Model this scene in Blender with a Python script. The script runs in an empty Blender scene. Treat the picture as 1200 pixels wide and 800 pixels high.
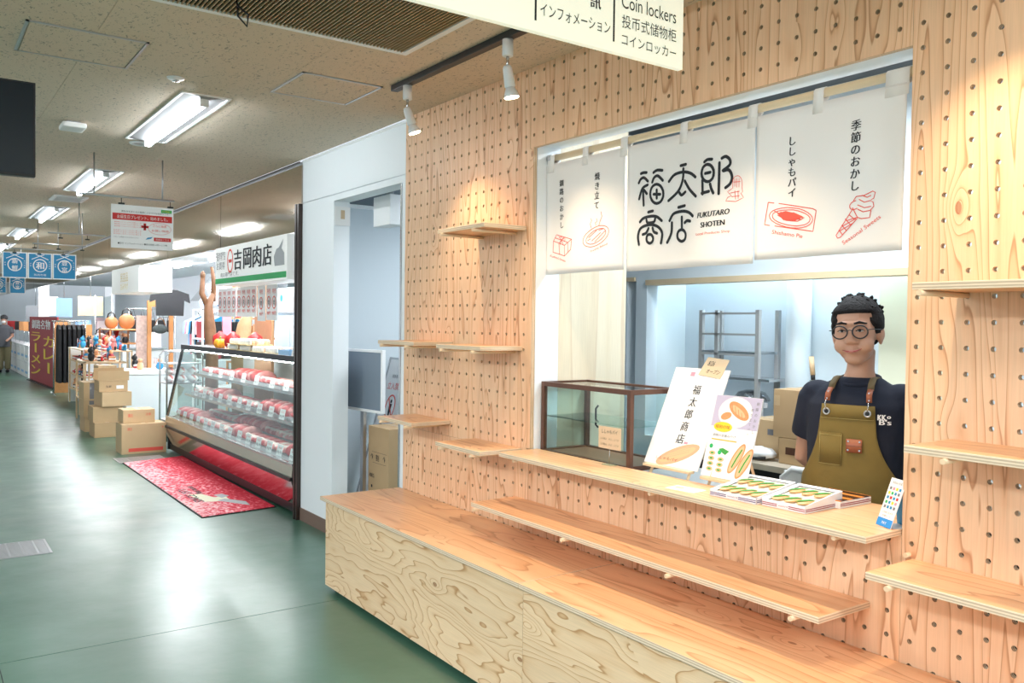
import bpy, bmesh, math, random
from mathutils import Vector, Matrix

random.seed(7)
SC = bpy.context.scene
COL = SC.collection
EYE = 1.575                      # camera height
WALL = 2.49                      # plane of the peg board faces
CEIL = 2.823

# ---------------------------------------------------------------- camera
F_PX, YAW, PIT, ROL = 995.44, 0.952773, -0.0217242, 0.0127123
cam_d = bpy.data.cameras.new('camera')
cam_d.sensor_width = 36.0
cam_d.lens = F_PX * 36.0 / 1200.0
cam_d.clip_start = 0.05
cam = bpy.data.objects.new('camera', cam_d)
COL.objects.link(cam)
fw = Vector((-math.sin(YAW)*math.cos(PIT), math.cos(YAW)*math.cos(PIT), math.sin(PIT)))
rt = Vector((math.cos(YAW), math.sin(YAW), 0.0))
up = rt.cross(fw)
r2 = rt*math.cos(ROL) + up*math.sin(ROL)
u2 = -rt*math.sin(ROL) + up*math.cos(ROL)
cam.matrix_world = Matrix(((r2.x, u2.x, -fw.x, 0), (r2.y, u2.y, -fw.y, 0), (r2.z, u2.z, -fw.z, EYE), (0, 0, 0, 1)))
SC.camera = cam

# ---------------------------------------------------------------- world (the rest of the lit hall) and exposure
W = bpy.data.worlds.new('world'); SC.world = W; W.use_nodes = True
bgn = W.node_tree.nodes['Background']
bgn.inputs[0].default_value = (0.86, 0.93, 1.0, 1); bgn.inputs[1].default_value = 0.52
SC.view_settings.view_transform = 'Standard'
SC.view_settings.look = 'None'
SC.view_settings.gamma = 1.0
SC.view_settings.use_curve_mapping = False
SC.view_settings.exposure = 0.85

TUBE_E = 23.0        # emission of the hall's fluorescent tubes
SHOP_E = 60.0        # emission of tubes inside the shops
SPOT_W = 28.0        # watts of each warm track spot

def area(name, loc, size, size_y, power, color, rot=(0, 0, 0)):
    d = bpy.data.lights.new(name, 'AREA'); d.shape = 'RECTANGLE'; d.size = size; d.size_y = size_y
    d.energy = power; d.color = color
    o = bpy.data.objects.new(name, d); COL.objects.link(o); o.location = loc; o.rotation_euler = rot
    return o
# unseen area lights added as fill: hall behind the photographer, shop kitchen
for k, (lx, ly) in enumerate([(-1.2, -1.6), (1.8, -1.6), (-4.4, -1.9), (1.6, 1.0)]):
    area('hall_fill_light', (lx, ly, CEIL-0.03), 1.3, 0.5, 66, (0.93, 0.97, 1.0))
area('kitchen_fill_light', (-2.2, 3.25, 2.66), 1.6, 0.3, 22, (0.86, 0.94, 1.0))
area('kitchen_fill_light', (-2.9, 4.08, 2.6), 1.2, 0.25, 20, (0.80, 0.92, 1.0))
for k, lx in enumerate((-9.0, -12.5, -16.0, -20.0, -25.0)):
    area('shop_fill_light', (lx, 3.05, 2.69), 2.4, 0.6, 50, (0.95, 0.97, 1.0))  # extra area lights added to brighten the shops, besides their tubes
area('passage_fill_light', (-5.0, 3.9, 2.5), 0.5, 0.9, 24, (0.90, 0.95, 1.0))  # added fill that lifts the passage walls, has no fixture

# ---------------------------------------------------------------- materials
MATS = {}
def new_mat(name):
    m = bpy.data.materials.new(name); m.use_nodes = True
    return m, m.node_tree.nodes, m.node_tree.links
def mat(name, col, rough=0.6, metal=0.0, emit=0.0, noise=0.0, nscale=12.0, bump=0.0, bscale=60.0, spec=0.5, coat=0.0, alpha=1.0, sub=0.0, ecol=None):
    if name in MATS: return MATS[name]
    m, N, L = new_mat(name); b = N['Principled BSDF']
    c = (col[0], col[1], col[2], 1)
    b.inputs['Base Color'].default_value = c
    b.inputs['Roughness'].default_value = rough
    b.inputs['Metallic'].default_value = metal
    b.inputs['Specular IOR Level'].default_value = spec
    if coat: b.inputs['Coat Weight'].default_value = coat; b.inputs['Coat Roughness'].default_value = 0.12
    if sub: b.inputs['Subsurface Weight'].default_value = sub; b.inputs['Subsurface Radius'].default_value = (0.02, 0.008, 0.005)
    if emit:
        e = ecol or col
        b.inputs['Emission Color'].default_value = (e[0], e[1], e[2], 1); b.inputs['Emission Strength'].default_value = emit
    if noise or bump:
        tc = N.new('ShaderNodeTexCoord')
    if noise:
        n = N.new('ShaderNodeTexNoise'); n.inputs['Scale'].default_value = nscale; n.inputs['Detail'].default_value = 5
        L.new(tc.outputs['Object'], n.inputs['Vector'])
        mx = N.new('ShaderNodeMix'); mx.data_type = 'RGBA'
        mx.inputs[6].default_value = tuple(max(0, v*(1-noise)) for v in c[:3])+(1,)
        mx.inputs[7].default_value = tuple(min(1, v*(1+noise)) for v in c[:3])+(1,)
        L.new(n.outputs['Fac'], mx.inputs[0]); L.new(mx.outputs[2], b.inputs['Base Color'])
    if bump:
        n2 = N.new('ShaderNodeTexNoise'); n2.inputs['Scale'].default_value = bscale; n2.inputs['Detail'].default_value = 4
        L.new(tc.outputs['Object'], n2.inputs['Vector'])
        bp = N.new('ShaderNodeBump'); bp.inputs['Strength'].default_value = bump; bp.inputs['Distance'].default_value = 0.01
        L.new(n2.outputs['Fac'], bp.inputs['Height']); L.new(bp.outputs[0], b.inputs['Normal'])
    MATS[name] = m
    return m

def math_node(N, L, op, a, b=None, c=None):
    n = N.new('ShaderNodeMath'); n.operation = op
    for i, v in enumerate((a, b, c)):
        if v is None: continue
        if isinstance(v, (int, float)): n.inputs[i].default_value = v
        else: L.new(v, n.inputs[i])
    return n.outputs[0]

def plywood(name, grain, light, mid, dark, contours=9.0, stretch=0.11, knots=0.55, offset=(0, 0, 0), rough=0.42, scale=4.2, across=None, lines=0.0):
    """rotary-cut softwood face veneer: contour lines of a stretched noise field, ringed knots, fine pores"""
    m, N, L = new_mat(name); b = N['Principled BSDF']
    tc = N.new('ShaderNodeTexCoord'); mp = N.new('ShaderNodeMapping')
    oi = N.new('ShaderNodeObjectInfo')
    sc = [1.0, 1.0, 1.0]; sc[grain] = stretch
    mp.inputs['Scale'].default_value = sc; mp.inputs['Location'].default_value = offset
    L.new(tc.outputs['Object'], mp.inputs['Vector'])
    add = N.new('ShaderNodeVectorMath'); add.operation = 'ADD'
    cmb = N.new('ShaderNodeCombineXYZ')
    L.new(math_node(N, L, 'MULTIPLY', oi.outputs['Random'], 17.0), cmb.inputs[0])
    L.new(math_node(N, L, 'MULTIPLY', oi.outputs['Random'], 11.0), cmb.inputs[1])
    L.new(math_node(N, L, 'MULTIPLY', oi.outputs['Random'], 23.0), cmb.inputs[2])
    L.new(mp.outputs[0], add.inputs[0]); L.new(cmb.outputs[0], add.inputs[1])
    V = add.outputs[0]
    n1 = N.new('ShaderNodeTexNoise'); n1.inputs['Scale'].default_value = scale; n1.inputs['Detail'].default_value = 3.0
    n1.inputs['Roughness'].default_value = 0.42; n1.inputs['Distortion'].default_value = 0.25
    L.new(V, n1.inputs['Vector'])
    # knots: sparse cells, less stretched
    mp2 = N.new('ShaderNodeMapping'); s2 = [1.0, 1.0, 1.0]; s2[grain] = 0.5
    mp2.inputs['Scale'].default_value = s2
    L.new(tc.outputs['Object'], mp2.inputs['Vector'])
    add2 = N.new('ShaderNodeVectorMath'); add2.operation = 'ADD'
    L.new(mp2.outputs[0], add2.inputs[0]); L.new(cmb.outputs[0], add2.inputs[1])
    vo = N.new('ShaderNodeTexVoronoi'); vo.inputs['Scale'].default_value = 5.2; vo.inputs['Randomness'].default_value = 1.0
    L.new(add2.outputs[0], vo.inputs['Vector'])
    sepc = N.new('ShaderNodeSeparateColor'); L.new(vo.outputs['Color'], sepc.inputs[0])
    on = math_node(N, L, 'GREATER_THAN', sepc.outputs[0], 1.0-knots)
    d = math_node(N, L, 'MULTIPLY', vo.outputs['Distance'], 5.5)
    g = math_node(N, L, 'POWER', 2.718, math_node(N, L, 'MULTIPLY', math_node(N, L, 'MULTIPLY', d, d), -1.0))
    kb = math_node(N, L, 'MULTIPLY', g, on)
    h = math_node(N, L, 'ADD', math_node(N, L, 'MULTIPLY', n1.outputs['Fac'], contours), math_node(N, L, 'MULTIPLY', kb, 2.8))
    if across is not None:
        sx = N.new('ShaderNodeSeparateXYZ'); L.new(V, sx.inputs[0])
        h = math_node(N, L, 'ADD', h, math_node(N, L, 'MULTIPLY', sx.outputs[across], lines))
    fr = math_node(N, L, 'FRACT', h)
    rp = N.new('ShaderNodeValToRGB'); L.new(fr, rp.inputs[0])
    e = rp.color_ramp.elements
    e[0].position = 0.0; e[0].color = (*light, 1)
    e[1].position = 1.0; e[1].color = (*dark, 1)
    e[1].color = (*light, 1)
    k = e.new(0.55); k.color = (*[(light[i]*0.7+mid[i]*0.3) for i in range(3)], 1)
    k = e.new(0.80); k.color = (*mid, 1)
    k = e.new(0.91); k.color = (*dark, 1)
    k = e.new(0.95); k.color = (*light, 1)
    # broad tone variation and pores
    n3 = N.new('ShaderNodeTexNoise'); n3.inputs['Scale'].default_value = 2.2; n3.inputs['Detail'].default_value = 3
    L.new(V, n3.inputs['Vector'])
    mp3 = N.new('ShaderNodeMapping'); s3 = [1.0, 1.0, 1.0]; s3[grain] = 0.03; mp3.inputs['Scale'].default_value = s3
    L.new(tc.outputs['Object'], mp3.inputs['Vector'])
    n4 = N.new('ShaderNodeTexNoise'); n4.inputs['Scale'].default_value = 260; n4.inputs['Detail'].default_value = 2
    L.new(mp3.outputs[0], n4.inputs['Vector'])
    t = math_node(N, L, 'ADD', math_node(N, L, 'MULTIPLY_ADD', n3.outputs['Fac'], 0.34, 0.83), math_node(N, L, 'MULTIPLY_ADD', n4.outputs['Fac'], 0.22, -0.11))
    mul = N.new('ShaderNodeVectorMath'); mul.operation = 'SCALE'
    L.new(rp.outputs[0], mul.inputs[0]); L.new(t, mul.inputs['Scale'])
    # dark knot cores
    core = math_node(N, L, 'MULTIPLY', math_node(N, L, 'LESS_THAN', vo.outputs['Distance'], 0.052), on)
    mix = N.new('ShaderNodeMix'); mix.data_type = 'RGBA'
    L.new(math_node(N, L, 'MULTIPLY', core, 0.75), mix.inputs[0]); L.new(mul.outputs[0], mix.inputs[6])
    mix.inputs[7].default_value = (dark[0]*0.55, dark[1]*0.42, dark[2]*0.35, 1)
    L.new(mix.outputs[2], b.inputs['Base Color'])
    b.inputs['Roughness'].default_value = rough
    b.inputs['Specular IOR Level'].default_value = 0.35
    bp = N.new('ShaderNodeBump'); bp.inputs['Strength'].default_value = 0.12; bp.inputs['Distance'].default_value = 0.002
    L.new(n4.outputs['Fac'], bp.inputs['Height']); L.new(bp.outputs[0], b.inputs['Normal'])
    MATS[name] = m
    return m

def plies(name, axis, light, dark, n=5, thick=0.021):
    """cut edge of plywood: alternating plies across the board thickness"""
    m, N, L = new_mat(name); b = N['Principled BSDF']
    tc = N.new('ShaderNodeTexCoord'); sp = N.new('ShaderNodeSeparateXYZ'); L.new(tc.outputs['Object'], sp.inputs[0])
    v = math_node(N, L, 'FRACT', math_node(N, L, 'MULTIPLY', sp.outputs[axis], n/2.0/thick))
    nz = N.new('ShaderNodeTexNoise'); nz.inputs['Scale'].default_value = 35; L.new(tc.outputs['Object'], nz.inputs['Vector'])
    v2 = math_node(N, L, 'ADD', v, math_node(N, L, 'MULTIPLY_ADD', nz.outputs['Fac'], 0.25, -0.125))
    rp = N.new('ShaderNodeValToRGB'); rp.color_ramp.elements[0].position = 0.44; rp.color_ramp.elements[1].position = 0.56
    rp.color_ramp.elements[0].color = (*light, 1); rp.color_ramp.elements[1].color = (*dark, 1)
    L.new(v2, rp.inputs[0]); L.new(rp.outputs[0], b.inputs['Base Color']); b.inputs['Roughness'].default_value = 0.6
    MATS[name] = m
    return m

def glass(name, tint=(0.93, 0.98, 0.97), refl=0.9):
    m, N, L = new_mat(name); N.remove(N['Principled BSDF']); out = N['Material Output']
    tr = N.new('ShaderNodeBsdfTransparent'); tr.inputs[0].default_value = (*tint, 1)
    gl = N.new('ShaderNodeBsdfGlossy'); gl.inputs['Roughness'].default_value = 0.03; gl.inputs[0].default_value = (refl, refl, refl, 1)
    fr = N.new('ShaderNodeFresnel'); fr.inputs[0].default_value = 1.5
    mx = N.new('ShaderNodeMixShader'); ge = N.new('ShaderNodeNewGeometry')
    L.new(math_node(N, L, 'MULTIPLY', fr.outputs[0], math_node(N, L, 'SUBTRACT', 1.0, ge.outputs['Backfacing'])), mx.inputs[0]); L.new(tr.outputs[0], mx.inputs[1]); L.new(gl.outputs[0], mx.inputs[2])
    L.new(mx.outputs[0], out.inputs[0])
    MATS[name] = m
    return m

PW_L, PW_M, PW_D = (0.84, 0.55, 0.345), (0.77, 0.455, 0.262), (0.53, 0.26, 0.13)
plywood('ply_wall', 2, PW_L, PW_M, PW_D, contours=20, stretch=0.10, knots=0.34, across=0, lines=8.0, scale=4.4)
plywood('ply_top', 0, (0.82, 0.49, 0.27), (0.74, 0.40, 0.205), (0.56, 0.27, 0.13), contours=15, stretch=0.12, knots=0.40, rough=0.34, across=1, lines=12.0, scale=4.0)
plywood('ply_front', 0, (0.85, 0.63, 0.40), (0.78, 0.535, 0.31), (0.50, 0.26, 0.105), contours=17, stretch=0.25, knots=0.70, scale=4.4, across=2, lines=6.0)
plywood('ply_cream', 2, (0.80, 0.72, 0.56), (0.77, 0.68, 0.51), (0.70, 0.58, 0.42), contours=5, stretch=0.05, knots=0.0)
plies('ply_edge_z', 2, (0.80, 0.66, 0.48), (0.55, 0.42, 0.29))
plies('ply_edge_y', 1, (0.80, 0.62, 0.43), (0.46, 0.30, 0.17))
glass('glass'); glass('glass_green', (0.80, 0.93, 0.90))
mat('dowel', (0.82, 0.62, 0.40), 0.5, noise=0.08)
mat('white_wall', (0.86, 0.90, 0.93), 0.62, bump=0.04, bscale=220)
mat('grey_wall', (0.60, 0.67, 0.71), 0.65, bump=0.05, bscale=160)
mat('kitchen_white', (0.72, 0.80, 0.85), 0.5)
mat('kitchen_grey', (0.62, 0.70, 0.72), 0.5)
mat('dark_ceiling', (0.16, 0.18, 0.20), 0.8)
mat('white', (0.86, 0.87, 0.88), 0.45)
mat('bright_white', (0.92, 0.92, 0.92), 0.55)
mat('paper', (0.88, 0.87, 0.86), 0.6)
mat('black', (0.012, 0.013, 0.015), 0.4)
mat('ink', (0.012, 0.016, 0.022), 0.7)
mat('ink_red', (0.80, 0.10, 0.07), 0.7)
mat('screen', (0.004, 0.012, 0.024), 0.25)
mat('steel', (0.62, 0.63, 0.64), 0.25, 1.0)
mat('steel_rough', (0.55, 0.56, 0.58), 0.38, 1.0)
mat('steel_panel', (0.86, 0.77, 0.68), 0.07, 1.0)
mat('bronze', (0.06, 0.045, 0.04), 0.3, 0.6)
mat('walnut', (0.10, 0.042, 0.024), 0.38, noise=0.3, nscale=30)
mat('card', (0.52, 0.35, 0.19), 0.75, noise=0.07, nscale=8)
mat('card_light', (0.60, 0.42, 0.24), 0.75, noise=0.07, nscale=8)
mat('kraft', (0.66, 0.50, 0.33), 0.8)
mat('tape', (0.58, 0.42, 0.24), 0.3)
mat('cloth', (0.86, 0.84, 0.82), 0.9, bump=0.06, bscale=700)
mat('rod_wood', (0.74, 0.58, 0.37), 0.5, noise=0.08)
mat('orange_wood', (0.62, 0.28, 0.10), 0.5, noise=0.2)
mat('pale_wood', (0.74, 0.55, 0.34), 0.5, noise=0.12)
mat('red', (0.62, 0.02, 0.02), 0.5)
mat('dark_red', (0.33, 0.02, 0.03), 0.5)
mat('green_print', (0.02, 0.42, 0.12), 0.5)
mat('yellow_print', (0.90, 0.62, 0.03), 0.5)
mat('blue_print', (0.02, 0.26, 0.52), 0.5)
mat('light_blue', (0.35, 0.60, 0.85), 0.5)
mat('grey_plastic', (0.42, 0.44, 0.46), 0.5)
mat('rubber', (0.02, 0.02, 0.02), 0.8)

# ---------------------------------------------------------------- mesh helpers
class MB:
    def __init__(s): s.bm = bmesh.new(); s.mi = 0
    def _f(s, vs, smooth=False):
        try:
            f = s.bm.faces.new(vs); f.material_index = s.mi; f.smooth = smooth; return f
        except ValueError: return None
    def box(s, x0, x1, y0, y1, z0, z1, bev=0.0):
        x0, x1 = min(x0, x1), max(x0, x1); y0, y1 = min(y0, y1), max(y0, y1); z0, z1 = min(z0, z1), max(z0, z1)
        if bev:
            b2 = bmesh.new(); bmesh.ops.create_cube(b2, size=1)
            for v in b2.verts: v.co = Vector(((x0+x1)/2+v.co.x*(x1-x0), (y0+y1)/2+v.co.y*(y1-y0), (z0+z1)/2+v.co.z*(z1-z0)))
            bmesh.ops.bevel(b2, geom=list(b2.edges), offset=bev, segments=2, affect='EDGES', profile=0.6)
            s.merge(b2); return s
        v = [s.bm.verts.new(p) for p in ((x0, y0, z0), (x1, y0, z0), (x1, y1, z0), (x0, y1, z0), (x0, y0, z1), (x1, y0, z1), (x1, y1, z1), (x0, y1, z1))]
        for q in ((0, 3, 2, 1), (4, 5, 6, 7), (0, 1, 5, 4), (1, 2, 6, 5), (2, 3, 7, 6), (3, 0, 4, 7)): s._f([v[i] for i in q])
        return s
    def merge(s, b2, smooth=False):
        mp = {v: s.bm.verts.new(v.co) for v in b2.verts}
        for f in b2.faces: s._f([mp[v] for v in f.verts], smooth)
        b2.free(); return s
    def tube(s, pts, r, n=8, cap=True, smooth=True):
        pts = [Vector(p) for p in pts]
        rs = r if isinstance(r, (list, tuple)) else [r]*len(pts)
        rings = []; prev = None
        for i, p in enumerate(pts):
            t = (pts[min(i+1, len(pts)-1)] - pts[max(i-1, 0)]).normalized()
            if prev is None:
                a = Vector((0, 0, 1)) if abs(t.z) < 0.9 else Vector((1, 0, 0))
                x = a.cross(t).normalized()
            else:
                x = (prev - t*prev.dot(t)).normalized()
            prev = x; y = t.cross(x)
            rings.append([s.bm.verts.new(p + (x*math.cos(2*math.pi*k/n) + y*math.sin(2*math.pi*k/n))*rs[i]) for k in range(n)])
        for a, b in zip(rings, rings[1:]):
            for k in range(n): s._f([a[k], a[(k+1) % n], b[(k+1) % n], b[k]], smooth)
        if cap: s._f(rings[0][::-1]); s._f(rings[-1])
        return s
    def lathe(s, prof, c=(0, 0, 0), n=20, axis='z', smooth=True):
        c = Vector(c); rings = []
        for r, h in prof:
            ring = []
            for k in range(n):
                a = 2*math.pi*k/n; p = (r*math.cos(a), r*math.sin(a), h)
                if axis == 'y': p = (p[0], p[2], p[1])
                if axis == 'x': p = (p[2], p[0], p[1])
                ring.append(s.bm.verts.new(c + Vector(p)))
            rings.append(ring)
        for a, b in zip(rings, rings[1:]):
            for k in range(n): s._f([a[k], a[(k+1) % n], b[(k+1) % n], b[k]], smooth)
        s._f(rings[0][::-1]); s._f(rings[-1]); return s
    def ell(s, c, r, seg=16, rings=10, rot=None, jit=0.0):
        b2 = bmesh.new(); bmesh.ops.create_uvsphere(b2, u_segments=seg, v_segments=rings, radius=1)
        M = rot or Matrix.Identity(3)
        for v in b2.verts:
            k = 1 + (random.random()-0.5)*jit
            v.co = Vector(c) + M @ Vector((v.co.x*r[0]*k, v.co.y*r[1]*k, v.co.z*r[2]*k))
        return s.merge(b2, True)
    def prism(s, pts, d):
        """polygon (3-D points, planar) extruded by vector d"""
        a = [s.bm.verts.new(p) for p in pts]; b = [s.bm.verts.new(Vector(p)+Vector(d)) for p in pts]
        s._f(a[::-1]); s._f(b)
        n = len(a)
        for k in range(n): s._f([a[k], a[(k+1) % n], b[(k+1) % n], b[k]])
        return s
    def quad(s, *p):
        s._f([s.bm.verts.new(q) for q in p]); return s
    def build(s, name, m, parent=None, bevel=0.0, fixn=True):
        if fixn: bmesh.ops.recalc_face_normals(s.bm, faces=list(s.bm.faces))
        me = bpy.data.meshes.new(name); s.bm.to_mesh(me); s.bm.free()
        for q in (m if isinstance(m, (list, tuple)) else [m]): me.materials.append(MATS[q] if isinstance(q, str) else q)
        o = bpy.data.objects.new(name, me); COL.objects.link(o)
        if parent: o.parent = parent
        if bevel:
            md = o.modifiers.new('bevel', 'BEVEL'); md.width = bevel; md.segments = 2; md.limit_method = 'ANGLE'
        return o

def thing(name, label, cat, loc=(0, 0, 0), rz=0.0, group=None, rot=None):
    o = bpy.data.objects.new(name, None); COL.objects.link(o); o.empty_display_size = 0.05
    o.location = loc; o.rotation_euler = rot or (0, 0, rz); o['label'] = label; o['category'] = cat
    if group: o['group'] = group
    return o
def tag(o, label, cat, group=None):
    o['label'] = label; o['category'] = cat
    if group: o['group'] = group
    return o
def struct(o): o['kind'] = 'structure'; return o
def box(name, m, parent, x0, x1, y0, y1, z0, z1, bev=0.0):
    return MB().box(x0, x1, y0, y1, z0, z1, bev).build(name, m, parent)
KIDS = {}
def kids(o):
    return [c for c in bpy.data.objects if c.parent is o]
def dup(root, loc, rz=None, label=None, group=None):
    def cp(o, par):
        c = o.copy(); COL.objects.link(c)
        if par: c.parent = par
        for k in KIDS.setdefault(o.name, kids(o)): cp(k, c)
        return c
    r = cp(root, None); r.location = loc
    if rz is not None: r.rotation_euler = (0, 0, rz)
    if label: r['label'] = label
    if group: r['group'] = group
    return r
def ply_board(name, parent, x0, x1, y0, y1, z0, z1, face='ply_top', edge='ply_edge_z', edge_axis=2):
    """board whose two large faces (normal along edge_axis) show veneer and whose rim shows the plies"""
    o = MB().box(x0, x1, y0, y1, z0, z1).build(name, [face, edge], parent)
    for p in o.data.polygons:
        if abs(p.normal[edge_axis]) < 0.5: p.material_index = 1
    md = o.modifiers.new('bevel', 'BEVEL'); md.width = 0.0012; md.segments = 1; md.limit_method = 'ANGLE'
    return o

# ---------------------------------------------------------------- printing and lettering
GL = {}
def glyphs(body):
    if body in GL: return GL[body]
    c = bpy.data.curves.new('g', 'FONT'); c.body = body; c.size = 1.0; c.resolution_u = 3
    o = bpy.data.objects.new('g', c); COL.objects.link(o)
    dg = bpy.context.evaluated_depsgraph_get()
    me = bpy.data.meshes.new_from_object(o.evaluated_get(dg))
    vs = [(v.co.x, v.co.y) for v in me.vertices]; fs = [tuple(p.vertices) for p in me.polygons]
    bpy.data.objects.remove(o); bpy.data.curves.remove(c); bpy.data.meshes.remove(me)
    if vs:
        xs = [v[0] for v in vs]; ys = [v[1] for v in vs]; bb = (min(xs), max(xs), min(ys), max(ys))
    else: bb = (0, 1, 0, 1)
    GL[body] = (vs, fs, bb); return GL[body]

class Print:
    """flat print on a surface: origin, right and up unit vectors, all sizes in metres; warp moves points with the cloth"""
    def __init__(s, parent, origin, right, up, lift=0.0008, warp=None):
        s.p = parent; s.o = Vector(origin); s.r = Vector(right).normalized(); s.u = Vector(up).normalized()
        s.n = s.r.cross(s.u); s.lift = lift; s.k = 1; s.b = {}; s.warp = warp
    def pt(s, x, y, k):
        q = s.o + s.r*x + s.u*y + s.n*(s.lift*k)
        return s.warp(q) if s.warp else q
    def add(s, name, m, vs, fs, k=None):
        mb = s.b.setdefault((name, m), MB()); k = s.k if k is None else k
        v = [mb.bm.verts.new(s.pt(x, y, k)) for x, y in vs]
        for f in fs: mb._f([v[i] for i in f])
    def rect(s, x0, y0, x1, y1, m, name='printed_panel', layer=1):
        s.add(name, m, [(x0, y0), (x1, y0), (x1, y1), (x0, y1)], [(0, 1, 2, 3)], layer)
    def poly(s, pts, m, name='printed_shape', layer=1):
        s.add(name, m, pts, [tuple(range(len(pts)))], layer)
    def disc(s, cx, cy, rx, ry, m, name='printed_shape', layer=1, n=24, rot=0.0):
        c, t = math.cos(rot), math.sin(rot)
        s.poly([(cx+rx*math.cos(a)*c-ry*math.sin(a)*t, cy+rx*math.cos(a)*t+ry*math.sin(a)*c) for a in (2*math.pi*i/n for i in range(n))], m, name, layer)
    def stroke(s, pts, w, m, name='printed_drawing', layer=2, caps=True):
        n = len(pts); L_, R_ = [], []
        closed = n > 3 and abs(pts[0][0]-pts[-1][0]) < 1e-4 and abs(pts[0][1]-pts[-1][1]) < 1e-4
        for i, (x, y) in enumerate(pts):
            if closed and i in (0, n-1): a, b = pts[n-2], pts[1]
            else: a, b = pts[max(i-1, 0)], pts[min(i+1, n-1)]
            dx, dy = b[0]-a[0], b[1]-a[1]; l = math.hypot(dx, dy) or 1
            L_.append((x-dy/l*w/2, y+dx/l*w/2)); R_.append((x+dy/l*w/2, y-dx/l*w/2))
        s.add(name, m, L_+R_, [(i, n+i, n+i+1, i+1) for i in range(n-1)], layer)
        if caps and not closed and w > 0.004:
            for q in (pts[0], pts[-1]):
                s.add(name, m, [(q[0]+w/2*math.cos(a), q[1]+w/2*math.sin(a)) for a in (2*math.pi*i/8 for i in range(8))], [tuple(range(8))], layer)
    def ring(s, cx, cy, rx, ry, w, m, layer=2, name='printed_drawing', n=24):
        s.stroke([(cx+rx*math.cos(2*math.pi*i/n), cy+ry*math.sin(2*math.pi*i/n)) for i in range(n)]+[(cx+rx, cy)], w, m, name, layer)
    def text(s, body, cx, cy, h, m='ink', w=None, name='lettering', layer=2, rot=0.0, align='c', slant=0.0, heavy=0.0):
        vs, fs, bb = glyphs(body)
        sy = h/max(bb[3]-bb[2], 1e-3) if any(ord(c) < 256 for c in body) or True else h
        sx = sy if w is None else w/max(bb[1]-bb[0], 1e-3)
        mx, my = (bb[0]+bb[1])/2, (bb[2]+bb[3])/2
        if align == 'l': mx = bb[0]
        if align == 'r': mx = bb[1]
        c, t = math.cos(rot), math.sin(rot)
        for dx in ((0,) if not heavy else (-heavy, heavy)):
            P = []
            for x, y in vs:
                X = (x-mx)*sx + (y-my)*sy*slant + dx; Y = (y-my)*sy
                P.append((cx+X*c-Y*t, cy+X*t+Y*c))
            s.add(name, m, P, fs, layer + (0.3 if dx > 0 else 0))
    def vtext(s, body, cx, ytop, h, pitch, m='ink', name='lettering', layer=2, dx=0.0, slant=0.0, wscale=1.0, heavy=0.0):
        for i, ch in enumerate(body):
            if ch == ' ': continue
            vs, fs, bb = glyphs(ch)
            if ch == 'ー': vs = [(0.5-(y-0.38), 0.38+(x-0.5)) for x, y in vs]
            for hv in ((0,) if not heavy else (-heavy, heavy)):
                P = [(cx + hv + dx*i + ((x-0.5)+(y-0.38)*slant)*h*wscale, ytop - i*pitch + (y-0.38)*h - h*0.5) for x, y in vs]
                s.add(name, m, P, fs, layer + (0.3 if hv > 0 else 0))
    def done(s):
        for (name, m), mb in s.b.items(): mb.build(name, m, s.p, fixn=False)
# ================================================================ the setting
def floor_material():
    m, N, L = new_mat('floor_green'); b = N['Principled BSDF']
    tc = N.new('ShaderNodeTexCoord')
    n = N.new('ShaderNodeTexNoise'); n.inputs['Scale'].default_value = 1.3; n.inputs['Detail'].default_value = 6
    L.new(tc.outputs['Object'], n.inputs['Vector'])
    rp = N.new('ShaderNodeValToRGB'); e = rp.color_ramp.elements
    e[0].position = 0.3; e[0].color = (0.040, 0.120, 0.080, 1); e[1].position = 0.7; e[1].color = (0.072, 0.170, 0.122, 1)
    L.new(n.outputs['Fac'], rp.inputs[0]); L.new(rp.outputs[0], b.inputs['Base Color'])
    n2 = N.new('ShaderNodeTexNoise'); n2.inputs['Scale'].default_value = 3.5; n2.inputs['Detail'].default_value = 3
    L.new(tc.outputs['Object'], n2.inputs['Vector'])
    r2_ = N.new('ShaderNodeValToRGB'); r2_.color_ramp.elements[0].color = (0.24, 0.24, 0.24, 1); r2_.color_ramp.elements[1].color = (0.42, 0.42, 0.42, 1)
    L.new(n2.outputs['Fac'], r2_.inputs[0]); L.new(r2_.outputs[0], b.inputs['Roughness'])
    bp = N.new('ShaderNodeBump'); bp.inputs['Strength'].default_value = 0.10; bp.inputs['Distance'].default_value = 0.02
    n3 = N.new('ShaderNodeTexNoise'); n3.inputs['Scale'].default_value = 7; L.new(tc.outputs['Object'], n3.inputs['Vector'])
    L.new(n3.outputs['Fac'], bp.inputs['Height']); L.new(bp.outputs[0], b.inputs['Normal'])
    b.inputs['Specular IOR Level'].default_value = 0.5
    b.inputs['Coat Weight'].default_value = 0.32; b.inputs['Coat Roughness'].default_value = 0.26
    MATS['floor_green'] = m
floor_material()
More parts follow.
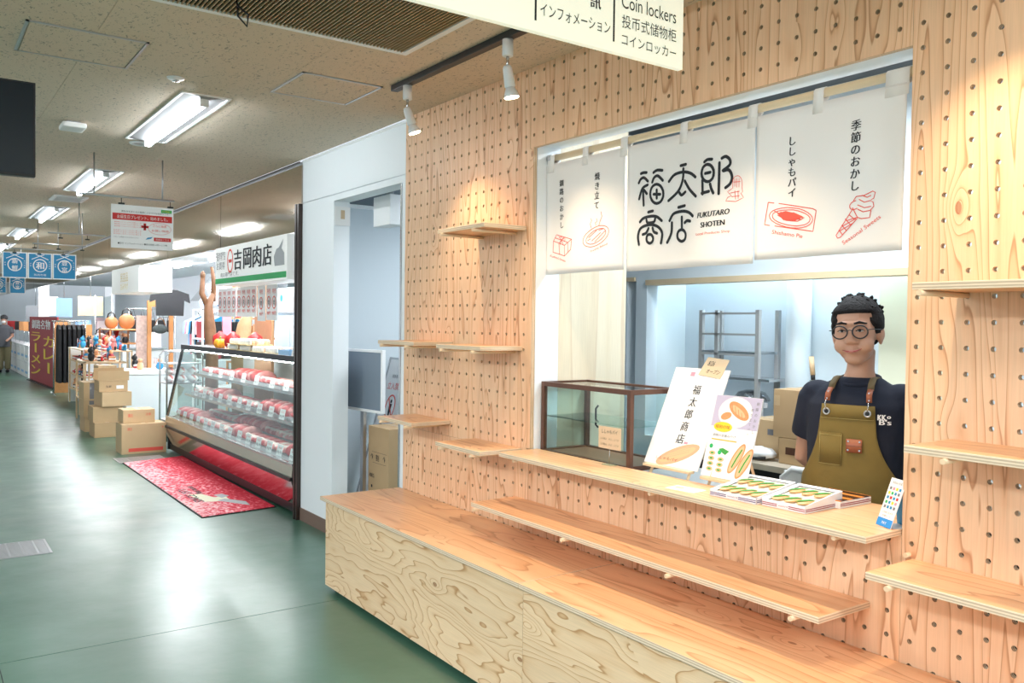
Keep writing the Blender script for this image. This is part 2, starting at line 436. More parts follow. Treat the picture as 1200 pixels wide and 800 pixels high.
def ceiling_material():
    m, N, L = new_mat('ceiling_board'); b = N['Principled BSDF']
    tc = N.new('ShaderNodeTexCoord')
    oi = N.new('ShaderNodeObjectInfo'); ad = N.new('ShaderNodeVectorMath'); ad.operation = 'ADD'
    mp = N.new('ShaderNodeMapping'); mp.inputs['Scale'].default_value = (1, 1.7, 1)
    L.new(tc.outputs['Object'], mp.inputs[0]); L.new(mp.outputs[0], ad.inputs[0]); L.new(oi.outputs['Location'], ad.inputs[1])
    n = N.new('ShaderNodeTexNoise'); n.inputs['Scale'].default_value = 42; n.inputs['Detail'].default_value = 2; n.inputs['Distortion'].default_value = 1.2
    L.new(ad.outputs[0], n.inputs['Vector'])
    rp = N.new('ShaderNodeValToRGB'); e = rp.color_ramp.elements
    e[0].position = 0.335; e[0].color = (0.34, 0.30, 0.24, 1); e[1].position = 0.40; e[1].color = (0.66, 0.555, 0.435, 1)
    L.new(n.outputs['Fac'], rp.inputs[0]); L.new(rp.outputs[0], b.inputs['Base Color'])
    bp = N.new('ShaderNodeBump'); bp.inputs['Strength'].default_value = 0.5; bp.inputs['Distance'].default_value = 0.004
    L.new(rp.outputs[0], bp.inputs['Height']); L.new(bp.outputs[0], b.inputs['Normal'])
    b.inputs['Roughness'].default_value = 0.85
    MATS['ceiling_board'] = m
ceiling_material()
mat('joint_dark', (0.03, 0.045, 0.04), 0.8)
mat('ceiling_back', (0.30, 0.29, 0.26), 0.9)
mat('trim_white', (0.82, 0.84, 0.85), 0.4)
mat('skirting', (0.20, 0.13, 0.10), 0.5)

# ---- floor: epoxy slabs with saw-cut joints
fl = struct(box('floor', 'joint_dark', None, -36, 5, -4, 9, -0.06, -0.004))
for x0, x1 in ((-36, -22), (-22, -13.3), (-13.3, -4.45), (-4.45, 5)):
    for y0, y1 in ((-4, 0.33), (0.33, 9)):
        box('floor_slab', 'floor_green', fl, x0+0.0025, x1-0.0025, y0+0.0025, y1-0.0025, -0.03, 0.0)

# ---- ceiling boards
ce = struct(box('ceiling', 'ceiling_back', None, -36, 5, -4, WALL+0.02, CEIL+0.012, CEIL+0.08))
cb = None
nx = 0
for i in range(22):
    for j in range(7):
        x0 = -34.72 + i*1.82; y0 = -3.89 + j*0.913
        if x0 > 4: continue
        if cb is None:
            cb = MB().box(0.0008, 1.8192, 0.0008, 0.9122, 0, 0.012).build('ceiling_tile', 'ceiling_board', ce); cb.location = (x0, y0, CEIL)
        else:
            c = cb.copy(); COL.objects.link(c); c.location = (x0, y0, CEIL)
struct(box('trim_ceiling', 'bronze', None, -34, -6.45, WALL+0.018, WALL+0.03, CEIL-0.008, CEIL))

# ---- peg board wall: perforated plywood boards
def perforated(parent, x0, x1, z0, z1, gx, gz=1.5933, p=0.075, r=0.0078, y0=WALL, y1=WALL+0.021):
    bm = bmesh.new()
    def centres(a, b, g):
        k0 = math.ceil((a+0.013-g)/p); k1 = math.floor((b-0.013-g)/p)
        return [g+k*p for k in range(k0, k1+1)]
    xs, zs = centres(x0, x1, gx), centres(z0, z1, gz)
    bx = [x0]+[(a+b)/2 for a, b in zip(xs, xs[1:])]+[x1]; bz = [z0]+[(a+b)/2 for a, b in zip(zs, zs[1:])]+[z1]
    cache = {}
    def V(x, y, z):
        k = (round(x, 5), round(y, 5), round(z, 5))
        if k not in cache: cache[k] = bm.verts.new((x, y, z))
        return cache[k]
    n = 16
    for i, cx in enumerate(xs):
        for j, cz in enumerate(zs):
            a, b, c, d = bx[i], bx[i+1], bz[j], bz[j+1]
            ring, rim = [], []
            for k in range(n):
                # rim goes round the cell: corners at k = 2, 6, 10, 14
                t = (k+2) % 16; side, q = t//4, (t % 4)/4.0
                if side == 0: rx, rz = b, c+(d-c)*q
                elif side == 1: rx, rz = b+(a-b)*q, d
                elif side == 2: rx, rz = a, d+(c-d)*q
                else: rx, rz = a+(b-a)*q, c
                rim.append((rx, rz)); an = 2*math.pi*k/n
                ring.append((cx+r*math.cos(an), cz+r*math.sin(an)))
            for k in range(n):
                m_ = (k+1) % n
                bm.faces.new([V(rim[k][0], y0, rim[k][1]), V(rim[m_][0], y0, rim[m_][1]), V(ring[m_][0], y0, ring[m_][1]), V(ring[k][0], y0, ring[k][1])])
                bm.faces.new([V(rim[m_][0], y1, rim[m_][1]), V(rim[k][0], y1, rim[k][1]), V(ring[k][0], y1, ring[k][1]), V(ring[m_][0], y1, ring[m_][1])])
                f = bm.faces.new([V(ring[k][0], y0, ring[k][1]), V(ring[m_][0], y0, ring[m_][1]), V(ring[m_][0], y1, ring[m_][1]), V(ring[k][0], y1, ring[k][1])])
                f.material_index = 1
    for (ax, az, bx_, bz_) in ((x0, z0, x1, z0), (x1, z0, x1, z1), (x1, z1, x0, z1), (x0, z1, x0, z0)):
        f = bm.faces.new([bm.verts.new(q) for q in ((ax, y0, az), (bx_, y0, bz_), (bx_, y1, bz_), (ax, y1, az))]); f.material_index = 1
    bmesh.ops.recalc_face_normals(bm, faces=list(bm.faces))
    me = bpy.data.meshes.new('perforated_board'); bm.to_mesh(me); bm.free()
    me.materials.append(MATS['ply_wall']); me.materials.append(MATS['ply_edge_y'])
    o = bpy.data.objects.new('perforated_board', me); COL.objects.link(o); o.parent = parent
    return o
GX0, GX1 = -4.603, -1.388
pw = struct(MB().box(-4.60, -4.56, WALL+0.0215, WALL+0.05, 0.0, CEIL).box(-3.40, -3.36, WALL+0.0215, WALL+0.045, 0, CEIL)
            .box(-1.41, -1.37, WALL+0.0215, WALL+0.05, 0, 0.92).build('wall_front', 'pale_wood', None))     # battens that carry the boards
perforated(pw, -4.65, -3.3705, 0.932, CEIL, GX0)
perforated(pw, -4.65, -3.3705, 0.0, 0.9305, GX0)
perforated(pw, -3.3695, -1.4205, 2.433, CEIL, GX1)
perforated(pw, -3.3695, -1.4205, 0.0, 0.9365, GX1)
perforated(pw, -1.4195, -0.20, 0.0, CEIL, GX1)
def edge_strip(x0, x1, y0, y1, z0, z1):
    o = MB().box(x0, x1, y0, y1, z0, z1).build('edge_strip', ['ply_wall', 'ply_edge_y'], pw)
    for p in o.data.polygons:
        if abs(p.normal[0]) > 0.5: p.material_index = 1
edge_strip(-3.3698, -3.34, WALL, WALL+0.021, 0.9575, 2.4328)

# ---- white wall that surrounds the shop opening (reveal) and the kitchen behind it
wr = struct(MB().box(-3.60, -3.335, WALL+0.022, 2.655, 0, CEIL).box(-3.335, -1.30, WALL+0.024, 2.655, 2.445, CEIL)
            .box(-3.335, -1.43, WALL+0.050, 2.54, 0, 0.90).build('wall_reveal', 'white_wall'))
struct(box('wall_cream_panel', 'ply_cream', None, -3.36, -3.335, 2.656, 3.11, 0, CEIL))
# kitchen partition at y=3.9 with a narrow opening and a wide serving opening
kp = struct(MB().box(-4.60, -4.17, 3.9, 4.0, 0, CEIL).box(-4.17, -0.1, 3.9, 4.0, 1.865, CEIL).box(-4.085, -3.985, 3.9, 4.0, 0, 1.865)
            .box(-3.985, -0.1, 3.9, 3.97, 0, 0.86).build('wall_partition', 'kitchen_white'))
struct(box('trim_1', 'rod_wood', None, -3.985, -1.0, 3.885, 4.0, 1.83, 1.864))
struct(box('trim_2', 'rod_wood', None, -4.165, -4.09, 3.885, 4.0, 1.86, 1.885))
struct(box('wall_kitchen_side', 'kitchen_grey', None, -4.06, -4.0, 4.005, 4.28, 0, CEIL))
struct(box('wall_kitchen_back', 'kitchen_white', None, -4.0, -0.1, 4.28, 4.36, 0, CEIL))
struct(box('wall_kitchen_right', mat('yellow_wall', (0.78, 0.78, 0.60), 0.6).name, None, -2.56, -2.2, 4.22, 4.275, 0, CEIL))
struct(box('wall_store_back', 'white_wall', None, -6.2, -4.065, 5.0, 5.08, 0, CEIL))
struct(box('wall_kitchen_end', 'kitchen_white', None, -0.1, -0.02, 2.52, 4.36, 0, CEIL))
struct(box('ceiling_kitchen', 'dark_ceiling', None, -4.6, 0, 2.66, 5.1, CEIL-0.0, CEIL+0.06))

# ---- white wall with the passage door, left of the peg board
Y0W, Y1W = WALL+0.032, 2.645
ww = struct(MB().box(-6.40, -5.80, Y0W, Y1W, 0, 2.488).box(-5.80, -4.75, Y0W, Y1W, 2.445, 2.488).box(-4.75, -3.61, Y0W, Y1W, 0, 2.488)
            .box(-6.40, -3.61, Y0W, Y1W, 2.494, CEIL).box(-6.39, -3.62, Y0W+0.01, Y1W, 2.488, 2.494).build('wall_left', 'white_wall'))
struct(box('baseboard_left', 'skirting', None, -6.40, -5.80, Y0W-0.006, Y0W, 0, 0.10))
struct(box('trim_3', 'trim_white', None, -6.40, -4.65, Y0W-0.006, Y0W, CEIL-0.018, CEIL))
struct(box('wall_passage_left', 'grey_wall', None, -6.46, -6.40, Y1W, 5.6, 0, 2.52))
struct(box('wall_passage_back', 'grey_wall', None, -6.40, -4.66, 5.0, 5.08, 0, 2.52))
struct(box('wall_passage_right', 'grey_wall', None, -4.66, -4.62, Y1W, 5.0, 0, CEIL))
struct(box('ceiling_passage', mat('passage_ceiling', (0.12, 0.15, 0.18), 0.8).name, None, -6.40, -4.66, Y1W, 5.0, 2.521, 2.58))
struct(box('trim_4', 'trim_white', None, -6.398, -6.375, Y1W, 4.99, 2.49, 2.52))
struct(box('trim_5', 'steel', None, -4.77, -4.753, Y0W-0.004, Y1W, 0, 2.44))

# ---- bronze mullion and polished panels over the shops
struct(MB().box(-6.475, -6.445, 2.485, 2.53, 0, 2.488).box(-6.44, -6.405, 2.49, 2.53, 0, 2.488).build('trim_6', 'bronze'))
tp = struct(box('wall_transom', 'steel_rough', None, -34, -6.405, 2.535, 2.56, 2.285, CEIL))
xe = -6.41
for w in (2.12, 2.12, 3.6, 2.4, 2.4, 2.4, 2.4, 2.4, 2.4, 2.4, 2.4):
    box('polished_panel', 'steel_panel', tp, xe-w+0.006, xe-0.006, 2.518, 2.536, 2.28, CEIL-0.03); xe -= w
struct(box('wall_shops_back', mat('shop_white', (0.80, 0.84, 0.88), 0.6).name, None, -34, -6.46, 6.2, 6.3, 0, CEIL))
struct(box('wall_far_end', 'shop_white', None, -36, -35.9, -4, 6.2, 0, CEIL))
struct(box('ceiling_shops', 'shop_white', None, -34, -6.46, 2.562, 6.2, 2.72, 2.80))
struct(box('wall_shops_end', 'shop_white', None, -6.46, -6.405, 2.65, 6.2, 0, 2.72))
# ================================================================ bench, shelves, counter
def bench(x0, x1, label):
    t = thing('display_bench', label, 'bench', (0, 0, 0), group='plywood display benches on casters')
    ply_board('lid', t, x0-(0.03 if x0 < -4 else 0)+0.0018, x1-0.0018, 1.965, 2.487, 0.5255, 0.5465)
    o = MB().box(x0+0.001, x1-0.001, 1.99, 2.008, 0.03, 0.5255).build('front_panel', ['ply_front', 'ply_edge_y'], t)
    for p in o.data.polygons:
        if abs(p.normal[0]) > 0.5: p.material_index = 1
    MB().box(x0+0.001, x0+0.019, 2.008, 2.48, 0.03, 0.5255).build('side_panel', 'ply_front', t)
    MB().box(x1-0.019, x1-0.001, 2.008, 2.48, 0.03, 0.5255).build('side_panel', 'ply_front', t)
    MB().box(x0+0.02, x1-0.02, 2.008, 2.48, 0.03, 0.042).build('bottom_panel', 'ply_front', t)
    for cx, cy in ((x0+0.07, 2.035), (x1-0.07, 2.035), (x0+0.07, 2.43), (x1-0.07, 2.43)):
        c = MB().lathe([(0.004, -0.010), (0.014, -0.010), (0.0145, 0), (0.014, 0.010), (0.004, 0.010)], (cx, cy, 0.0145), 14, 'y').build('caster', 'rubber', t)
        MB().box(cx-0.012, cx+0.012, cy-0.013, cy+0.013, 0.026, 0.0298).build('caster_plate', 'steel', c)
    return t
bench(-4.66, -2.70, 'long plywood display bench, left unit ending at the white wall passage')
bench(-2.70, -0.70, 'plywood display bench, right unit under the counter with swirling knots on its front')

def shelf(x0, x1, yf, top, label, name='peg_shelf', grp='plywood shelves on dowel pegs', pegs=None, yb=2.4895, thick=0.021):
    t = thing(name, label, 'shelf', ((x0+x1)/2, yb, top-thick), group=grp)
    cx = (x0+x1)/2
    ply_board('board', t, x0-cx, x1-cx, yf-yb, 0, 0, thick)
    for px in (pegs or (x0+0.05, x1-0.07)):
        g = round((px-GX1)/0.075)*0.075+GX1
        if x1 < -3.35: g = round((px-GX0)/0.075)*0.075+GX0
        MB().tube([(g-cx, yf-yb-0.012, -0.0082), (g-cx, 0.012, -0.0082)], 0.008, 12).build('dowel', 'dowel', t)
    return t
shelf(-3.83, -3.39, 2.24, 2.054, 'single small plywood peg shelf, the highest on the left peg board')
shelf(-4.505, -4.075, 2.24, 1.465, 'upper of two small peg shelves overhanging the left board edge')
shelf(-3.835, -3.415, 2.24, 1.460, 'small plywood peg shelf at mid height next to the counter opening')
shelf(-4.50, -4.09, 2.24, 1.022, 'lower small peg shelf overhanging the left edge, before the no entry sign')
shelf(-3.83, -3.41, 2.24, 0.953, 'small plywood peg shelf directly left of the counter')
shelf(-3.45, -1.52, 2.22, 0.7055, 'long plywood peg shelf between counter and bench', pegs=(-3.39, -2.75, -2.15, -1.60))
shelf(-1.265, -0.45, 2.24, 1.700, 'upper of three plywood shelves on the right peg board', pegs=(-1.22, -0.55))
shelf(-1.278, -0.45, 2.24, 1.252, 'middle of three plywood shelves on the right peg board', pegs=(-1.16, -0.55))
shelf(-1.385, -0.45, 2.24, 0.8735, 'lowest of three plywood shelves on the right peg board', pegs=(-1.30, -0.55))

# counter: one long board through the opening with a deeper part at its right end, on pegs
t = thing('serving_counter', 'plywood serving counter board running through the shop opening', 'counter', (-2.37, 2.49, 0.9365))
ply_board('board', t, -3.335+2.37+0.002, -1.422+2.37, 2.30-2.49, 2.53-2.49, 0.0005, 0.021)
ply_board('rear_board', t, -2.20+2.37, -1.31+2.37, 2.5305-2.49, 2.77-2.49, 0.0005, 0.021)
for px in (-3.233, -2.333, -1.538):
    MB().tube([(px+2.37, 2.30-2.49+0.012, -0.0082), (px+2.37, 0.012, -0.0082)], 0.008, 12).build('dowel', 'dowel', t)
# loose dowel stub beside the counter
tag(MB().tube([(-1.3955, 2.468, 0.884), (-1.3955, 2.52, 0.884)], 0.0075, 12).build('dowel_peg', 'dowel'), 'short wooden dowel peg left in a hole right of the counter', 'peg')

# low table behind the counter that carries the showcase and the easels
t = thing('back_table', 'grey topped table behind the counter under the showcase', 'table', (-2.76, 2.70, 0))
MB().box(-0.57, 0.555, -0.158, 0.20, 0.905, 0.935, 0.003).build('table_top', mat('table_grey', (0.50, 0.53, 0.54), 0.4).name, t)
for sx in (-0.53, 0.51):
    for sy in (-0.11, 0.17): MB().tube([(sx, sy, 0), (sx, sy, 0.905)], 0.014, 10).build('leg', 'steel_rough', t)

# ---------------------------------------------------------------- wooden glass showcase
def showcase():
    X0, X1, Y0_, Y1_, Z0, Z1 = -3.325, -2.69, 2.545, 2.845, 0.9355, 1.290
    t = thing('glass_showcase', 'dark wooden glass showcase with one glass shelf, on the table behind the counter', 'display case', ((X0+X1)/2, (Y0_+Y1_)/2, Z0))
    w = (X1-X0)/2; d = (Y1_-Y0_)/2; h = Z1-Z0; b = 0.022
    for sx in (-1, 1):
        for sy in (-1, 1):
            x = sx*(w-b/2); y = sy*(d-b/2)
            MB().box(x-b/2, x+b/2, y-b/2, y+b/2, 0, h, 0.001).build('corner_post', 'walnut', t)
    for z in (0.0, h-b):
        for sy in (-1, 1): MB().box(-w+b, w-b, sy*d-(b if sy > 0 else 0), sy*d+(b if sy < 0 else 0), z, z+b, 0.001).build('rail', 'walnut', t)
        for sx in (-1, 1): MB().box(sx*w-(b if sx > 0 else 0), sx*w+(b if sx < 0 else 0), -d+b, d-b, z, z+b, 0.001).build('rail', 'walnut', t)
    MB().box(-w+b, w-b, -d+b, d-b, 0.006, 0.014).build('base_panel', mat('brown_board', (0.22, 0.11, 0.07), 0.5).name, t)
    MB().box(-w+b, w-b, -d+0.008, -d+0.011, b, h-b).build('front_pane', 'glass', t)
    MB().box(-w+0.008, -w+0.011, -d+b, d-b, b, h-b).build('side_pane', 'glass', t)
    MB().box(w-0.011, w-0.008, -d+b, d-b, b, h-b).build('side_pane', 'glass', t)
    MB().box(-w+b, w-b, -d+b, d-b, h-0.008, h-0.005).build('top_pane', 'glass', t)
    dr = MB().box(-w+b, w-b, d-0.013, d-0.010, b, h-b).build('door', 'glass', t)
    MB().tube([(-w+0.10, d-0.014, 0.12), (-w+0.10, d-0.030, 0.135), (-w+0.10, d-0.030, 0.215), (-w+0.10, d-0.014, 0.23)], 0.005, 8).build('handle', 'black', dr)
    MB().box(-w+b, w-b, -d+0.02, d-0.02, 0.185, 0.189).build('glass_shelf', 'glass_green', t)
showcase()

# price card on a clear stand
t = thing('price_stand', 'handwritten kraft price card on a clear wire stand before the showcase', 'sign', (-2.77, 2.50, 0.9575))
MB().box(-0.028, 0.028, -0.02, 0.02, 0, 0.005, 0.001).build('base', 'glass_green', t)
MB().tube([(0, 0, 0.005), (0, 0, 0.075)], 0.0016, 8).build('stem', 'steel', t)
c = MB().box(-0.072, 0.072, -0.001, 0.001, 0.072, 0.168).build('price_card', 'kraft', t)
P = Print(c, (0, -0.001, 0.12), (1, 0, 0), (0, 0, 1), 0.0004)
P.text('ししゃもパイ', 0, 0.027, 0.018, 'ink', w=0.10, slant=0.15)
P.text('１０枚入　￥１，１７５', 0, -0.005, 0.010, 'ink', w=0.115, slant=0.2)
P.text('２０枚入　￥２，１５０', 0, -0.029, 0.010, 'ink', w=0.115, slant=0.2)
P.done()

# ---------------------------------------------------------------- two easels with posters
def easel_board(loc, w, h, lean, label, cards):
    t = thing('poster_easel', label, 'sign', loc)
    L_ = math.hypot(h, lean); u = Vector((0, lean, h)).normalized()
    b0 = Vector((0, -0.035, 0.048))
    right = Vector((1, 0, 0)); n = right.cross(u)
    pts = [b0+right*(-w/2), b0+right*(w/2), b0+right*(w/2)+u*L_, b0+right*(-w/2)+u*L_]
    pb = MB().prism([p-n*0.005 for p in pts], n*0.005).build('poster_board', 'paper', t)
    for sx in (-1, 1):
        MB().tube([(sx*(w/2-0.045), -0.045, 0.0), (sx*(w/2-0.075), -0.045+lean*0.85+0.012, h*0.85)], 0.0075, 4, smooth=False).build('front_leg', 'pale_wood', t)
    MB().tube([(0, lean+0.08, 0.0), (0, -0.03+lean*0.80+0.012, h*0.80)], 0.0075, 4, smooth=False).build('rear_leg', 'pale_wood', t)
    MB().box(-w/2+0.02, w/2-0.02, -0.062, -0.030, 0.036, 0.047, 0.001).build('ledge', 'pale_wood', t)
    return t, pb, b0, u, n, L_
mat('pastry', (0.78, 0.30, 0.12), 0.6, noise=0.25, nscale=60); mat('pastry_dark', (0.62, 0.24, 0.10), 0.6)
mat('pastry_pale', (0.88, 0.48, 0.26), 0.6); mat('leaf_print', (0.05, 0.35, 0.06), 0.6); mat('lilac', (0.52, 0.48, 0.64), 0.6)
mat('plate_print', (0.82, 0.80, 0.80), 0.6); mat('ink_grey', (0.20, 0.20, 0.22), 0.7); mat('pink_print', (0.85, 0.30, 0.38), 0.7)
mat('pastry_print', (0.90, 0.40, 0.25), 0.7)
t, pb, b0, u, n, L_ = easel_board((-2.505, 2.635, 0.9355), 0.305, 0.405, 0.19, 'tall white shop name poster on a wooden easel beside the showcase', 1)
P = Print(pb, b0, (1, 0, 0), u, 0.0006)
P.vtext('福太郎商店', 0.01, L_-0.075, 0.047, 0.056, 'ink', wscale=0.95, heavy=0.0008)
P.rect(0.035, 0.105, 0.055, 0.115, 'pink_print', 'printed_panel', 1)
P.rect(-0.055, L_-0.038, -0.03, L_-0.018, 'pink_print', 'printed_panel', 1)
P.text('釧路の銘菓', 0.0, 0.118, 0.006, 'ink_grey', w=0.04)
P.disc(0.02, 0.055, 0.115, 0.034, 'pastry_print', layer=1, rot=0.42)
P.disc(0.02, 0.055, 0.095, 0.020, 'pastry_pale', layer=1.4, rot=0.42)
for k in range(3): P.stroke([(-0.055+0.01*k, 0.030+0.012*k), (0.01+0.01*k, 0.050+0.012*k), (0.08, 0.075+0.010*k)], 0.003, 'pastry_print', layer=1.8)
P.text('ししゃもパイ', -0.03, 0.030, 0.014, 'ink', w=0.12, slant=0.2, layer=2.6)
P.done()
kc = MB(); q0 = b0+u*(L_-0.03)
kc.prism([q0+Vector((-0.01, 0, 0))+n*0.002, q0+Vector((0.115, 0, 0))+n*0.002-u*0.012, q0+Vector((0.135, 0, 0))+n*0.002+u*0.075, q0+Vector((0.012, 0, 0))+n*0.002+u*0.085], n*0.001)
kcard = kc.build('kraft_note', 'kraft', t)
P = Print(kcard, q0+n*0.003, (1, 0, 0), u, 0.0005)
P.text('8/26', 0.045, 0.055, 0.022, 'ink', w=0.035, rot=-0.05, slant=0.3); P.text('オープン', 0.068, 0.018, 0.020, 'ink', w=0.075, rot=-0.06, slant=0.2); P.done()

t, pb, b0, u, n, L_ = easel_board((-2.190, 2.60, 0.9355), 0.226, 0.315, 0.09, 'smaller pastry poster with plate photo on a wooden easel', 2)
P = Print(pb, b0, (1, 0, 0), u, 0.0006)
w = 0.1125
P.rect(-w, 0.20, w, L_-0.001, 'lilac', 'printed_panel', 1)
P.disc(-0.005, 0.262, 0.083, 0.062, 'plate_print', layer=1.5); P.disc(-0.005, 0.264, 0.066, 0.047, 'paper', layer=2)
P.disc(-0.045, 0.245, 0.026, 0.015, 'pastry', layer=2.4, rot=0.3); P.disc(0.012, 0.270, 0.058, 0.026, 'pastry', layer=2.8, rot=-0.5); P.disc(0.010, 0.268, 0.042, 0.012, 'pastry_pale', layer=3.1, rot=-0.5)
for k in range(4): P.stroke([(-0.028+0.018*k, 0.297-0.011*k), (-0.018+0.018*k, 0.270-0.011*k)], 0.003, 'pastry_dark', layer=3.3)
P.disc(-0.050, 0.200, 0.046, 0.020, 'yellow_print', layer=3); P.text('昭和の味', -0.050, 0.200, 0.015, 'dark_red', w=0.070, layer=3.5)
P.text('釧路の定番みやげ', -0.035, 0.166, 0.011, 'ink_grey', w=0.115); P.rect(-0.095, 0.146, 0.03, 0.151, mat('orange_print', (0.95, 0.45, 0.05), 0.6).name, 'printed_panel')
P.vtext('釧路のおかし', 0.096, 0.312, 0.014, 0.022, 'ink_grey'); P.vtext('焼き立てパイ', 0.075, 0.285, 0.012, 0.019, 'ink_grey', layer=3.6)
for k, (cx, cy) in enumerate(((0.045, 0.085), (0.085, 0.070))):
    P.disc(cx, cy, 0.066, 0.021, 'pastry', layer=1.5+k*0.9, rot=1.15); P.disc(cx, cy, 0.058, 0.015, 'pastry_pale', layer=1.9+k*0.9, rot=1.15)
    P.stroke([(cx-0.014, cy-0.034), (cx, cy), (cx+0.018, cy+0.036)], 0.007, 'leaf_print', layer=2.2+k*0.9)
P.poly([(-0.050, 0.112), (-0.030, 0.118), (0.004, 0.108), (-0.012, 0.092), (-0.028, 0.098)], 'leaf_print')
for cx, n_ in ((-0.077, 4), (-0.030, 3)):
    for k in range(n_):
        P.disc(cx, 0.030+0.021*k, 0.016, 0.009, 'pastry_pale', layer=1.5); P.disc(cx, 0.030+0.021*k, 0.009, 0.004, 'leaf_print', layer=2)
    P.disc(cx-0.012, 0.036+0.021*n_, 0.009, 0.009, 'green_print', layer=1.5)
P.done()

# ---------------------------------------------------------------- sample boxes on the counter
mat('box_white', (0.86, 0.86, 0.88), 0.45); mat('stripe_navy', (0.06, 0.04, 0.18), 0.5); mat('stripe_maroon', (0.28, 0.02, 0.06), 0.5)
mat('wrap_photo', (0.82, 0.70, 0.45), 0.25, noise=0.2, nscale=40); mat('leaf_green', (0.05, 0.30, 0.03), 0.5)
def tray_box(loc, w, d, h, label, stripes, rows, rz=0.0, hr=None):
    t = thing('pastry_box', label, 'box', loc, rz)
    hr = hr or h
    # open carton with a raised rim, higher at the back
    m_ = MB()
    def wall(ax, ay, bx, by, ha, hb, th=0.003):
        d_ = Vector((bx-ax, by-ay, 0)).normalized(); nn = Vector((-d_.y, d_.x, 0))*th
        m_.prism([(ax, ay, 0), (bx, by, 0), (bx, by, hb), (ax, ay, ha)], nn)
    wall(-w/2, -d/2, w/2, -d/2, h, h); wall(w/2, -d/2, w/2, d/2, h, hr); wall(w/2, d/2, -w/2, d/2, hr, hr); wall(-w/2, d/2, -w/2, -d/2, hr, h)
    m_.box(-w/2, w/2, -d/2, d/2, 0, 0.002); m_.build('box_wall', 'box_white', t)
    fl_ = MB().prism([(-w/2, -d/2, h), (w/2, -d/2, h), (w/2-0.014, -d/2+0.014, h-0.004), (-w/2+0.014, -d/2+0.014, h-0.004)], (0, 0, 0.0015))
    fl_.prism([(w/2, -d/2, h), (w/2, d/2, hr), (w/2-0.014, d/2-0.014, hr-0.004), (w/2-0.014, -d/2+0.014, h-0.004)], (0, 0, 0.0015))
    fl_.prism([(-w/2, -d/2, h), (-w/2, d/2, hr), (-w/2+0.014, d/2-0.014, hr-0.004), (-w/2+0.014, -d/2+0.014, h-0.004)], (0, 0, 0.0015))
    fl_.prism([(-w/2, d/2, hr), (w/2, d/2, hr), (w/2-0.014, d/2-0.014, hr-0.004), (-w/2+0.014, d/2-0.014, hr-0.004)], (0, 0, 0.0015))
    fl_.build('folded_rim', 'box_white', t)
    MB().prism([(-w/2+0.013, -d/2+0.013, h-0.010), (w/2-0.013, -d/2+0.013, h-0.010), (w/2-0.013, d/2-0.013, hr-0.010), (-w/2+0.013, d/2-0.013, hr-0.010)], (0, 0, 0.002)).build('inner_tray', mat('tray_cream', (0.88, 0.84, 0.72), 0.5).name, t)
    nr = rows
    for i in range(nr):
        for k in range(2):
            cx = -w/2+w*(i+0.75)/(nr+0.5); fy = -0.23+0.46*k; cy = fy*d; z = h-0.006+(hr-h)*(fy+0.5)
            pa = MB().ell((cx, cy, z), (w/(nr+0.5)*0.44, d*0.21, 0.006), 12, 6, jit=0.06).build('pastry', mat('wrap_pastry', (0.85, 0.46, 0.20), 0.35, noise=0.25, nscale=50).name, t)
            zz = z+0.0055
            MB().prism([(cx-0.016, cy-0.040, zz), (cx+0.004, cy-0.018, zz+0.001), (cx+0.016, cy+0.036, zz), (cx-0.002, cy+0.022, zz+0.001), (cx-0.018, cy-0.004, zz)], (0, 0, 0.001)).build('leaf', 'leaf_green', pa)
    P = Print(t, (0, -d/2, 0), (1, 0, 0), (0, 0, 1), 0.0005)
    for k in range(2):
        for a, b in ((-w/2+0.002, -w*0.14), (w*0.12, w/2-0.002)): P.rect(a, 0.006+0.006*k, b, 0.009+0.006*k, stripes, 'stripe')
    P.text('SHISHAMO PIE', -0.0*w, 0.0105, 0.005, stripes, w=w*0.22); P.done()
    P = Print(t, (w/2, 0, 0), (0, 1, 0), (0, 0, 1), 0.0005)
    for k in range(2): P.rect(-d/2+0.002, 0.006+0.006*k, d/2-0.002, 0.009+0.006*k, stripes, 'stripe')
    P.done(); return t
tray_box((-1.995, 2.500, 0.9577), 0.200, 0.235, 0.022, 'longer white sample box of leaf topped pastries with navy stripes, left on the counter', 'stripe_navy', 4, rz=0.05, hr=0.052)
tray_box((-1.795, 2.512, 0.9577), 0.172, 0.215, 0.024, 'smaller white sample box of pastries with maroon stripes and raised back, middle of the counter', 'stripe_maroon', 3, rz=0.03, hr=0.052)
t = thing('gift_box', 'flat white gift box with dark photo lid, rightmost on the counter', 'box', (-1.775, 2.672, 0.9577), -0.02)
MB().box(-0.085, 0.085, -0.092, 0.088, 0, 0.024, 0.0015).build('body', 'box_white', t)
def photo_lid():
    m, N, L = new_mat('photo_lid'); b = N['Principled BSDF']; tc = N.new('ShaderNodeTexCoord')
    g = N.new('ShaderNodeTexWave'); g.inputs['Scale'].default_value = 5.0; g.bands_direction = 'Y'; g.inputs['Distortion'].default_value = 1.5; L.new(tc.outputs['Object'], g.inputs[0])
    rp = N.new('ShaderNodeValToRGB'); e = rp.color_ramp.elements; e[0].color = (0.05, 0.01, 0.01, 1); e[1].color = (0.85, 0.30, 0.06, 1); e[0].position = 0.35; e[1].position = 0.95
    L.new(g.outputs[0], rp.inputs[0]); L.new(rp.outputs[0], b.inputs[0]); b.inputs['Roughness'].default_value = 0.25
    MATS['photo_lid'] = m
photo_lid()
MB().box(-0.084, 0.084, -0.091, 0.087, 0.0242, 0.027).build('lid', 'photo_lid', t)
P = Print(t, (0.085, 0, 0), (0, 1, 0), (0, 0, 1), 0.0005)
for k in range(2): P.rect(-0.09, 0.008+0.006*k, 0.086, 0.011+0.006*k, 'stripe_maroon', 'stripe')
P.text('銘菓', 0.065, 0.017, 0.006, 'stripe_maroon'); P.done()
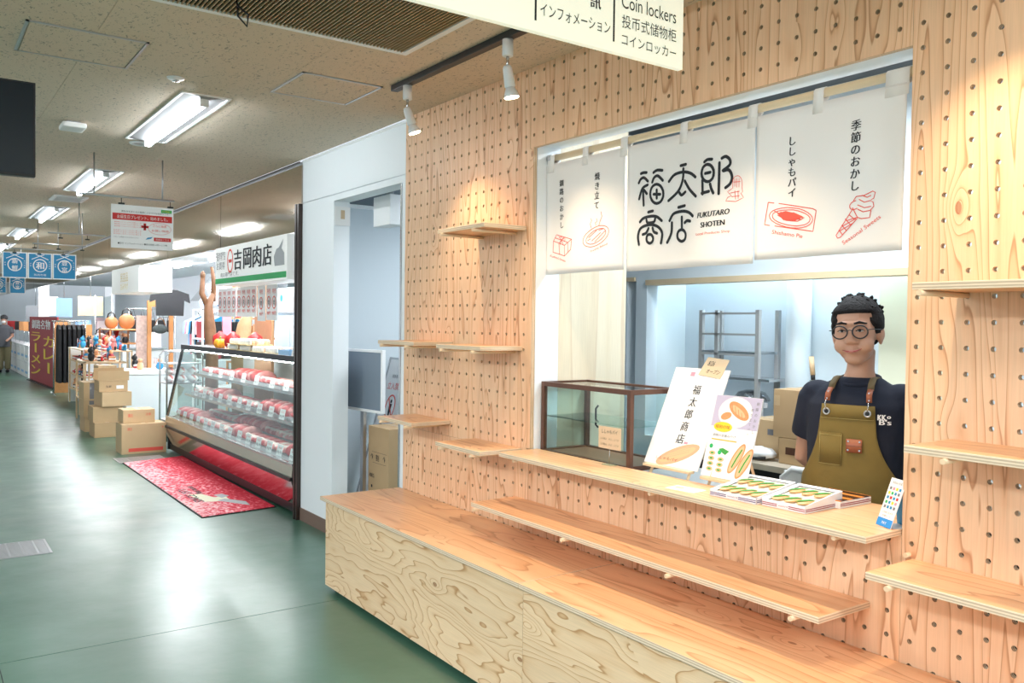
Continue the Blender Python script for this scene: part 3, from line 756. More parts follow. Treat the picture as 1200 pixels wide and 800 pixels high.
t = thing('leaflet', 'printed leaflet lying on the counter in front of the easels', 'leaflet', (-2.215, 2.385, 0.9577), 0.12)
lb = MB().box(-0.065, 0.065, -0.04, 0.04, 0, 0.0012).build('sheet', 'paper', t)
P = Print(lb, (0, 0, 0.0012), (1, 0, 0), (0, 1, 0), 0.0004)
P.disc(-0.03, 0.005, 0.022, 0.012, 'pastry_pale'); P.text('福太郎商店', 0.025, 0.018, 0.009, 'ink', w=0.05); P.text('北海道釧路市', 0.025, -0.01, 0.007, 'ink_red', w=0.055); P.done()

# leaning price card at the right end of the counter
t = thing('menu_card', 'white leaning menu card with blue foot at the right end of the counter', 'sign', (-1.462, 2.475, 0.9577), -0.42)
u = Vector((0, 0.055, 0.150)).normalized(); b0 = Vector((0, -0.012, 0.001)); w = 0.036; n = Vector((1, 0, 0)).cross(u)
cb_ = MB().prism([b0+Vector((-w, 0, 0)), b0+Vector((w, 0, 0)), b0+Vector((w, 0, 0))+u*0.155, b0+Vector((-w, 0, 0))+u*0.155], -n*0.002).build('card_face', 'paper', t)
P = Print(cb_, b0, (1, 0, 0), u, 0.0005)
P.rect(-w, 0, w, 0.026, mat('bright_blue', (0.03, 0.28, 0.72), 0.5).name, 'printed_panel'); P.text('PAY', 0, 0.012, 0.009, 'paper')
P.text('お支払い方法', 0, 0.142, 0.008, 'ink', w=0.045)
rr = random.Random(3)
for r_ in range(5):
    for c_ in range(4): P.rect(-0.028+c_*0.015, 0.058+r_*0.015, -0.028+c_*0.015+0.010, 0.067+r_*0.015, rr.choice(['red', 'ink_grey', 'green_print', 'yellow_print', 'blue_print', 'pink_print']), 'printed_mark')
P.text('ご利用できます', 0, 0.045, 0.006, 'ink_red', w=0.05); P.text('各種カード', 0, 0.034, 0.006, 'ink_grey', w=0.04); P.done()
MB().prism([(-0.034, 0.062, 0), (0.034, 0.062, 0), (0.034, 0.048, 0.125), (-0.034, 0.048, 0.125)], (0, 0.0015, 0)).build('card_back', 'blue_print', t)
MB().box(-0.034, 0.034, 0.0, 0.062, 0, 0.001).build('card_foot', 'grey_plastic', t)
ART_LOGO=[[(-2.67,2.223),(-2.655,2.225),(-2.635,2.223)],[(-2.683,2.185),(-2.67,2.2),(-2.65,2.203),(-2.627,2.185)],[(-2.628,2.17),(-2.661,2.158),(-2.681,2.116)],[(-2.657,2.154),(-2.653,2.086)],[(-2.651,2.151),(-2.633,2.133)],[(-2.593,2.217),(-2.571,2.224),(-2.541,2.219)],[(-2.6,2.177),(-2.589,2.195),(-2.567,2.2),(-2.538,2.177)],[(-2.534,2.121),(-2.535,2.109),(-2.541,2.098),(-2.549,2.09),(-2.56,2.086),(-2.572,2.085),(-2.584,2.088),(-2.595,2.095),(-2.604,2.105),(-2.61,2.117),(-2.612,2.13),(-2.61,2.142),(-2.605,2.153),(-2.596,2.161),(-2.585,2.165),(-2.573,2.166),(-2.561,2.162),(-2.55,2.155),(-2.542,2.145),(-2.536,2.134),(-2.534,2.121)],[(-2.591,2.126),(-2.552,2.121)],[(-2.573,2.142),(-2.572,2.107)],[(-2.438,2.224),(-2.409,2.225)],[(-2.423,2.21),(-2.425,2.168),(-2.449,2.124),(-2.505,2.089)],[(-2.503,2.168),(-2.472,2.192),(-2.422,2.196),(-2.381,2.185),(-2.353,2.166)],[(-2.414,2.159),(-2.386,2.122),(-2.348,2.089)],[(-2.445,2.116),(-2.431,2.104),(-2.41,2.114)],[(-2.307,2.219),(-2.291,2.226),(-2.268,2.224)],[(-2.257,2.169),(-2.258,2.158),(-2.262,2.149),(-2.269,2.143),(-2.277,2.139),(-2.287,2.139),(-2.297,2.142),(-2.306,2.148),(-2.313,2.156),(-2.318,2.166),(-2.32,2.177),(-2.318,2.188),(-2.314,2.197),(-2.307,2.203),(-2.298,2.207),(-2.289,2.207),(-2.279,2.204),(-2.27,2.198),(-2.263,2.189),(-2.258,2.179),(-2.257,2.169)],[(-2.3,2.173),(-2.274,2.174)],[(-2.314,2.149),(-2.31,2.093)],[(-2.315,2.097),(-2.278,2.1)],[(-2.273,2.128),(-2.267,2.11),(-2.256,2.091)],[(-2.231,2.205),(-2.23,2.086)],[(-2.22,2.221),(-2.201,2.225),(-2.182,2.21),(-2.182,2.19),(-2.213,2.173)],[(-2.21,2.171),(-2.185,2.171),(-2.17,2.145),(-2.177,2.119),(-2.199,2.105)],[(-2.624,2.054),(-2.595,2.056)],[(-2.676,2.017),(-2.654,2.031),(-2.608,2.035),(-2.57,2.029),(-2.542,2.01)],[(-2.635,2.024),(-2.627,2.009),(-2.589,2.009),(-2.581,2.022)],[(-2.683,1.921),(-2.688,1.96),(-2.669,1.991),(-2.615,2.0),(-2.566,1.988),(-2.539,1.959),(-2.545,1.917)],[(-2.622,1.985),(-2.637,1.967),(-2.659,1.962)],[(-2.596,1.985),(-2.588,1.968),(-2.569,1.96)],[(-2.592,1.939),(-2.593,1.933),(-2.596,1.928),(-2.601,1.924),(-2.607,1.922),(-2.613,1.921),(-2.62,1.923),(-2.626,1.926),(-2.631,1.93),(-2.634,1.936),(-2.635,1.942),(-2.634,1.948),(-2.631,1.953),(-2.627,1.957),(-2.621,1.959),(-2.614,1.959),(-2.607,1.958),(-2.601,1.955),(-2.597,1.95),(-2.593,1.945),(-2.592,1.939)],[(-2.449,2.056),(-2.412,2.059)],[(-2.498,2.006),(-2.475,2.033),(-2.426,2.038),(-2.387,2.029),(-2.363,2.012)],[(-2.485,1.997),(-2.488,1.955),(-2.51,1.917)],[(-2.429,2.015),(-2.428,1.966)],[(-2.411,1.99),(-2.397,1.997),(-2.378,1.993)],[(-2.404,1.938),(-2.405,1.931),(-2.408,1.924),(-2.414,1.919),(-2.421,1.917),(-2.428,1.916),(-2.436,1.918),(-2.443,1.922),(-2.449,1.927),(-2.453,1.934),(-2.454,1.942),(-2.453,1.949),(-2.45,1.956),(-2.444,1.961),(-2.437,1.963),(-2.43,1.964),(-2.422,1.962),(-2.415,1.958),(-2.409,1.952),(-2.405,1.945),(-2.404,1.938)]]
ART_STAMP=[[(-2.165,2.122),(-2.165,2.13),(-2.162,2.136),(-2.157,2.141),(-2.151,2.143),(-2.144,2.144),(-2.137,2.142),(-2.131,2.137),(-2.126,2.131),(-2.123,2.124),(-2.121,2.117),(-2.121,2.095),(-2.118,2.08),(-2.127,2.076),(-2.113,2.058),(-2.151,2.047),(-2.196,2.054),(-2.188,2.066),(-2.17,2.072),(-2.189,2.088),(-2.165,2.1),(-2.165,2.122)],[(-2.156,2.133),(-2.155,2.104)],[(-2.147,2.134),(-2.146,2.1)],[(-2.136,2.133),(-2.136,2.099)],[(-2.162,2.122),(-2.129,2.12)],[(-2.176,2.082),(-2.133,2.084)],[(-2.17,2.067),(-2.133,2.067)],[(-2.155,2.089),(-2.151,2.055)],[(-2.14,2.087),(-2.139,2.056)]]
ART_RED_LEFT=[[(-3.257,2.007),(-3.126,1.975),(-3.133,1.927),(-3.189,1.9),(-3.285,1.924),(-3.281,1.978),(-3.257,2.007)],[(-3.281,1.978),(-3.19,1.951),(-3.126,1.975)],[(-3.19,1.951),(-3.189,1.9)],[(-3.27,1.993),(-3.158,1.962),(-3.157,1.913)],[(-3.191,1.992),(-3.239,1.964),(-3.233,1.912)],[(-3.215,1.978),(-3.24,1.996),(-3.207,1.991),(-3.215,1.978),(-3.183,1.989),(-3.187,1.971),(-3.215,1.978),(-3.198,1.951)],[(-3.215,1.978),(-3.231,1.956)],[(-2.862,2.005),(-2.857,1.995),(-2.858,1.983),(-2.865,1.971),(-2.877,1.96),(-2.895,1.949),(-2.916,1.94),(-2.939,1.934),(-2.963,1.93),(-2.986,1.929),(-3.007,1.932),(-3.024,1.937),(-3.036,1.945),(-3.041,1.956),(-3.04,1.967),(-3.033,1.98),(-3.02,1.992),(-3.001,2.002),(-2.98,2.011),(-2.956,2.017),(-2.932,2.021),(-2.909,2.021),(-2.889,2.018),(-2.873,2.013),(-2.862,2.005)],[(-2.88,1.998),(-2.877,1.99),(-2.88,1.98),(-2.89,1.97),(-2.906,1.96),(-2.926,1.952),(-2.948,1.946),(-2.97,1.942),(-2.99,1.942),(-3.006,1.946),(-3.017,1.952),(-3.02,1.961),(-3.016,1.971),(-3.006,1.981),(-2.989,1.991),(-2.969,2.0),(-2.947,2.005),(-2.925,2.008),(-2.905,2.008),(-2.89,2.005),(-2.88,1.998)],[(-3.002,1.973),(-2.944,2.002)],[(-2.98,1.956),(-2.914,1.99)],[(-2.957,1.95),(-2.878,1.997)],[(-3.01,1.959),(-2.987,1.967)],[(-2.929,2.001),(-2.893,2.006)],[(-2.984,2.016),(-2.993,2.036),(-2.982,2.05),(-2.989,2.06)],[(-2.951,2.024),(-2.956,2.038),(-2.942,2.043),(-2.948,2.056)],[(-2.929,2.021),(-2.922,2.039),(-2.908,2.062),(-2.916,2.085)]]
ART_RED_RIGHT=[[(-2.002,2.028),(-1.977,2.023)],[(-1.959,2.02),(-1.814,1.986),(-1.799,1.978)],[(-2.002,2.028),(-2.016,1.948),(-1.994,1.943)],[(-1.975,1.94),(-1.812,1.907),(-1.799,1.978)],[(-1.814,1.947),(-1.818,1.939),(-1.828,1.932),(-1.842,1.927),(-1.861,1.925),(-1.883,1.925),(-1.907,1.928),(-1.93,1.933),(-1.952,1.941),(-1.971,1.95),(-1.986,1.96),(-1.994,1.97),(-1.997,1.98),(-1.992,1.989),(-1.982,1.996),(-1.966,2.0),(-1.946,2.002),(-1.923,2.002),(-1.9,1.998),(-1.876,1.993),(-1.855,1.985),(-1.838,1.976),(-1.824,1.966),(-1.816,1.957),(-1.814,1.947)],[(-1.826,1.949),(-1.829,1.943),(-1.837,1.938),(-1.85,1.934),(-1.866,1.933),(-1.885,1.933),(-1.906,1.936),(-1.927,1.941),(-1.946,1.947),(-1.962,1.954),(-1.975,1.962),(-1.982,1.97),(-1.984,1.978),(-1.981,1.985),(-1.972,1.99),(-1.958,1.993),(-1.941,1.994),(-1.921,1.993),(-1.9,1.991),(-1.88,1.986),(-1.862,1.979),(-1.846,1.972),(-1.834,1.964),(-1.827,1.957),(-1.826,1.949)],[(-1.977,1.995),(-1.946,1.977),(-1.899,1.981),(-1.852,1.959),(-1.881,1.949),(-1.928,1.956),(-1.964,1.979)],[(-1.958,1.983),(-1.869,1.957)],[(-1.946,1.969),(-1.864,1.953)],[(-1.952,1.988),(-1.858,1.959)],[(-1.714,1.885),(-1.708,1.875),(-1.698,1.877),(-1.638,1.936)],[(-1.714,1.885),(-1.657,1.966)],[(-1.702,1.898),(-1.653,1.921)],[(-1.691,1.914),(-1.643,1.935)],[(-1.678,1.931),(-1.638,1.939)],[(-1.669,1.951),(-1.648,1.933)],[(-1.682,1.938),(-1.661,1.915)],[(-1.694,1.918),(-1.675,1.897)],[(-1.704,1.903),(-1.691,1.886)],[(-1.639,1.969),(-1.649,1.966),(-1.658,1.967),(-1.664,1.97),(-1.667,1.976),(-1.666,1.983),(-1.661,1.989),(-1.653,1.993),(-1.644,1.995)],[(-1.657,1.973),(-1.638,1.939),(-1.623,1.933),(-1.593,1.934),(-1.589,1.957)],[(-1.654,1.995),(-1.644,2.008),(-1.614,2.009)],[(-1.614,2.009),(-1.585,2.019),(-1.575,2.014),(-1.58,1.996),(-1.594,1.989),(-1.582,1.983),(-1.579,1.969),(-1.593,1.957),(-1.618,1.955),(-1.638,1.966)],[(-1.634,1.998),(-1.614,1.986),(-1.594,1.989)],[(-1.639,1.98),(-1.613,1.968),(-1.589,1.97)],[(-1.624,2.01),(-1.604,2.001),(-1.59,2.006)]]
# ================================================================ noren curtain
RODY, RODZ = 2.585, 2.385
t = thing('curtain_rod', 'round pale wooden rod carrying the white shop curtain', 'rod', (-2.38, RODY, RODZ))
MB().tube([(-0.93, 0, 0), (0.945, 0, 0)], 0.0155, 16).build('pole', 'rod_wood', t)
for sx in (-0.955, 0.958):
    MB().tube([(sx, 0, 0), (sx+(0.03 if sx < 0 else -0.03), 0, 0)], 0.022, 14).build('bracket', 'steel_rough', t)
nt = thing('noren_curtain', 'white split shop curtain with black and red lettering hung across the opening', 'curtain', (0, 0, 0))
CY = RODY-0.019
def warp(q):
    x, y, z = q; k = max(0.0, min(1.0, (2.36-z)/0.5))
    d = (0.010*math.sin(x*9.3+0.6)+0.005*math.sin(x*23+1.0))*k
    return Vector((x, y+d, z))
def flatpt(x, z, off=0.0): return warp(Vector((x, CY+off, z)))
for xa, xb, zt, zb in ((-3.335, -2.768, 2.352, 1.815), (-2.752, -2.066, 2.352, 1.808), (-2.058, -1.478, 2.350, 1.820)):
    m_ = MB(); nx, nz = 40, 16
    g = [[flatpt(xa+(xb-xa)*i/nx, zt+(zb-zt)*j/nz) for j in range(nz+1)] for i in range(nx+1)]
    G = [[m_.bm.verts.new(p) for p in row] for row in g]
    for i in range(nx):
        for j in range(nz): m_._f([G[i][j], G[i][j+1], G[i+1][j+1], G[i+1][j]], True)
    o = m_.build('cloth_panel', 'cloth', nt)
    md = o.modifiers.new('solidify', 'SOLIDIFY'); md.thickness = 0.0016; md.offset = -1
    # sewn hems
    hm = MB()
    for (a, b, c, d) in ((xa, xa+0.010, zt, zb), (xb-0.010, xb, zt, zb)):
        for j in range(nz):
            z1, z2 = c+(d-c)*j/nz, c+(d-c)*(j+1)/nz
            hm.quad(flatpt(a, z1, -0.0012), flatpt(a, z2, -0.0012), flatpt(b, z2, -0.0012), flatpt(b, z1, -0.0012))
    for i in range(nx):
        x1, x2 = xa+(xb-xa)*i/nx, xa+(xb-xa)*(i+1)/nx
        hm.quad(flatpt(x1, zb+0.014, -0.0012), flatpt(x1, zb, -0.0012), flatpt(x2, zb, -0.0012), flatpt(x2, zb+0.014, -0.0012))
    hm.build('hem', 'cloth', nt)
for xm in (-2.418, -1.765):
    sm = MB()
    for j in range(16):
        z1, z2 = 2.35-0.53*j/16, 2.35-0.53*(j+1)/16
        sm.quad(flatpt(xm-0.002, z1, -0.0012), flatpt(xm-0.002, z2, -0.0012), flatpt(xm+0.002, z2, -0.0012), flatpt(xm+0.002, z1, -0.0012))
    sm.build('seam', mat('cloth_shade', (0.72, 0.71, 0.69), 0.9).name, nt)
for xm, hw in ((-3.300, 0.026), (-3.040, 0.020), (-2.778, 0.022), (-2.425, 0.020), (-2.080, 0.022), (-1.800, 0.020), (-1.512, 0.040)):
    m_ = MB(); prof = []
    for k in range(0, 13):
        a = math.radians(-60+300*k/12)
        prof.append((RODY-0.0185*math.cos(a), RODZ+0.0185*math.sin(a)))
    path = [(CY-0.003, 2.312)]+prof[0:1]+prof[1:10]+[(CY+0.004, 2.345)]
    path = [(CY-0.003, 2.312), (RODY-0.019, 2.365)]+[(RODY-0.0185*math.cos(math.radians(a)), RODZ+0.0185*math.sin(math.radians(a))) for a in range(-20, 201, 20)]+[(RODY+0.012, 2.365), (CY+0.004, 2.345)]
    ra = [[m_.bm.verts.new((xm+s_*hw, y, z)) for y, z in path] for s_ in (-1, 1)]
    for k in range(len(path)-1): m_._f([ra[0][k], ra[1][k], ra[1][k+1], ra[0][k+1]], True)
    o = m_.build('hanging_loop', 'cloth', nt)
    md = o.modifiers.new('solidify', 'SOLIDIFY'); md.thickness = 0.0015; md.offset = 0
P = Print(nt, (0, CY-0.0022, 0), (1, 0, 0), (0, 0, 1), 0.0004, warp)
def dense(pts):
    out = []
    for (a, b), (c, d) in zip(pts, pts[1:]):
        n = max(1, int(math.hypot(c-a, d-b)/0.012))
        for k in range(n): out.append((a+(c-a)*k/n, b+(d-b)*k/n))
    out.append(pts[-1]); return out
def smooth(pts):
    if len(pts) < 3 or len(pts) > 12: return dense(pts)
    out = []
    n = len(pts)
    for i in range(n-1):
        p0, p1, p2, p3 = pts[max(i-1, 0)], pts[i], pts[i+1], pts[min(i+2, n-1)]
        for k in range(5):
            t_ = k/5.0
            out.append(tuple(0.5*((2*p1[c])+(-p0[c]+p2[c])*t_+(2*p0[c]-5*p1[c]+4*p2[c]-p3[c])*t_*t_+(-p0[c]+3*p1[c]-3*p2[c]+p3[c])*t_**3) for c in (0, 1)))
    out.append(pts[-1]); return out
for st in ART_LOGO: P.stroke(smooth(st), 0.0125, 'ink', 'lettering')
for st in ART_STAMP: P.stroke(dense(st), 0.0022, 'ink_red', 'printed_drawing', 3)
for st in ART_RED_LEFT: P.stroke(dense(st), 0.0030, 'ink_red')
for st in ART_RED_RIGHT: P.stroke(dense(st), 0.0030, 'ink_red')
P.poly([(-1.965, 1.985), (-1.93, 1.990), (-1.89, 1.978), (-1.862, 1.962), (-1.895, 1.950), (-1.94, 1.958)], 'ink_red', 'printed_drawing', 1.5)
P.vtext('釧路のおかし', -3.214, 2.268, 0.034, 0.0402, heavy=0.0009); P.vtext('焼き立て', -2.949, 2.268, 0.038, 0.044, heavy=0.0009)
P.vtext('ししゃもパイ', -1.905, 2.254, 0.036, 0.0366, slant=0.05, heavy=0.0009); P.vtext('季節のおかし', -1.651, 2.264, 0.038, 0.040, slant=0.05, heavy=0.0009)
P.text('FUKUTARO', -2.256, 2.012, 0.021, 'ink', w=0.155, rot=0.02, slant=0.2, heavy=0.0012)
P.text('SHOTEN', -2.257, 1.972, 0.021, 'ink', w=0.115, rot=0.02, heavy=0.0014)
P.text('Local Products Shop', -2.257, 1.936, 0.013, 'ink_red', w=0.165, rot=0.01)
P.text("Kushiro's Sweets", -3.242, 1.892, 0.011, 'ink_red', w=0.13, rot=-0.26); P.text('Freshly Baked', -2.925, 1.921, 0.011, 'ink_red', w=0.125, rot=0.22)
P.text('Shishamo Pie', -1.922, 1.907, 0.014, 'ink_red', w=0.128, rot=-0.20); P.text('Seasonal Sweets', -1.622, 1.896, 0.014, 'ink_red', w=0.155, rot=0.53)
P.done()
# ================================================================ ceiling fittings
mat('tube_glow', (0.92, 0.97, 1.0), 0.5, emit=TUBE_E, ecol=(0.90, 0.96, 1.0))
mat('shop_glow', (0.95, 0.97, 1.0), 0.5, emit=SHOP_E, ecol=(0.95, 0.97, 1.0))
mat('lamp_white', (0.80, 0.82, 0.84), 0.35); mat('pan_white', (0.86, 0.87, 0.88), 0.3)
lt = thing('ceiling_light', 'nearest recessed fluorescent ceiling light, beside the round sprinkler', 'ceiling light', (-5.62, 1.36, CEIL), group='fluorescent ceiling lights')
m_ = MB()
for a, b, c, d in ((-0.75, 0.75, -0.135, -0.120), (-0.75, 0.75, 0.120, 0.135), (-0.75, -0.735, -0.12, 0.12), (0.735, 0.75, -0.12, 0.12)): m_.box(a, b, c, d, -0.008, 0.0)
m_.build('frame', 'trim_white', lt)
MB().prism([(-0.735, -0.12, -0.001), (-0.735, 0.12, -0.001), (-0.735, 0.03, -0.014), (-0.735, -0.03, -0.014)], (1.47, 0, 0)).build('reflector', mat('pan_grey', (0.22, 0.23, 0.24), 0.4).name, lt)
for sx in (-0.69, 0.69): MB().box(sx-0.012, sx+0.012, -0.022, 0.022, -0.055, -0.012).build('lamp_holder', 'pan_white', lt)
MB().tube([(-0.678, 0, -0.036), (0.678, 0, -0.036)], 0.021, 12).build('tube', 'tube_glow', lt)
names = ['second', 'third', 'fourth', 'fifth', 'sixth', 'seventh', 'eighth']
for k in range(7):
    dup(lt, (-8.60-2.95*k, 1.37, CEIL), label=names[k]+' fluorescent light along the ceiling row, counted from the camera')
dup(lt, (-2.2, -0.30, CEIL), label='fluorescent light above the photographer outside the picture')
dup(lt, (1.2, -0.30, CEIL), label='fluorescent light behind the photographer outside the picture')
dup(lt, (-7.6, -1.6, CEIL), label='fluorescent light over the left half of the corridor outside the picture')

def panel(name, x0, x1, y0, y1, label):
    t = thing(name, label, 'hatch', ((x0+x1)/2, (y0+y1)/2, CEIL)); w, d = (x1-x0)/2, (y1-y0)/2
    m_ = MB()
    for a, b, c, e in ((-w, w, -d, -d+0.012), (-w, w, d-0.012, d), (-w, -w+0.012, -d, d), (w-0.012, w, -d, d)): m_.box(a, b, c, e, -0.006, -0.0002)
    m_.build('frame', 'steel_rough', t)
    MB().box(-w+0.017, w-0.017, -d+0.017, d-0.017, -0.005, -0.0004).build('hatch_board', 'ceiling_board', t)
panel('ceiling_hatch', -4.61, -4.115, 0.405, 0.893, 'square ceiling access hatch at the upper left of the picture')
panel('ceiling_hatch', -4.58, -4.11, 1.615, 2.06, 'square ceiling access hatch next to the track end')

# return air grille
t = thing('ceiling_grille', 'large brown slatted ceiling grille in a white frame', 'grille', (-3.06, 1.33, CEIL))
m_ = MB()
for a, b, c, e in ((-0.48, 0.48, 0.53, 0.56), (-0.48, 0.48, -0.56, -0.53), (-0.48, -0.45, -0.53, 0.53), (0.45, 0.48, -0.53, 0.53)): m_.box(a, b, c, e, -0.012, -0.0002, 0.001)
m_.build('frame', 'trim_white', t)
MB().box(-0.45, 0.45, -0.53, 0.53, -0.0025, -0.0004).build('dark_backing', mat('grille_dark', (0.035, 0.022, 0.012), 0.9).name, t)
sl = None
for k in range(61):
    y = -0.519+k*0.0173
    if sl is None: sl = MB().box(-0.45, 0.45, -0.0022, 0.0022, -0.012, -0.003).build('slat', mat('grille_slat', (0.50, 0.36, 0.20), 0.5, 0.4).name, t); sl.location = (0, y, 0)
    else:
        c = sl.copy(); COL.objects.link(c); c.location = (0, y, 0)
tag(MB().tube([(-3.36, 1.05, CEIL-0.001), (-3.365, 1.055, CEIL-0.06), (-3.345, 1.085, CEIL-0.10), (-3.33, 1.085, CEIL-0.06), (-3.36, 1.05, CEIL-0.02)], 0.004, 8).build('wire_hook', 'black'), 'black wire loop hanging from the ceiling grille', 'hook')

t = thing('ceiling_vent', 'white framed louvred air vent between the second and third ceiling lights', 'vent', (-9.98, 1.37, CEIL))
m_ = MB()
for a, b, c, e in ((-0.22, 0.22, -0.16, -0.125), (-0.22, 0.22, 0.125, 0.16), (-0.22, -0.185, -0.125, 0.125), (0.185, 0.22, -0.125, 0.125)): m_.box(a, b, c, e, -0.014, -0.0002, 0.001)
m_.build('frame', 'trim_white', t); MB().box(-0.185, 0.185, -0.125, 0.125, -0.002, -0.0004).build('dark_backing', 'grille_dark', t)
for k in range(7): MB().box(-0.165+k*0.052, -0.148+k*0.052, -0.125, 0.125, -0.012, -0.003).build('louvre', 'trim_white', t)
t = thing('sprinkler', 'small round recessed sprinkler between the hatch and the first light', 'sprinkler', (-4.63, 1.133, CEIL))
MB().lathe([(0.012, -0.010), (0.040, -0.008), (0.045, -0.0005)], n=20).build('rosette', 'trim_white', t); MB().lathe([(0.006, -0.022), (0.018, -0.020), (0.018, -0.017), (0.006, -0.010)], n=12).build('deflector', 'steel', t)
t = thing('downlight', 'round white ceiling ring at the far end of the first light', 'ceiling light', (-6.50, 1.36, CEIL))
MB().lathe([(0.055, -0.002), (0.060, -0.010), (0.078, -0.010), (0.085, -0.0005)], n=24).build('ring', 'trim_white', t); MB().lathe([(0.054, -0.004), (0.054, -0.001)], n=24).build('cover', 'grey_plastic', t)
t = thing('wireless_speaker', 'white rounded wireless unit on the ceiling right of the black screen', 'speaker', (-6.10, 0.862, CEIL))
MB().box(-0.09, 0.09, -0.07, 0.07, -0.045, -0.012, 0.012).build('housing', 'bright_white', t); MB().box(-0.05, 0.05, -0.04, 0.04, -0.012, -0.0003).build('mount', 'grey_plastic', t)

# spotlight track
tr = tag(MB().box(-4.07, -0.6, 2.085, 2.125, CEIL-0.030, CEIL-0.0005, 0.002).build('spotlight_track', 'black'), 'black spotlight track on the ceiling in front of the peg board', 'track')
mat('bulb_glow', (1.0, 0.86, 0.66), 0.4, emit=24, ecol=(1.0, 0.80, 0.55))
def spot(x, aim, label, k=1.0):
    t = thing('track_spotlight', label, 'spotlight', (x, 2.105, CEIL-0.030), group='white track spotlights')
    MB().lathe([(0.022, -0.072), (0.024, -0.070), (0.024, -0.0005)], n=16).build('adapter', 'lamp_white', t)
    MB().tube([(0, 0, -0.07), (0, 0, -0.125)], 0.0065, 10).build('stem', 'steel', t)
    p = Vector((0, 0, -0.125)); d = (Vector(aim)-Vector((x, 2.105, CEIL-0.155))).normalized()
    e = p+d*0.075
    MB().tube([p-d*0.012, p, e, e+d*0.004], [0.016, 0.021, 0.024, 0.020], 14).build('lamp_socket', 'lamp_white', t)
    MB().tube([e+d*0.004, e+d*0.03, e+d*0.046], [0.019, 0.030, 0.034], 16).build('reflector', 'lamp_white', t)
    MB().tube([e+d*0.0465, e+d*0.049], [0.031, 0.030], 16).build('bulb', 'bulb_glow', t)
    ld = bpy.data.lights.new('warm_spot', 'SPOT'); ld.energy = SPOT_W*k; ld.color = (1.0, 0.74, 0.48); ld.spot_size = math.radians(96); ld.spot_blend = 0.9; ld.shadow_soft_size = 0.022
    lo = bpy.data.objects.new('warm_spot', ld); COL.objects.link(lo); lo.parent = t; lo.location = e+d*0.056
    lo.rotation_euler = d.to_track_quat('-Z', 'Y').to_euler()
spot(-3.92, (-3.78, 2.44, 1.6), 'white track spotlight at the left end of the track', 0.55)
spot(-3.02, (-2.95, 2.40, 0.9), 'white track spotlight second from the left end of the track')
spot(-2.10, (-2.00, 2.30, 0.7), 'track spotlight hidden behind the hanging sign')
spot(-1.22, (-0.95, 2.45, 1.3), 'track spotlight above the right peg board')
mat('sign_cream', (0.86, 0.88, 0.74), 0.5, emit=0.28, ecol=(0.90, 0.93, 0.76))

# hanging facility sign over the corridor
t = thing('hanging_sign', 'cream hanging facility sign with black lettering at the top of the picture', 'sign', (-1.940, 1.22, 2.40))
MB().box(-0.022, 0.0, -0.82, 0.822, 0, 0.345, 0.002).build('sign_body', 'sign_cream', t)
for sy in (-0.5, 0.55): MB().tube([(-0.011, sy, 0.345), (-0.011, sy, 0.422)], 0.005, 8).build('hanger', 'steel_rough', t)
P = Print(t, (0.0005, -1.22, -2.40), (0, 1, 0), (0, 0, 1), 0.0004)
for yy in (1.742, 1.446, 1.15): P.rect(yy-0.0035, 2.43, yy+0.0035, 2.74, 'ink', 'printed_line')
P.text('Coin lockers', 1.890, 2.560, 0.042, 'ink', w=0.235); P.text('投币式储物柜', 1.892, 2.500, 0.040, 'ink', w=0.235); P.text('コインロッカー', 1.892, 2.444, 0.034, 'ink', w=0.235)
P.rect(1.835, 2.60, 1.945, 2.72, 'bright_blue', 'pictogram', 1); P.rect(1.852, 2.618, 1.928, 2.70, 'paper', 'pictogram', 1.6); P.rect(1.866, 2.632, 1.914, 2.69, 'bright_blue', 'pictogram', 2.2)
P.text('Information', 1.595, 2.590, 0.046, 'ink', w=0.235, heavy=0.0006); P.text('資', 1.517, 2.533, 0.040, 'ink', heavy=0.0012); P.text('訊', 1.668, 2.533, 0.040, 'ink', heavy=0.0012); P.text('インフォメーション', 1.595, 2.466, 0.036, 'ink', w=0.265)
P.text('Toilet', 1.295, 2.650, 0.046, 'ink', w=0.16); P.text('洗', 1.20, 2.570, 0.042, 'ink'); P.text('手', 1.295, 2.570, 0.042, 'ink'); P.text('間', 1.385, 2.570, 0.042, 'ink')
for ch, yy in (('ト', 1.220), ('イ', 1.300), ('レ', 1.380)): P.text(ch, yy, 2.508, 0.036, 'ink')
P.done()

# black wall screen hanging at the left
t = thing('hanging_screen', 'black switched off screen hanging at the left edge', 'screen', (-4.2, 0.10, 2.178))
MB().box(-0.045, 0.0, -0.30, 0.350, 0, 0.405, 0.003).build('casing', 'black', t)
MB().box(0.0003, 0.0015, -0.29, 0.342, 0.012, 0.397).build('display_panel', 'screen', t)
MB().tube([(-0.02, -0.1, 0.405), (-0.02, -0.1, 0.644)], 0.018, 10).build('hanger', 'black', t)

# ---- hanging frames, clips, boards
def hanger_frame(x, ya, yb, z, rods, clips, label):
    t = thing('hanging_bar', label, 'bar', (x, (ya+yb)/2, z)); c = (ya+yb)/2
    MB().tube([(0, ya-c, 0), (0, yb-c, 0)], 0.008, 8).build('bar', 'steel_rough', t)
    for r in rods: MB().tube([(0, r-c, 0), (0, r-c, CEIL-z)], 0.006, 8).build('rod', 'steel_rough', t)
    for q in clips:
        MB().tube([(0, q-c, -0.008), (0, q-c, -0.045)], 0.003, 6).build('clip_stem', 'black', t); MB().box(-0.008, 0.008, q-c-0.022, q-c+0.022, -0.058, -0.045).build('clip', 'black', t)
    return t
hanger_frame(-7.10, 1.04, 1.73, 2.508, (1.148, 1.64), (1.34, 1.70), 'thin steel bar on two rods above the red and white notice')
hanger_frame(-10.3, 1.22, 1.78, 2.48, (1.52,), (1.34, 1.60), 'empty steel hanging bar between the notice and the blue banners')
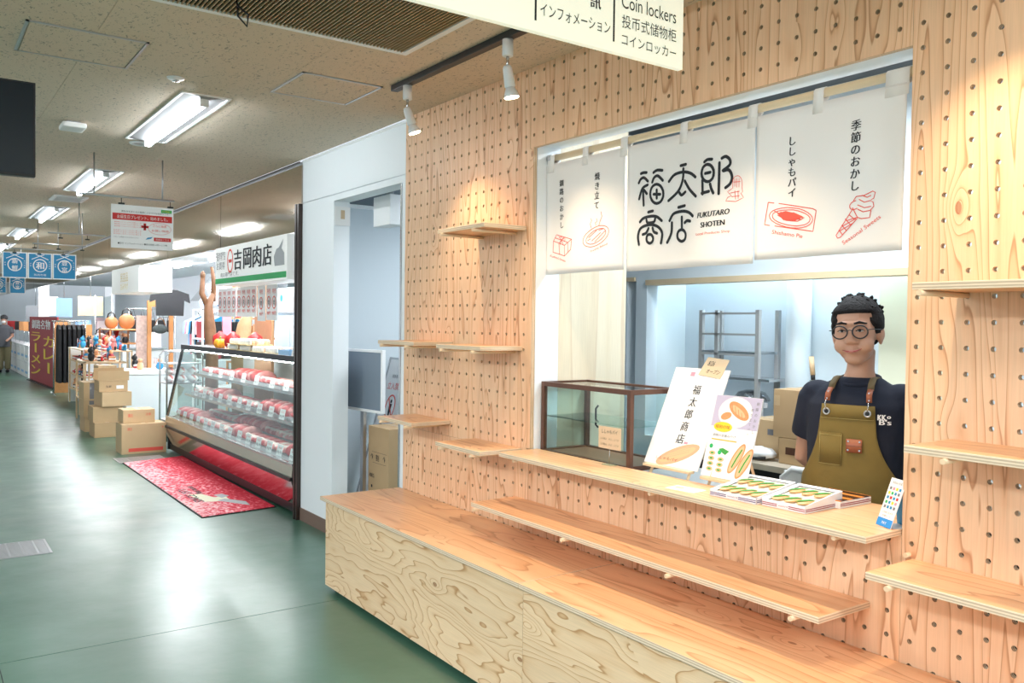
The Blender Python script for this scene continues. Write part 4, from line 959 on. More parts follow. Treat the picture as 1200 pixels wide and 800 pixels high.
hanger_frame(-11.3, 1.18, 1.75, 2.43, (1.70,), (1.2, 1.45, 1.7), 'empty steel hanging bar directly before the blue banners')
hanger_frame(-12.68, 1.05, 1.75, 2.455, (1.385, 1.62), (1.12, 1.40, 1.68), 'steel bar carrying the three nearest blue banners')
t = thing('notice_board', 'hanging white notice with red heading and red cross in front of the meat shop', 'sign', (-7.10, 1.495, 2.115))
nb = MB().box(-0.006, 0, -0.228, 0.228, 0, 0.335, 0.001).build('board', 'bright_white', t)
P = Print(nb, (0, 0, 0), (0, 1, 0), (0, 0, 1), 0.0008)
P.text('誕生日を迎えるお客様にささやかな気持ちです！', 0.02, 0.285, 0.014, 'ink', w=0.35); P.rect(0.135, 0.293, 0.215, 0.318, 'green_print', 'printed_panel'); P.text('年中開催中', 0.175, 0.305, 0.012, 'yellow_print', w=0.065)
P.rect(-0.218, 0.218, 0.218, 0.268, 'red', 'printed_panel'); P.text('お誕生日プレゼント、始めました。', 0, 0.243, 0.028, 'paper', w=0.37)
for k in range(3): P.text('和商市場インフォメーションにて受付いたします', -0.105, 0.200-0.016*k, 0.009, 'ink_red', w=0.20)
P.rect(-0.012, 0.166, 0.042, 0.184, 'red', 'printed_panel'); P.rect(0.006, 0.148, 0.024, 0.202, 'red', 'printed_panel')
P.text('さらに抽選', 0.125, 0.187, 0.020, 'ink_red', w=0.10); P.text('お買い物券', 0.13, 0.150, 0.018, 'ink_red', w=0.13); P.ring(0.125, 0.165, 0.085, 0.045, 0.002, 'ink_red')
for k in range(3): P.text('もれなくスイーツプレゼント', -0.11, 0.138-0.014*k, 0.010, 'ink_red', w=0.20)
P.text('くわしくは係員までおたずねください', -0.12, 0.085, 0.010, 'ink_grey', w=0.18); P.poly([(0.02, 0.075), (0.06, 0.085), (0.075, 0.100), (0.035, 0.092)], 'blue_print'); P.rect(0.082, 0.068, 0.210, 0.096, 'red', 'printed_panel'); P.text('詳細はこちら', 0.145, 0.082, 0.015, 'paper', w=0.10)
P.text('■受付 インフォメーション ■受付時間 ８時〜１７時', 0.0, 0.038, 0.015, 'ink', w=0.36)
P.done()
def banner(loc, s, word, label, extra='和商市場'):
    t = thing('blue_banner', label, 'banner', loc, group='blue hanging market banners')
    bb = MB().box(-0.005, 0, -0.150*s, 0.150*s, 0, 0.36*s).build('board', 'bright_white', t)
    P = Print(bb, (0, 0, 0), (0, 1, 0), (0, 0, 1), 0.0012)
    P.rect(-0.135*s, 0.015*s, 0.135*s, 0.345*s, mat('banner_blue', (0.02, 0.25, 0.50), 0.5).name, 'printed_panel')
    P.ring(0, 0.185*s, 0.082*s, 0.085*s, 0.014*s, 'paper', 2)
    P.stroke([(-0.10*s, 0.27*s), (0.0, 0.318*s), (0.05*s, 0.335*s)], 0.010*s, 'paper', layer=2); P.stroke([(0.10*s, 0.27*s), (0.0, 0.318*s), (-0.05*s, 0.335*s)], 0.010*s, 'paper', layer=2.3)
    if len(word) == 2:
        P.text(word[0], 0, 0.235*s, 0.07*s, 'paper', layer=3, heavy=0.003); P.text(word[1], 0, 0.140*s, 0.07*s, 'paper', layer=3, heavy=0.003)
    else:
        P.text(word, 0, 0.185*s, 0.10*s, 'paper', layer=3, heavy=0.004); P.text(extra, 0, 0.055*s, 0.032*s, 'paper', w=0.15*s, layer=3)
    P.vtext('旬の味覚', 0.115*s, 0.25*s, 0.020*s, 0.03*s, 'paper', layer=2); P.vtext('釧路', -0.115*s, 0.22*s, 0.020*s, 0.03*s, 'paper', layer=2)
    P.done()
for k, (w_, lb) in enumerate((('新鮮', 'left of the three nearest blue banners, white ring with two characters'), ('和', 'middle of the three nearest blue banners, single character in a white ring'), ('豊富', 'right of the three nearest blue banners, white ring with two characters'))):
    banner((-12.70, 1.125+0.287*k, 2.075), 0.94, w_, lb)
hanger_frame(-16.98, 1.1, 1.75, 2.32, (1.3, 1.6), (1.262, 1.545), 'farther steel bar carrying the small looking blue banners')
banner((-17.0, 1.262, 1.975), 0.80, '和', 'farther blue banner at the left edge below the near banners'); banner((-17.0, 1.545, 1.975), 0.80, '豊富', 'farther blue banner, the right one showing below the near banners')

# things in the passage
t = thing('exit_light_box', 'white box hanging from the passage ceiling', 'sign', (-5.46, 2.80, 2.255))
MB().box(-0.14, 0.12, -0.06, 0.06, 0, 0.21, 0.002).build('housing', 'bright_white', t); MB().box(-0.02, 0.02, -0.02, 0.02, 0.21, 0.265).build('mount', 'grey_plastic', t)
t = thing('alarm_plate', 'small white plate with slotted opening at the top of the passage jamb', 'plate', (-5.799, 2.585, 2.34))
MB().box(0, 0.006, -0.058, 0.062, -0.070, 0.068, 0.002).build('plate', 'bright_white', t); MB().box(0.0062, 0.009, -0.012, 0.018, -0.022, 0.042, 0.001).build('slot', 'kraft', t)
t = thing('frame_board', 'white framed grey board on a grey post in the passage', 'board', (-5.75, 2.80, 0), math.radians(7))
MB().box(-0.40, 0.165, -0.012, 0.006, 0.92, 1.345).build('grey_panel', mat('board_grey', (0.22, 0.27, 0.33), 0.5).name, t)
m_ = MB()
for a, b, c, e in ((-0.42, 0.185, 0.90, 0.92), (-0.42, 0.185, 1.345, 1.365), (-0.42, -0.40, 0.92, 1.345), (0.165, 0.185, 0.92, 1.345)): m_.box(a, b, -0.02, 0.01, c, e, 0.002)
m_.build('frame', 'bright_white', t)
MB().box(-0.15, -0.11, 0.012, 0.04, 0.02, 1.30).build('post', 'steel_rough', t); MB().box(-0.34, -0.03, -0.08, 0.08, 0, 0.02).build('foot', 'steel_rough', t)
t = thing('no_entry_sign', 'white leaning no entry sign with red prohibition ring in the passage', 'sign', (-6.07, 3.02, 0.0), 0)
pts = [(-0.24, -0.10, 0.0), (0.13, -0.10, 0.0), (0.13, 0.24, 1.265), (-0.24, 0.24, 1.265)]
sb = MB().prism(pts, (0, 0.008, 0)).build('board', 'bright_white', t)
uu = Vector((0, 0.34, 1.265)).normalized(); P = Print(sb, (-0.055, -0.10, 0), (1, 0, 0), uu, 0.0012)
P.text('関係者以外', 0, 1.17, 0.030, 'ink_grey', w=0.16); P.text('立入禁止', 0, 1.09, 0.060, 'ink_red', w=0.25); P.ring(0, 0.92, 0.075, 0.095, 0.012, 'ink_red'); P.stroke([(-0.05, 0.99), (0.05, 0.85)], 0.012, 'ink_red', layer=3)
P.disc(0, 0.965, 0.014, 0.016, 'ink'); P.poly([(-0.022, 0.945), (0.022, 0.945), (0.018, 0.90), (0.012, 0.85), (-0.012, 0.85), (-0.018, 0.90)], 'ink'); P.text('お客様の入場はご遠慮ください', 0, 0.77, 0.018, 'ink_grey', w=0.24)
P.done()
m_ = MB()
for a, b in ((-0.255, -0.24), (0.13, 0.145)): m_.prism([(a, -0.108, 0), (b, -0.108, 0), (b, 0.236, 1.28), (a, 0.236, 1.28)], (0, 0.02, 0))
m_.prism([(-0.24, 0.232, 1.265), (0.13, 0.232, 1.265), (0.13, 0.236, 1.28), (-0.24, 0.236, 1.28)], (0, 0.02, 0)); m_.build('frame', 'steel_rough', t)

def carton(loc, w, d, h, label, grp=None, rz=0.0, m='card', text=(), tape=True, flaps=None, name='cardboard_box'):
    t = thing(name, label, 'box', loc, rz, grp)
    MB().box(-w/2, w/2, -d/2, d/2, 0, h, 0.003).build('carton_body', m, t)
    if tape: MB().box(-w/2-0.0008, w/2+0.0008, -0.025, 0.025, h+0.0002, h+0.0010).build('packing_tape', 'tape', t)
    for (face, body, cx, cz, hh, ww, mm) in text:
        if face == 'x': P = Print(t, (w/2+0.0005, 0, 0), (0, 1, 0), (0, 0, 1), 0.0008)
        else: P = Print(t, (0, -d/2-0.0005, 0), (1, 0, 0), (0, 0, 1), 0.0008)
        if body == '#': P.rect(cx-ww/2, cz-hh/2, cx+ww/2, cz+hh/2, mm, 'printed_panel')
        else: P.text(body, cx, cz, hh, mm, w=ww)
        P.done()
    return t
carton((-5.69, 2.99, 0.0), 0.33, 0.30, 0.79, 'tall cardboard box with black print inside the passage', text=(('y', '#', 0.02, 0.52, 0.002, 0.22, 'ink'), ('y', '↑', -0.10, 0.56, 0.05, 0.04, 'ink'), ('y', '割', -0.01, 0.56, 0.05, 0.05, 'ink'), ('y', '↑', 0.10, 0.56, 0.05, 0.04, 'ink'), ('y', '#', 0.02, 0.60, 0.002, 0.24, 'ink'), ('y', '40KG', -0.1, 0.42, 0.03, 0.08, 'ink'), ('x', 'Ma', 0.02, 0.46, 0.09, 0.14, 'ink'), ('y', '■', 0.10, 0.28, 0.03, 0.03, 'ink'), ('y', '■', -0.1, 0.34, 0.02, 0.02, 'ink')))

# ---- kitchen seen through the opening
def worktop():
    t = thing('kitchen_worktop', 'beige topped kitchen worktop behind the shopkeeper', 'worktop', (-2.4, 3.60, 0))
    MB().box(-0.75, 1.0, -0.22, 0.28, 0.875, 0.905, 0.002).build('top', mat('beige_top', (0.55, 0.47, 0.37), 0.5).name, t)
    MB().box(-0.73, 0.98, -0.19, 0.27, 0.06, 0.875).build('cabinet_body', 'black', t)
    MB().box(-0.70, 0.95, -0.17, 0.25, 0.0, 0.06).build('plinth', 'black', t)
worktop()
carton((-2.49, 3.60, 0.906), 0.27, 0.24, 0.125, 'flat brown box with a dark label under the tall one behind the shopkeeper', grp='boxes behind the shopkeeper', text=(('y', '#', 0.0, 0.065, 0.035, 0.19, 'walnut'),))
carton((-2.52, 3.60, 1.033), 0.28, 0.24, 0.235, 'large taped cardboard box stacked left of the shopkeeper', grp='boxes behind the shopkeeper', text=(('y', '#', -0.12, 0.18, 0.05, 0.035, 'tape'),))
carton((-2.80, 3.68, 0.906), 0.20, 0.2, 0.19, 'cardboard box half hidden behind the plate poster', grp='boxes behind the shopkeeper', m='card_light', text=(('y', '#', 0.05, 0.13, 0.03, 0.04, 'ink_grey'),))
t = thing('knife', 'knife with pale wooden handle standing behind the cartons', 'knife', (-2.63, 3.76, 1.27), rot=(0.0, -0.12, 0))
MB().tube([(0, 0, 0.06), (0, 0, 0.155)], 0.013, 10).build('handle', 'pale_wood', t); MB().tube([(0, 0, 0.035), (0, 0, 0.06)], 0.011, 10).build('ferrule', 'black', t); MB().box(-0.022, 0.022, -0.001, 0.001, -0.11, 0.035).build('blade', 'steel', t)
t = thing('knife_block', 'grey knife holder behind the cartons', 'holder', (-2.635, 3.76, 0.906)); MB().box(-0.06, 0.06, -0.035, 0.035, 0, 0.25, 0.004).build('holder_body', 'grey_plastic', t)
t = thing('wrapped_dishes', 'white wrapped dishes piled beside the cartons', 'dishes', (-2.76, 3.72, 1.10))
for k in range(4): MB().lathe([(0.02, 0.012*k), (0.05, 0.012*k+0.002), (0.062, 0.012*k+0.016), (0.058, 0.012*k+0.018)], (0, 0, 0), 16).build('dish', 'bright_white', t)
t = thing('white_tote', 'white plastic bag with black handle on the worktop', 'bag', (-2.76, 3.50, 0.906))
MB().ell((0, 0, 0.032), (0.10, 0.07, 0.032), 14, 8, jit=0.15).build('bag_body', 'bright_white', t); MB().tube([(-0.02, -0.07, 0.02), (0.04, -0.10, 0.018), (0.09, -0.06, 0.02)], 0.008, 8).build('handle', 'black', t)
t = thing('white_chair', 'white plastic chair back beside the shopkeeper', 'chair', (-2.33, 3.34, 0), math.pi)
MB().tube([(-0.17, 0, 0.70), (-0.165, 0, 0.87), (-0.11, 0.0, 0.915), (0.11, 0.0, 0.915), (0.165, 0, 0.87), (0.17, 0, 0.70)], 0.015, 10).build('back_frame', 'bright_white', t)
MB().box(-0.155, 0.155, -0.006, 0.006, 0.68, 0.905, 0.004).build('backrest', 'bright_white', t); MB().box(-0.18, 0.18, -0.02, 0.32, 0.43, 0.455, 0.01).build('seat', 'bright_white', t)
for sx in (-0.16, 0.16):
    MB().tube([(sx, 0, 0.70), (sx, 0, 0.0)], 0.012, 8).build('leg', 'steel_rough', t); MB().tube([(sx, 0.30, 0.43), (sx, 0.30, 0.0)], 0.012, 8).build('leg', 'steel_rough', t)
# steel rack
mat('rack_grey', (0.42, 0.43, 0.43), 0.45, 0.2)
def rack():
    t = thing('steel_rack', 'steel wire rack with trays in the room behind the kitchen', 'rack', (-3.40, 4.08, 0))
    for sx in (-0.22, 0.21):
        for sy in (-0.06, 0.12): MB().box(sx-0.013, sx+0.013, sy-0.012, sy+0.012, 0, 1.67).build('post', 'rack_grey', t)
    MB().box(-0.105, -0.08, -0.075, -0.055, 0, 1.67).build('post', 'rack_grey', t)
    for z in (1.655, 1.53, 1.41, 0.95, 0.5): MB().box(-0.22, 0.21, -0.075, -0.050, z-0.012, z).build('shelf_rail', 'rack_grey', t)
    for z in (1.41, 1.255, 0.95, 0.5): MB().box(-0.23, 0.30 if z == 1.255 else 0.22, -0.07, 0.13, z, z+0.014).build('tray', 'steel', t)
rack()
t = thing('white_crate', 'white slatted plastic basket on the steel rack', 'crate', (-3.33, 4.145, 0.966))
for k in range(12): MB().box(-0.12+k*0.021, -0.108+k*0.021, -0.05, -0.044, 0, 0.13).build('bar', 'bright_white', t)
MB().box(-0.13, 0.15, -0.053, -0.04, 0.13, 0.16).build('rim', 'bright_white', t); MB().box(-0.13, 0.15, -0.05, 0.05, 0.0, 0.01).build('crate_base', 'bright_white', t)
t = thing('mixing_bowl', 'steel mixing bowl upturned on the basket of the rack', 'bowl', (-3.33, 4.145, 1.128)); MB().lathe([(0.11, 0.0), (0.105, 0.015), (0.08, 0.05), (0.03, 0.065)], n=20).build('bowl_wall', 'steel', t)
t = thing('white_bottle', 'white plastic bottle standing on the rack', 'bottle', (-3.38, 4.06, 0.965)); MB().lathe([(0.045, 0), (0.05, 0.01), (0.05, 0.09), (0.02, 0.12), (0.018, 0.15)], n=16).build('bottle_body', 'bright_white', t); MB().lathe([(0.02, 0.15), (0.02, 0.17)], n=12).build('cap', 'bright_white', t)
tag(MB().tube([(-3.05, 4.205, 0), (-3.05, 4.205, CEIL)], 0.070, 24).build('vertical_pipe', 'kitchen_white'), 'thick white vertical pipe in the room behind the kitchen', 'pipe')
t = thing('store_shelf', 'white storage shelf glimpsed through the narrow opening', 'shelf', (-4.45, 4.6, 0))
for z in (0.9, 1.13, 1.42, 1.72, 1.95): MB().box(-0.35, 0.30, -0.14, 0.14, z-0.012, z+0.012).build('shelf_board', 'bright_white', t)
for sx in (-0.35, 0.30):
    MB().tube([(sx, -0.13, 0), (sx, -0.13, 2.1)], 0.012, 8).build('post', 'steel_rough', t)
tag(MB().ell((-4.42, 4.57, 1.55), (0.17, 0.09, 0.115), 14, 10, jit=0.12).build('white_bag', 'bright_white'), 'crumpled white bag on the storage shelf behind the narrow opening', 'bag')
tag(MB().ell((-4.36, 4.58, 1.187), (0.06, 0.05, 0.045), 12, 8, jit=0.3).build('dark_bundle', 'black'), 'dark bundle on the storage shelf behind the narrow opening', 'bundle')
# ================================================================ people
mat('skin', (0.56, 0.31, 0.21), 0.5, sub=0.08, noise=0.06, nscale=18); mat('hair', (0.010, 0.008, 0.008), 0.75, bump=0.5, bscale=120, spec=0.25)
mat('navy', (0.006, 0.010, 0.026), 0.85, bump=0.25, bscale=22); mat('olive', (0.175, 0.122, 0.026), 0.8, noise=0.16, nscale=14, bump=0.25, bscale=14)
mat('olive_strap', (0.14, 0.10, 0.045), 0.8); mat('stitch', (0.42, 0.34, 0.12), 0.7); mat('tan_leather', (0.33, 0.10, 0.045), 0.5)
mat('lip', (0.50, 0.19, 0.16), 0.45); mat('lens', (0.9, 0.9, 0.9), 0.1); mat('eye_white', (0.75, 0.72, 0.70), 0.3); glass('lens_glass', (0.96, 0.96, 0.97))
mat('trousers', (0.03, 0.03, 0.04), 0.85)

def fuse(mb, name, m, parent, voxel, smooth=6, factor=0.5):
    """one continuous surface: voxel remesh of overlapping volumes, then smoothing"""
    bmesh.ops.recalc_face_normals(mb.bm, faces=list(mb.bm.faces))
    me = bpy.data.meshes.new('tmp'); mb.bm.to_mesh(me); mb.bm.free()
    o = bpy.data.objects.new('tmp', me); COL.objects.link(o)
    r = o.modifiers.new('r', 'REMESH'); r.mode = 'VOXEL'; r.voxel_size = voxel
    s = o.modifiers.new('s', 'SMOOTH'); s.iterations = smooth; s.factor = factor
    dg = bpy.context.evaluated_depsgraph_get(); me2 = bpy.data.meshes.new_from_object(o.evaluated_get(dg))
    bpy.data.objects.remove(o)
    me2.materials.clear(); me2.materials.append(MATS[m])
    for p in me2.polygons: p.use_smooth = True
    o = bpy.data.objects.new(name, me2); COL.objects.link(o); o.parent = parent
    return o
def loft(mb, rings, n=28):
    """rings of (z, halfwidth, halfdepth, centre x, centre y, squareness)"""
    R = []
    for z, a, b, cx, cy, e in rings:
        ring = []
        for k in range(n):
            t = 2*math.pi*k/n; c, s = math.cos(t), math.sin(t)
            ring.append(mb.bm.verts.new((cx+a*math.copysign(abs(c)**e, c), cy+b*math.copysign(abs(s)**e, s), z)))
        R.append(ring)
    for p, q in zip(R, R[1:]):
        for k in range(n): mb._f([p[k], p[(k+1) % n], q[(k+1) % n], q[k]], True)
    mb._f(R[0][::-1]); mb._f(R[-1])
def hand(mb, wrist, d, side, palm_n, s=1.0):
    """palm plus five separate curled fingers"""
    d = Vector(d).normalized(); n = Vector(palm_n).normalized(); w = d.cross(n).normalized()*side
    p = Vector(wrist)
    mb.tube([p, p+d*0.035*s, p+d*0.085*s], [0.026*s, 0.036*s, 0.034*s], 10)
    for i, (o_, l) in enumerate(((-0.028, 0.066), (-0.010, 0.076), (0.009, 0.070), (0.027, 0.055))):
        b = p+d*0.075*s+w*o_*s
        mb.tube([b, b+d*l*0.45*s+n*0.006*s, b+d*l*0.78*s+n*0.022*s, b+d*l*0.92*s+n*0.042*s], [0.0092*s, 0.0088*s, 0.0080*s, 0.0065*s], 8)
    b = p+d*0.025*s-w*0.026*s
    mb.tube([b, b+d*0.028*s-w*0.024*s+n*0.010*s, b+d*0.055*s-w*0.030*s+n*0.022*s], [0.012*s, 0.0105*s, 0.0085*s], 8)

PX, PY, TH = -1.892, 2.985, math.radians(17)
person = thing('person', 'man in round glasses, navy t-shirt and olive apron standing behind the counter', 'person', (PX, PY, 0), TH)
HZ = 1.435          # chin height
HC = Vector((0.008, -0.035, HZ)); HT = Matrix.Rotation(math.radians(3), 3, 'Z') @ Matrix.Rotation(math.radians(-3), 3, 'Y')
def H(p): return HC + HT @ (Vector(p)*1.06)
def hell(mb, c, r, seg=20, rings=14): mb.ell(H(c), [q*1.06 for q in r], seg, rings, HT)
bd = MB()
hell(bd, (0, 0.018, 0.150), (0.077, 0.094, 0.083)); hell(bd, (0, -0.030, 0.110), (0.070, 0.060, 0.080)); hell(bd, (0, -0.022, 0.060), (0.060, 0.060, 0.055))
hell(bd, (0, -0.046, 0.020), (0.036, 0.034, 0.022)); hell(bd, (-0.038, -0.052, 0.068), (0.030, 0.032, 0.030)); hell(bd, (0.038, -0.052, 0.068), (0.030, 0.032, 0.030))
hell(bd, (0, -0.062, 0.050), (0.028, 0.030, 0.022)); hell(bd, (0, -0.078, 0.145), (0.052, 0.018, 0.012))
bd.tube([H((0, -0.080, 0.128)), H((0, -0.090, 0.105)), H((0, -0.100, 0.084)), H((0, -0.088, 0.078))], [0.009, 0.010, 0.0125, 0.010], 10)
for sx in (-1, 1):
    hell(bd, (sx*0.0135, -0.094, 0.080), (0.009, 0.011, 0.008), 10, 8)
    hell(bd, (sx*0.077, 0.008, 0.098), (0.010, 0.021, 0.032), 12, 10); hell(bd, (sx*0.083, 0.016, 0.106), (0.008, 0.016, 0.022), 12, 10)
bd.tube([(0.012, -0.005, HZ+0.06), (0.008, 0.0, HZ-0.02), (0, 0.012, HZ-0.09)], [0.050, 0.050, 0.070], 16)
# trunk, legs
loft(bd, [(0.80, 0.155, 0.105, 0, 0.0, 0.9), (0.92, 0.165, 0.115, 0, -0.005, 0.9), (1.05, 0.160, 0.115, 0, -0.005, 0.9), (1.18, 0.170, 0.112, 0, 0, 0.9), (1.28, 0.180, 0.10, 0, 0.005, 0.9), (1.335, 0.165, 0.08, 0, 0.01, 0.95), (1.375, 0.09, 0.06, 0, 0.012, 1)])
for sx in (-1, 1):
    bd.tube([(sx*0.085, 0, 0.86), (sx*0.095, -0.01, 0.48), (sx*0.10, 0.01, 0.09)], [0.085, 0.058, 0.042], 14); bd.ell((sx*0.10, -0.05, 0.045), (0.045, 0.12, 0.04), 14, 8)
    sh = Vector((sx*0.168, 0.012, 1.318)); el = Vector((sx*0.222, 0.06, 1.05)); wr = Vector((sx*0.07, 0.165, 0.905))
    bd.tube([sh, sh*0.5+el*0.5, el, el*0.55+wr*0.45, wr], [0.040, 0.044, 0.040, 0.038, 0.027], 12); bd.ell(sh-Vector((sx*0.02, 0, 0.02)), (0.042, 0.045, 0.045), 12, 8)
    hand(bd, wr, (-sx*0.8, 0.15, -0.45), sx, (0, 0.5, -0.4))
body = fuse(bd, 'body', 'skin', person, 0.0062, 4, 0.45)

# t-shirt
ts = MB()
loft(ts, [(0.83, 0.180, 0.132, 0, -0.003, 0.85), (0.95, 0.182, 0.136, 0, -0.006, 0.85), (1.08, 0.180, 0.134, 0, -0.005, 0.85), (1.18, 0.186, 0.130, 0, 0, 0.85), (1.28, 0.192, 0.118, 0, 0.006, 0.88), (1.325, 0.176, 0.098, 0, 0.01, 0.92), (1.355, 0.125, 0.084, 0, 0.012, 0.95), (1.385, 0.078, 0.072, 0.002, 0.008, 1.0)], 32)
for sx in (-1, 1):
    sh = Vector((sx*0.160, 0.012, 1.305)); el = Vector((sx*0.224, 0.06, 1.05))
    e2 = sh*0.36+el*0.64
    ts.tube([sh, sh*0.6+el*0.4, e2, e2+(el-sh)*0.02], [0.070, 0.069, 0.068, 0.060], 16); ts.ell((sx*0.155, 0.012, 1.312), (0.066, 0.066, 0.055), 14, 10)
shirt = fuse(ts, 'tshirt', 'navy', person, 0.0085, 5, 0.5)
# neckband ring
nb_ = MB(); ring_ = []
for k in range(25):
    a = 2*math.pi*k/24; ring_.append((0.004+0.076*math.cos(a), 0.004+0.074*math.sin(a)-0.004, 1.381+0.020*math.sin(a)-0.006))
nb_.tube(ring_, 0.0065, 8, cap=False); nb_.build('neckband', 'navy', shirt)
lw = MB()
for sx in (-1, 1): lw.tube([(sx*0.085, 0, 0.90), (sx*0.097, -0.008, 0.48), (sx*0.10, 0.01, 0.085)], [0.100, 0.078, 0.066], 16)
loft(lw, [(0.80, 0.165, 0.118, 0, 0, 0.9), (0.95, 0.168, 0.122, 0, 0, 0.9)])
fuse(lw, 'trousers', 'trousers', person, 0.010, 4)
for sx in (-1, 1):
    m_ = MB(); m_.ell((sx*0.10, -0.052, 0.052), (0.052, 0.130, 0.052), 16, 10); m_.box(sx*0.10-0.05, sx*0.10+0.05, -0.17, 0.07, 0.0, 0.03, 0.012); m_.build('shoe', 'black', person)
# hair
hm = MB(); b2 = bmesh.new(); bmesh.ops.create_uvsphere(b2, u_segments=44, v_segments=32, radius=1)
rh = random.Random(2)
for v in b2.verts:
    x, y, z = v.co
    R = (0.0885, 0.106, 0.098); q = Vector((x*R[0], 0.020+y*R[1], 0.150+z*R[2]))
    # hair line: in front above 0.185, at the temples down to the ear, at the back down to 0.06
    front = max(0.0, -y)
    line = 0.055+0.130*min(1.0, max(0.0, (front+0.05)/0.55))
    if y < 0.05 and abs(x) > 0.75: line = 0.110
    if q.z < line: q = Vector((q.x*0.84, 0.02+(q.y-0.02)*0.80, q.z if q.z > 0.03 else 0.03))
    else:
        k = 1+rh.uniform(-0.012, 0.030)+(0.05*max(0, z-0.75) if y < 0.2 else 0)+0.016*math.sin(11*x+5*y)
        q = Vector((q.x*k, 0.02+(q.y-0.02)*k, 0.15+(q.z-0.15)*k))
    v.co = H(q)
hm.merge(b2, True)
for k in range(34):
    a = rh.uniform(-1.9, 1.9); e_ = rh.uniform(0.35, 1.45)
    d = Vector((math.sin(a)*math.cos(e_), -math.cos(a)*math.cos(e_)*0.9+0.1, math.sin(e_)))
    b = Vector((d.x*0.084, 0.02+d.y*0.100, 0.150+d.z*0.095)); tdir = Vector((d.x*0.4+rh.uniform(-0.5, 0.5), d.y*0.5-0.5*(1 if e_ < 0.9 else 0.1), d.z*0.5-0.15 if e_ < 0.8 else 0.45)).normalized()
    if b.z < 0.180 and b.y < -0.02: continue
    hm.tube([H(b), H(b+d*0.003+tdir*0.008), H(b+d*0.001+tdir*0.016)], [0.010, 0.007, 0.002], 6)
hm.build('hair', 'hair', person)
# face details
def fdot(name, c, r, m, par=body): o = MB().ell(H(c), [q*1.06 for q in r], 14, 8, HT).build(name, m, par); return o
for sx in (-1, 1):
    fdot('eye', (sx*0.031, -0.0865, 0.1195), (0.0125, 0.006, 0.0042), 'eye_white'); fdot('iris', (sx*0.030, -0.0915, 0.1195), (0.0050, 0.0028, 0.0040), 'black')
    MB().tube([H((sx*0.016, -0.0915, 0.1185)), H((sx*0.030, -0.0940, 0.1245)), H((sx*0.046, -0.0880, 0.1190))], [0.0014, 0.0022, 0.0014], 6).build('eyelid', 'hair', body)
    MB().tube([H((sx*0.012, -0.097, 0.1445)), H((sx*0.030, -0.0965, 0.1490)), H((sx*0.053, -0.084, 0.1440))], [0.0030, 0.0048, 0.0022], 8).build('eyebrow', 'hair', body)
MB().tube([H((-0.030, -0.0860, 0.0515)), H((-0.015, -0.0935, 0.0470)), H((0, -0.0965, 0.0465)), H((0.015, -0.0935, 0.0480)), H((0.030, -0.0860, 0.0545))], [0.0015, 0.0045, 0.0055, 0.0045, 0.0015], 8).build('lips', 'lip', body)
MB().tube([H((-0.032, -0.0875, 0.0530)), H((-0.012, -0.0985, 0.0478)), H((0.012, -0.0985, 0.0480)), H((0.033, -0.0875, 0.0560))], [0.0009, 0.0014, 0.0014, 0.0009], 6).build('mouth_line', 'dark_red', body)
# glasses
gs = MB()
def rim(cx):
    return [H((cx+0.0255*math.cos(2*math.pi*k/24), -0.1080+0.10*abs(cx+0.0255*math.cos(2*math.pi*k/24))*0.8*abs(cx)/0.034*0.35, 0.1150+0.0225*math.sin(2*math.pi*k/24))) for k in range(25)]
g0 = None
gm_ = MB()
for cx in (-0.034, 0.034): gm_.tube(rim(cx), 0.0027, 8, cap=False)
gm_.tube([H((-0.009, -0.107, 0.120)), H((0, -0.1095, 0.1225)), H((0.009, -0.107, 0.120))], 0.0017, 6)
gl3 = gm_.build('glasses', 'black', person)
for cx in (-0.034, 0.034):
    m_ = MB(); m_._f([m_.bm.verts.new(p) for p in rim(cx)[:-1]]); m_.build('lens', 'lens_glass', gl3)
for sx in (-1, 1): MB().tube([H((sx*0.059, -0.103, 0.122)), H((sx*0.072, -0.094, 0.123)), H((sx*0.085, 0.0, 0.122)), H((sx*0.083, 0.022, 0.108))], 0.0017, 6).build('temple', 'black', gl3)

# apron
def chest_y(x, z):
    ks = [(0.45, 0.175, 0.135), (0.83, 0.185, 0.142), (0.95, 0.190, 0.146), (1.08, 0.186, 0.143), (1.18, 0.192, 0.139), (1.28, 0.196, 0.128), (1.36, 0.18, 0.10)]
    for (z0, a0, b0), (z1, a1, b1) in zip(ks, ks[1:]):
        if z <= z1: f = max(0, (z-z0)/(z1-z0)); a = a0+(a1-a0)*f; b = b0+(b1-b0)*f; break
    else: a, b = ks[-1][1:]
    return -b*(max(0.0, 1-min(1, abs(x)/(a*1.04))**2.3))**(1/2.3)-0.006
def hw(z):
    if z > 1.20: return 0.095+0.008*(1.285-z)/0.085
    if z > 0.99: t_ = (1.20-z)/0.21; return 0.103+0.087*t_**1.7
    return 0.190
am = MB(); n1, n2 = 28, 34; G = []
for j in range(n2+1):
    z = 1.285-(1.285-0.50)*j/n2; row = []
    for i in range(n1+1):
        x = hw(z)*(-1+2*i/n1); row.append(am.bm.verts.new((x, chest_y(x, z)-0.004*math.sin(x*30+z*9)*min(1, (1.285-z)*4), z)))
    G.append(row)
for j in range(n2):
    for i in range(n1): am._f([G[j][i], G[j+1][i], G[j+1][i+1], G[j][i+1]], True)
apron = am.build('apron', 'olive', person); md = apron.modifiers.new('solidify', 'SOLIDIFY'); md.thickness = 0.003; md.offset = 1
class Wrap:
    pass
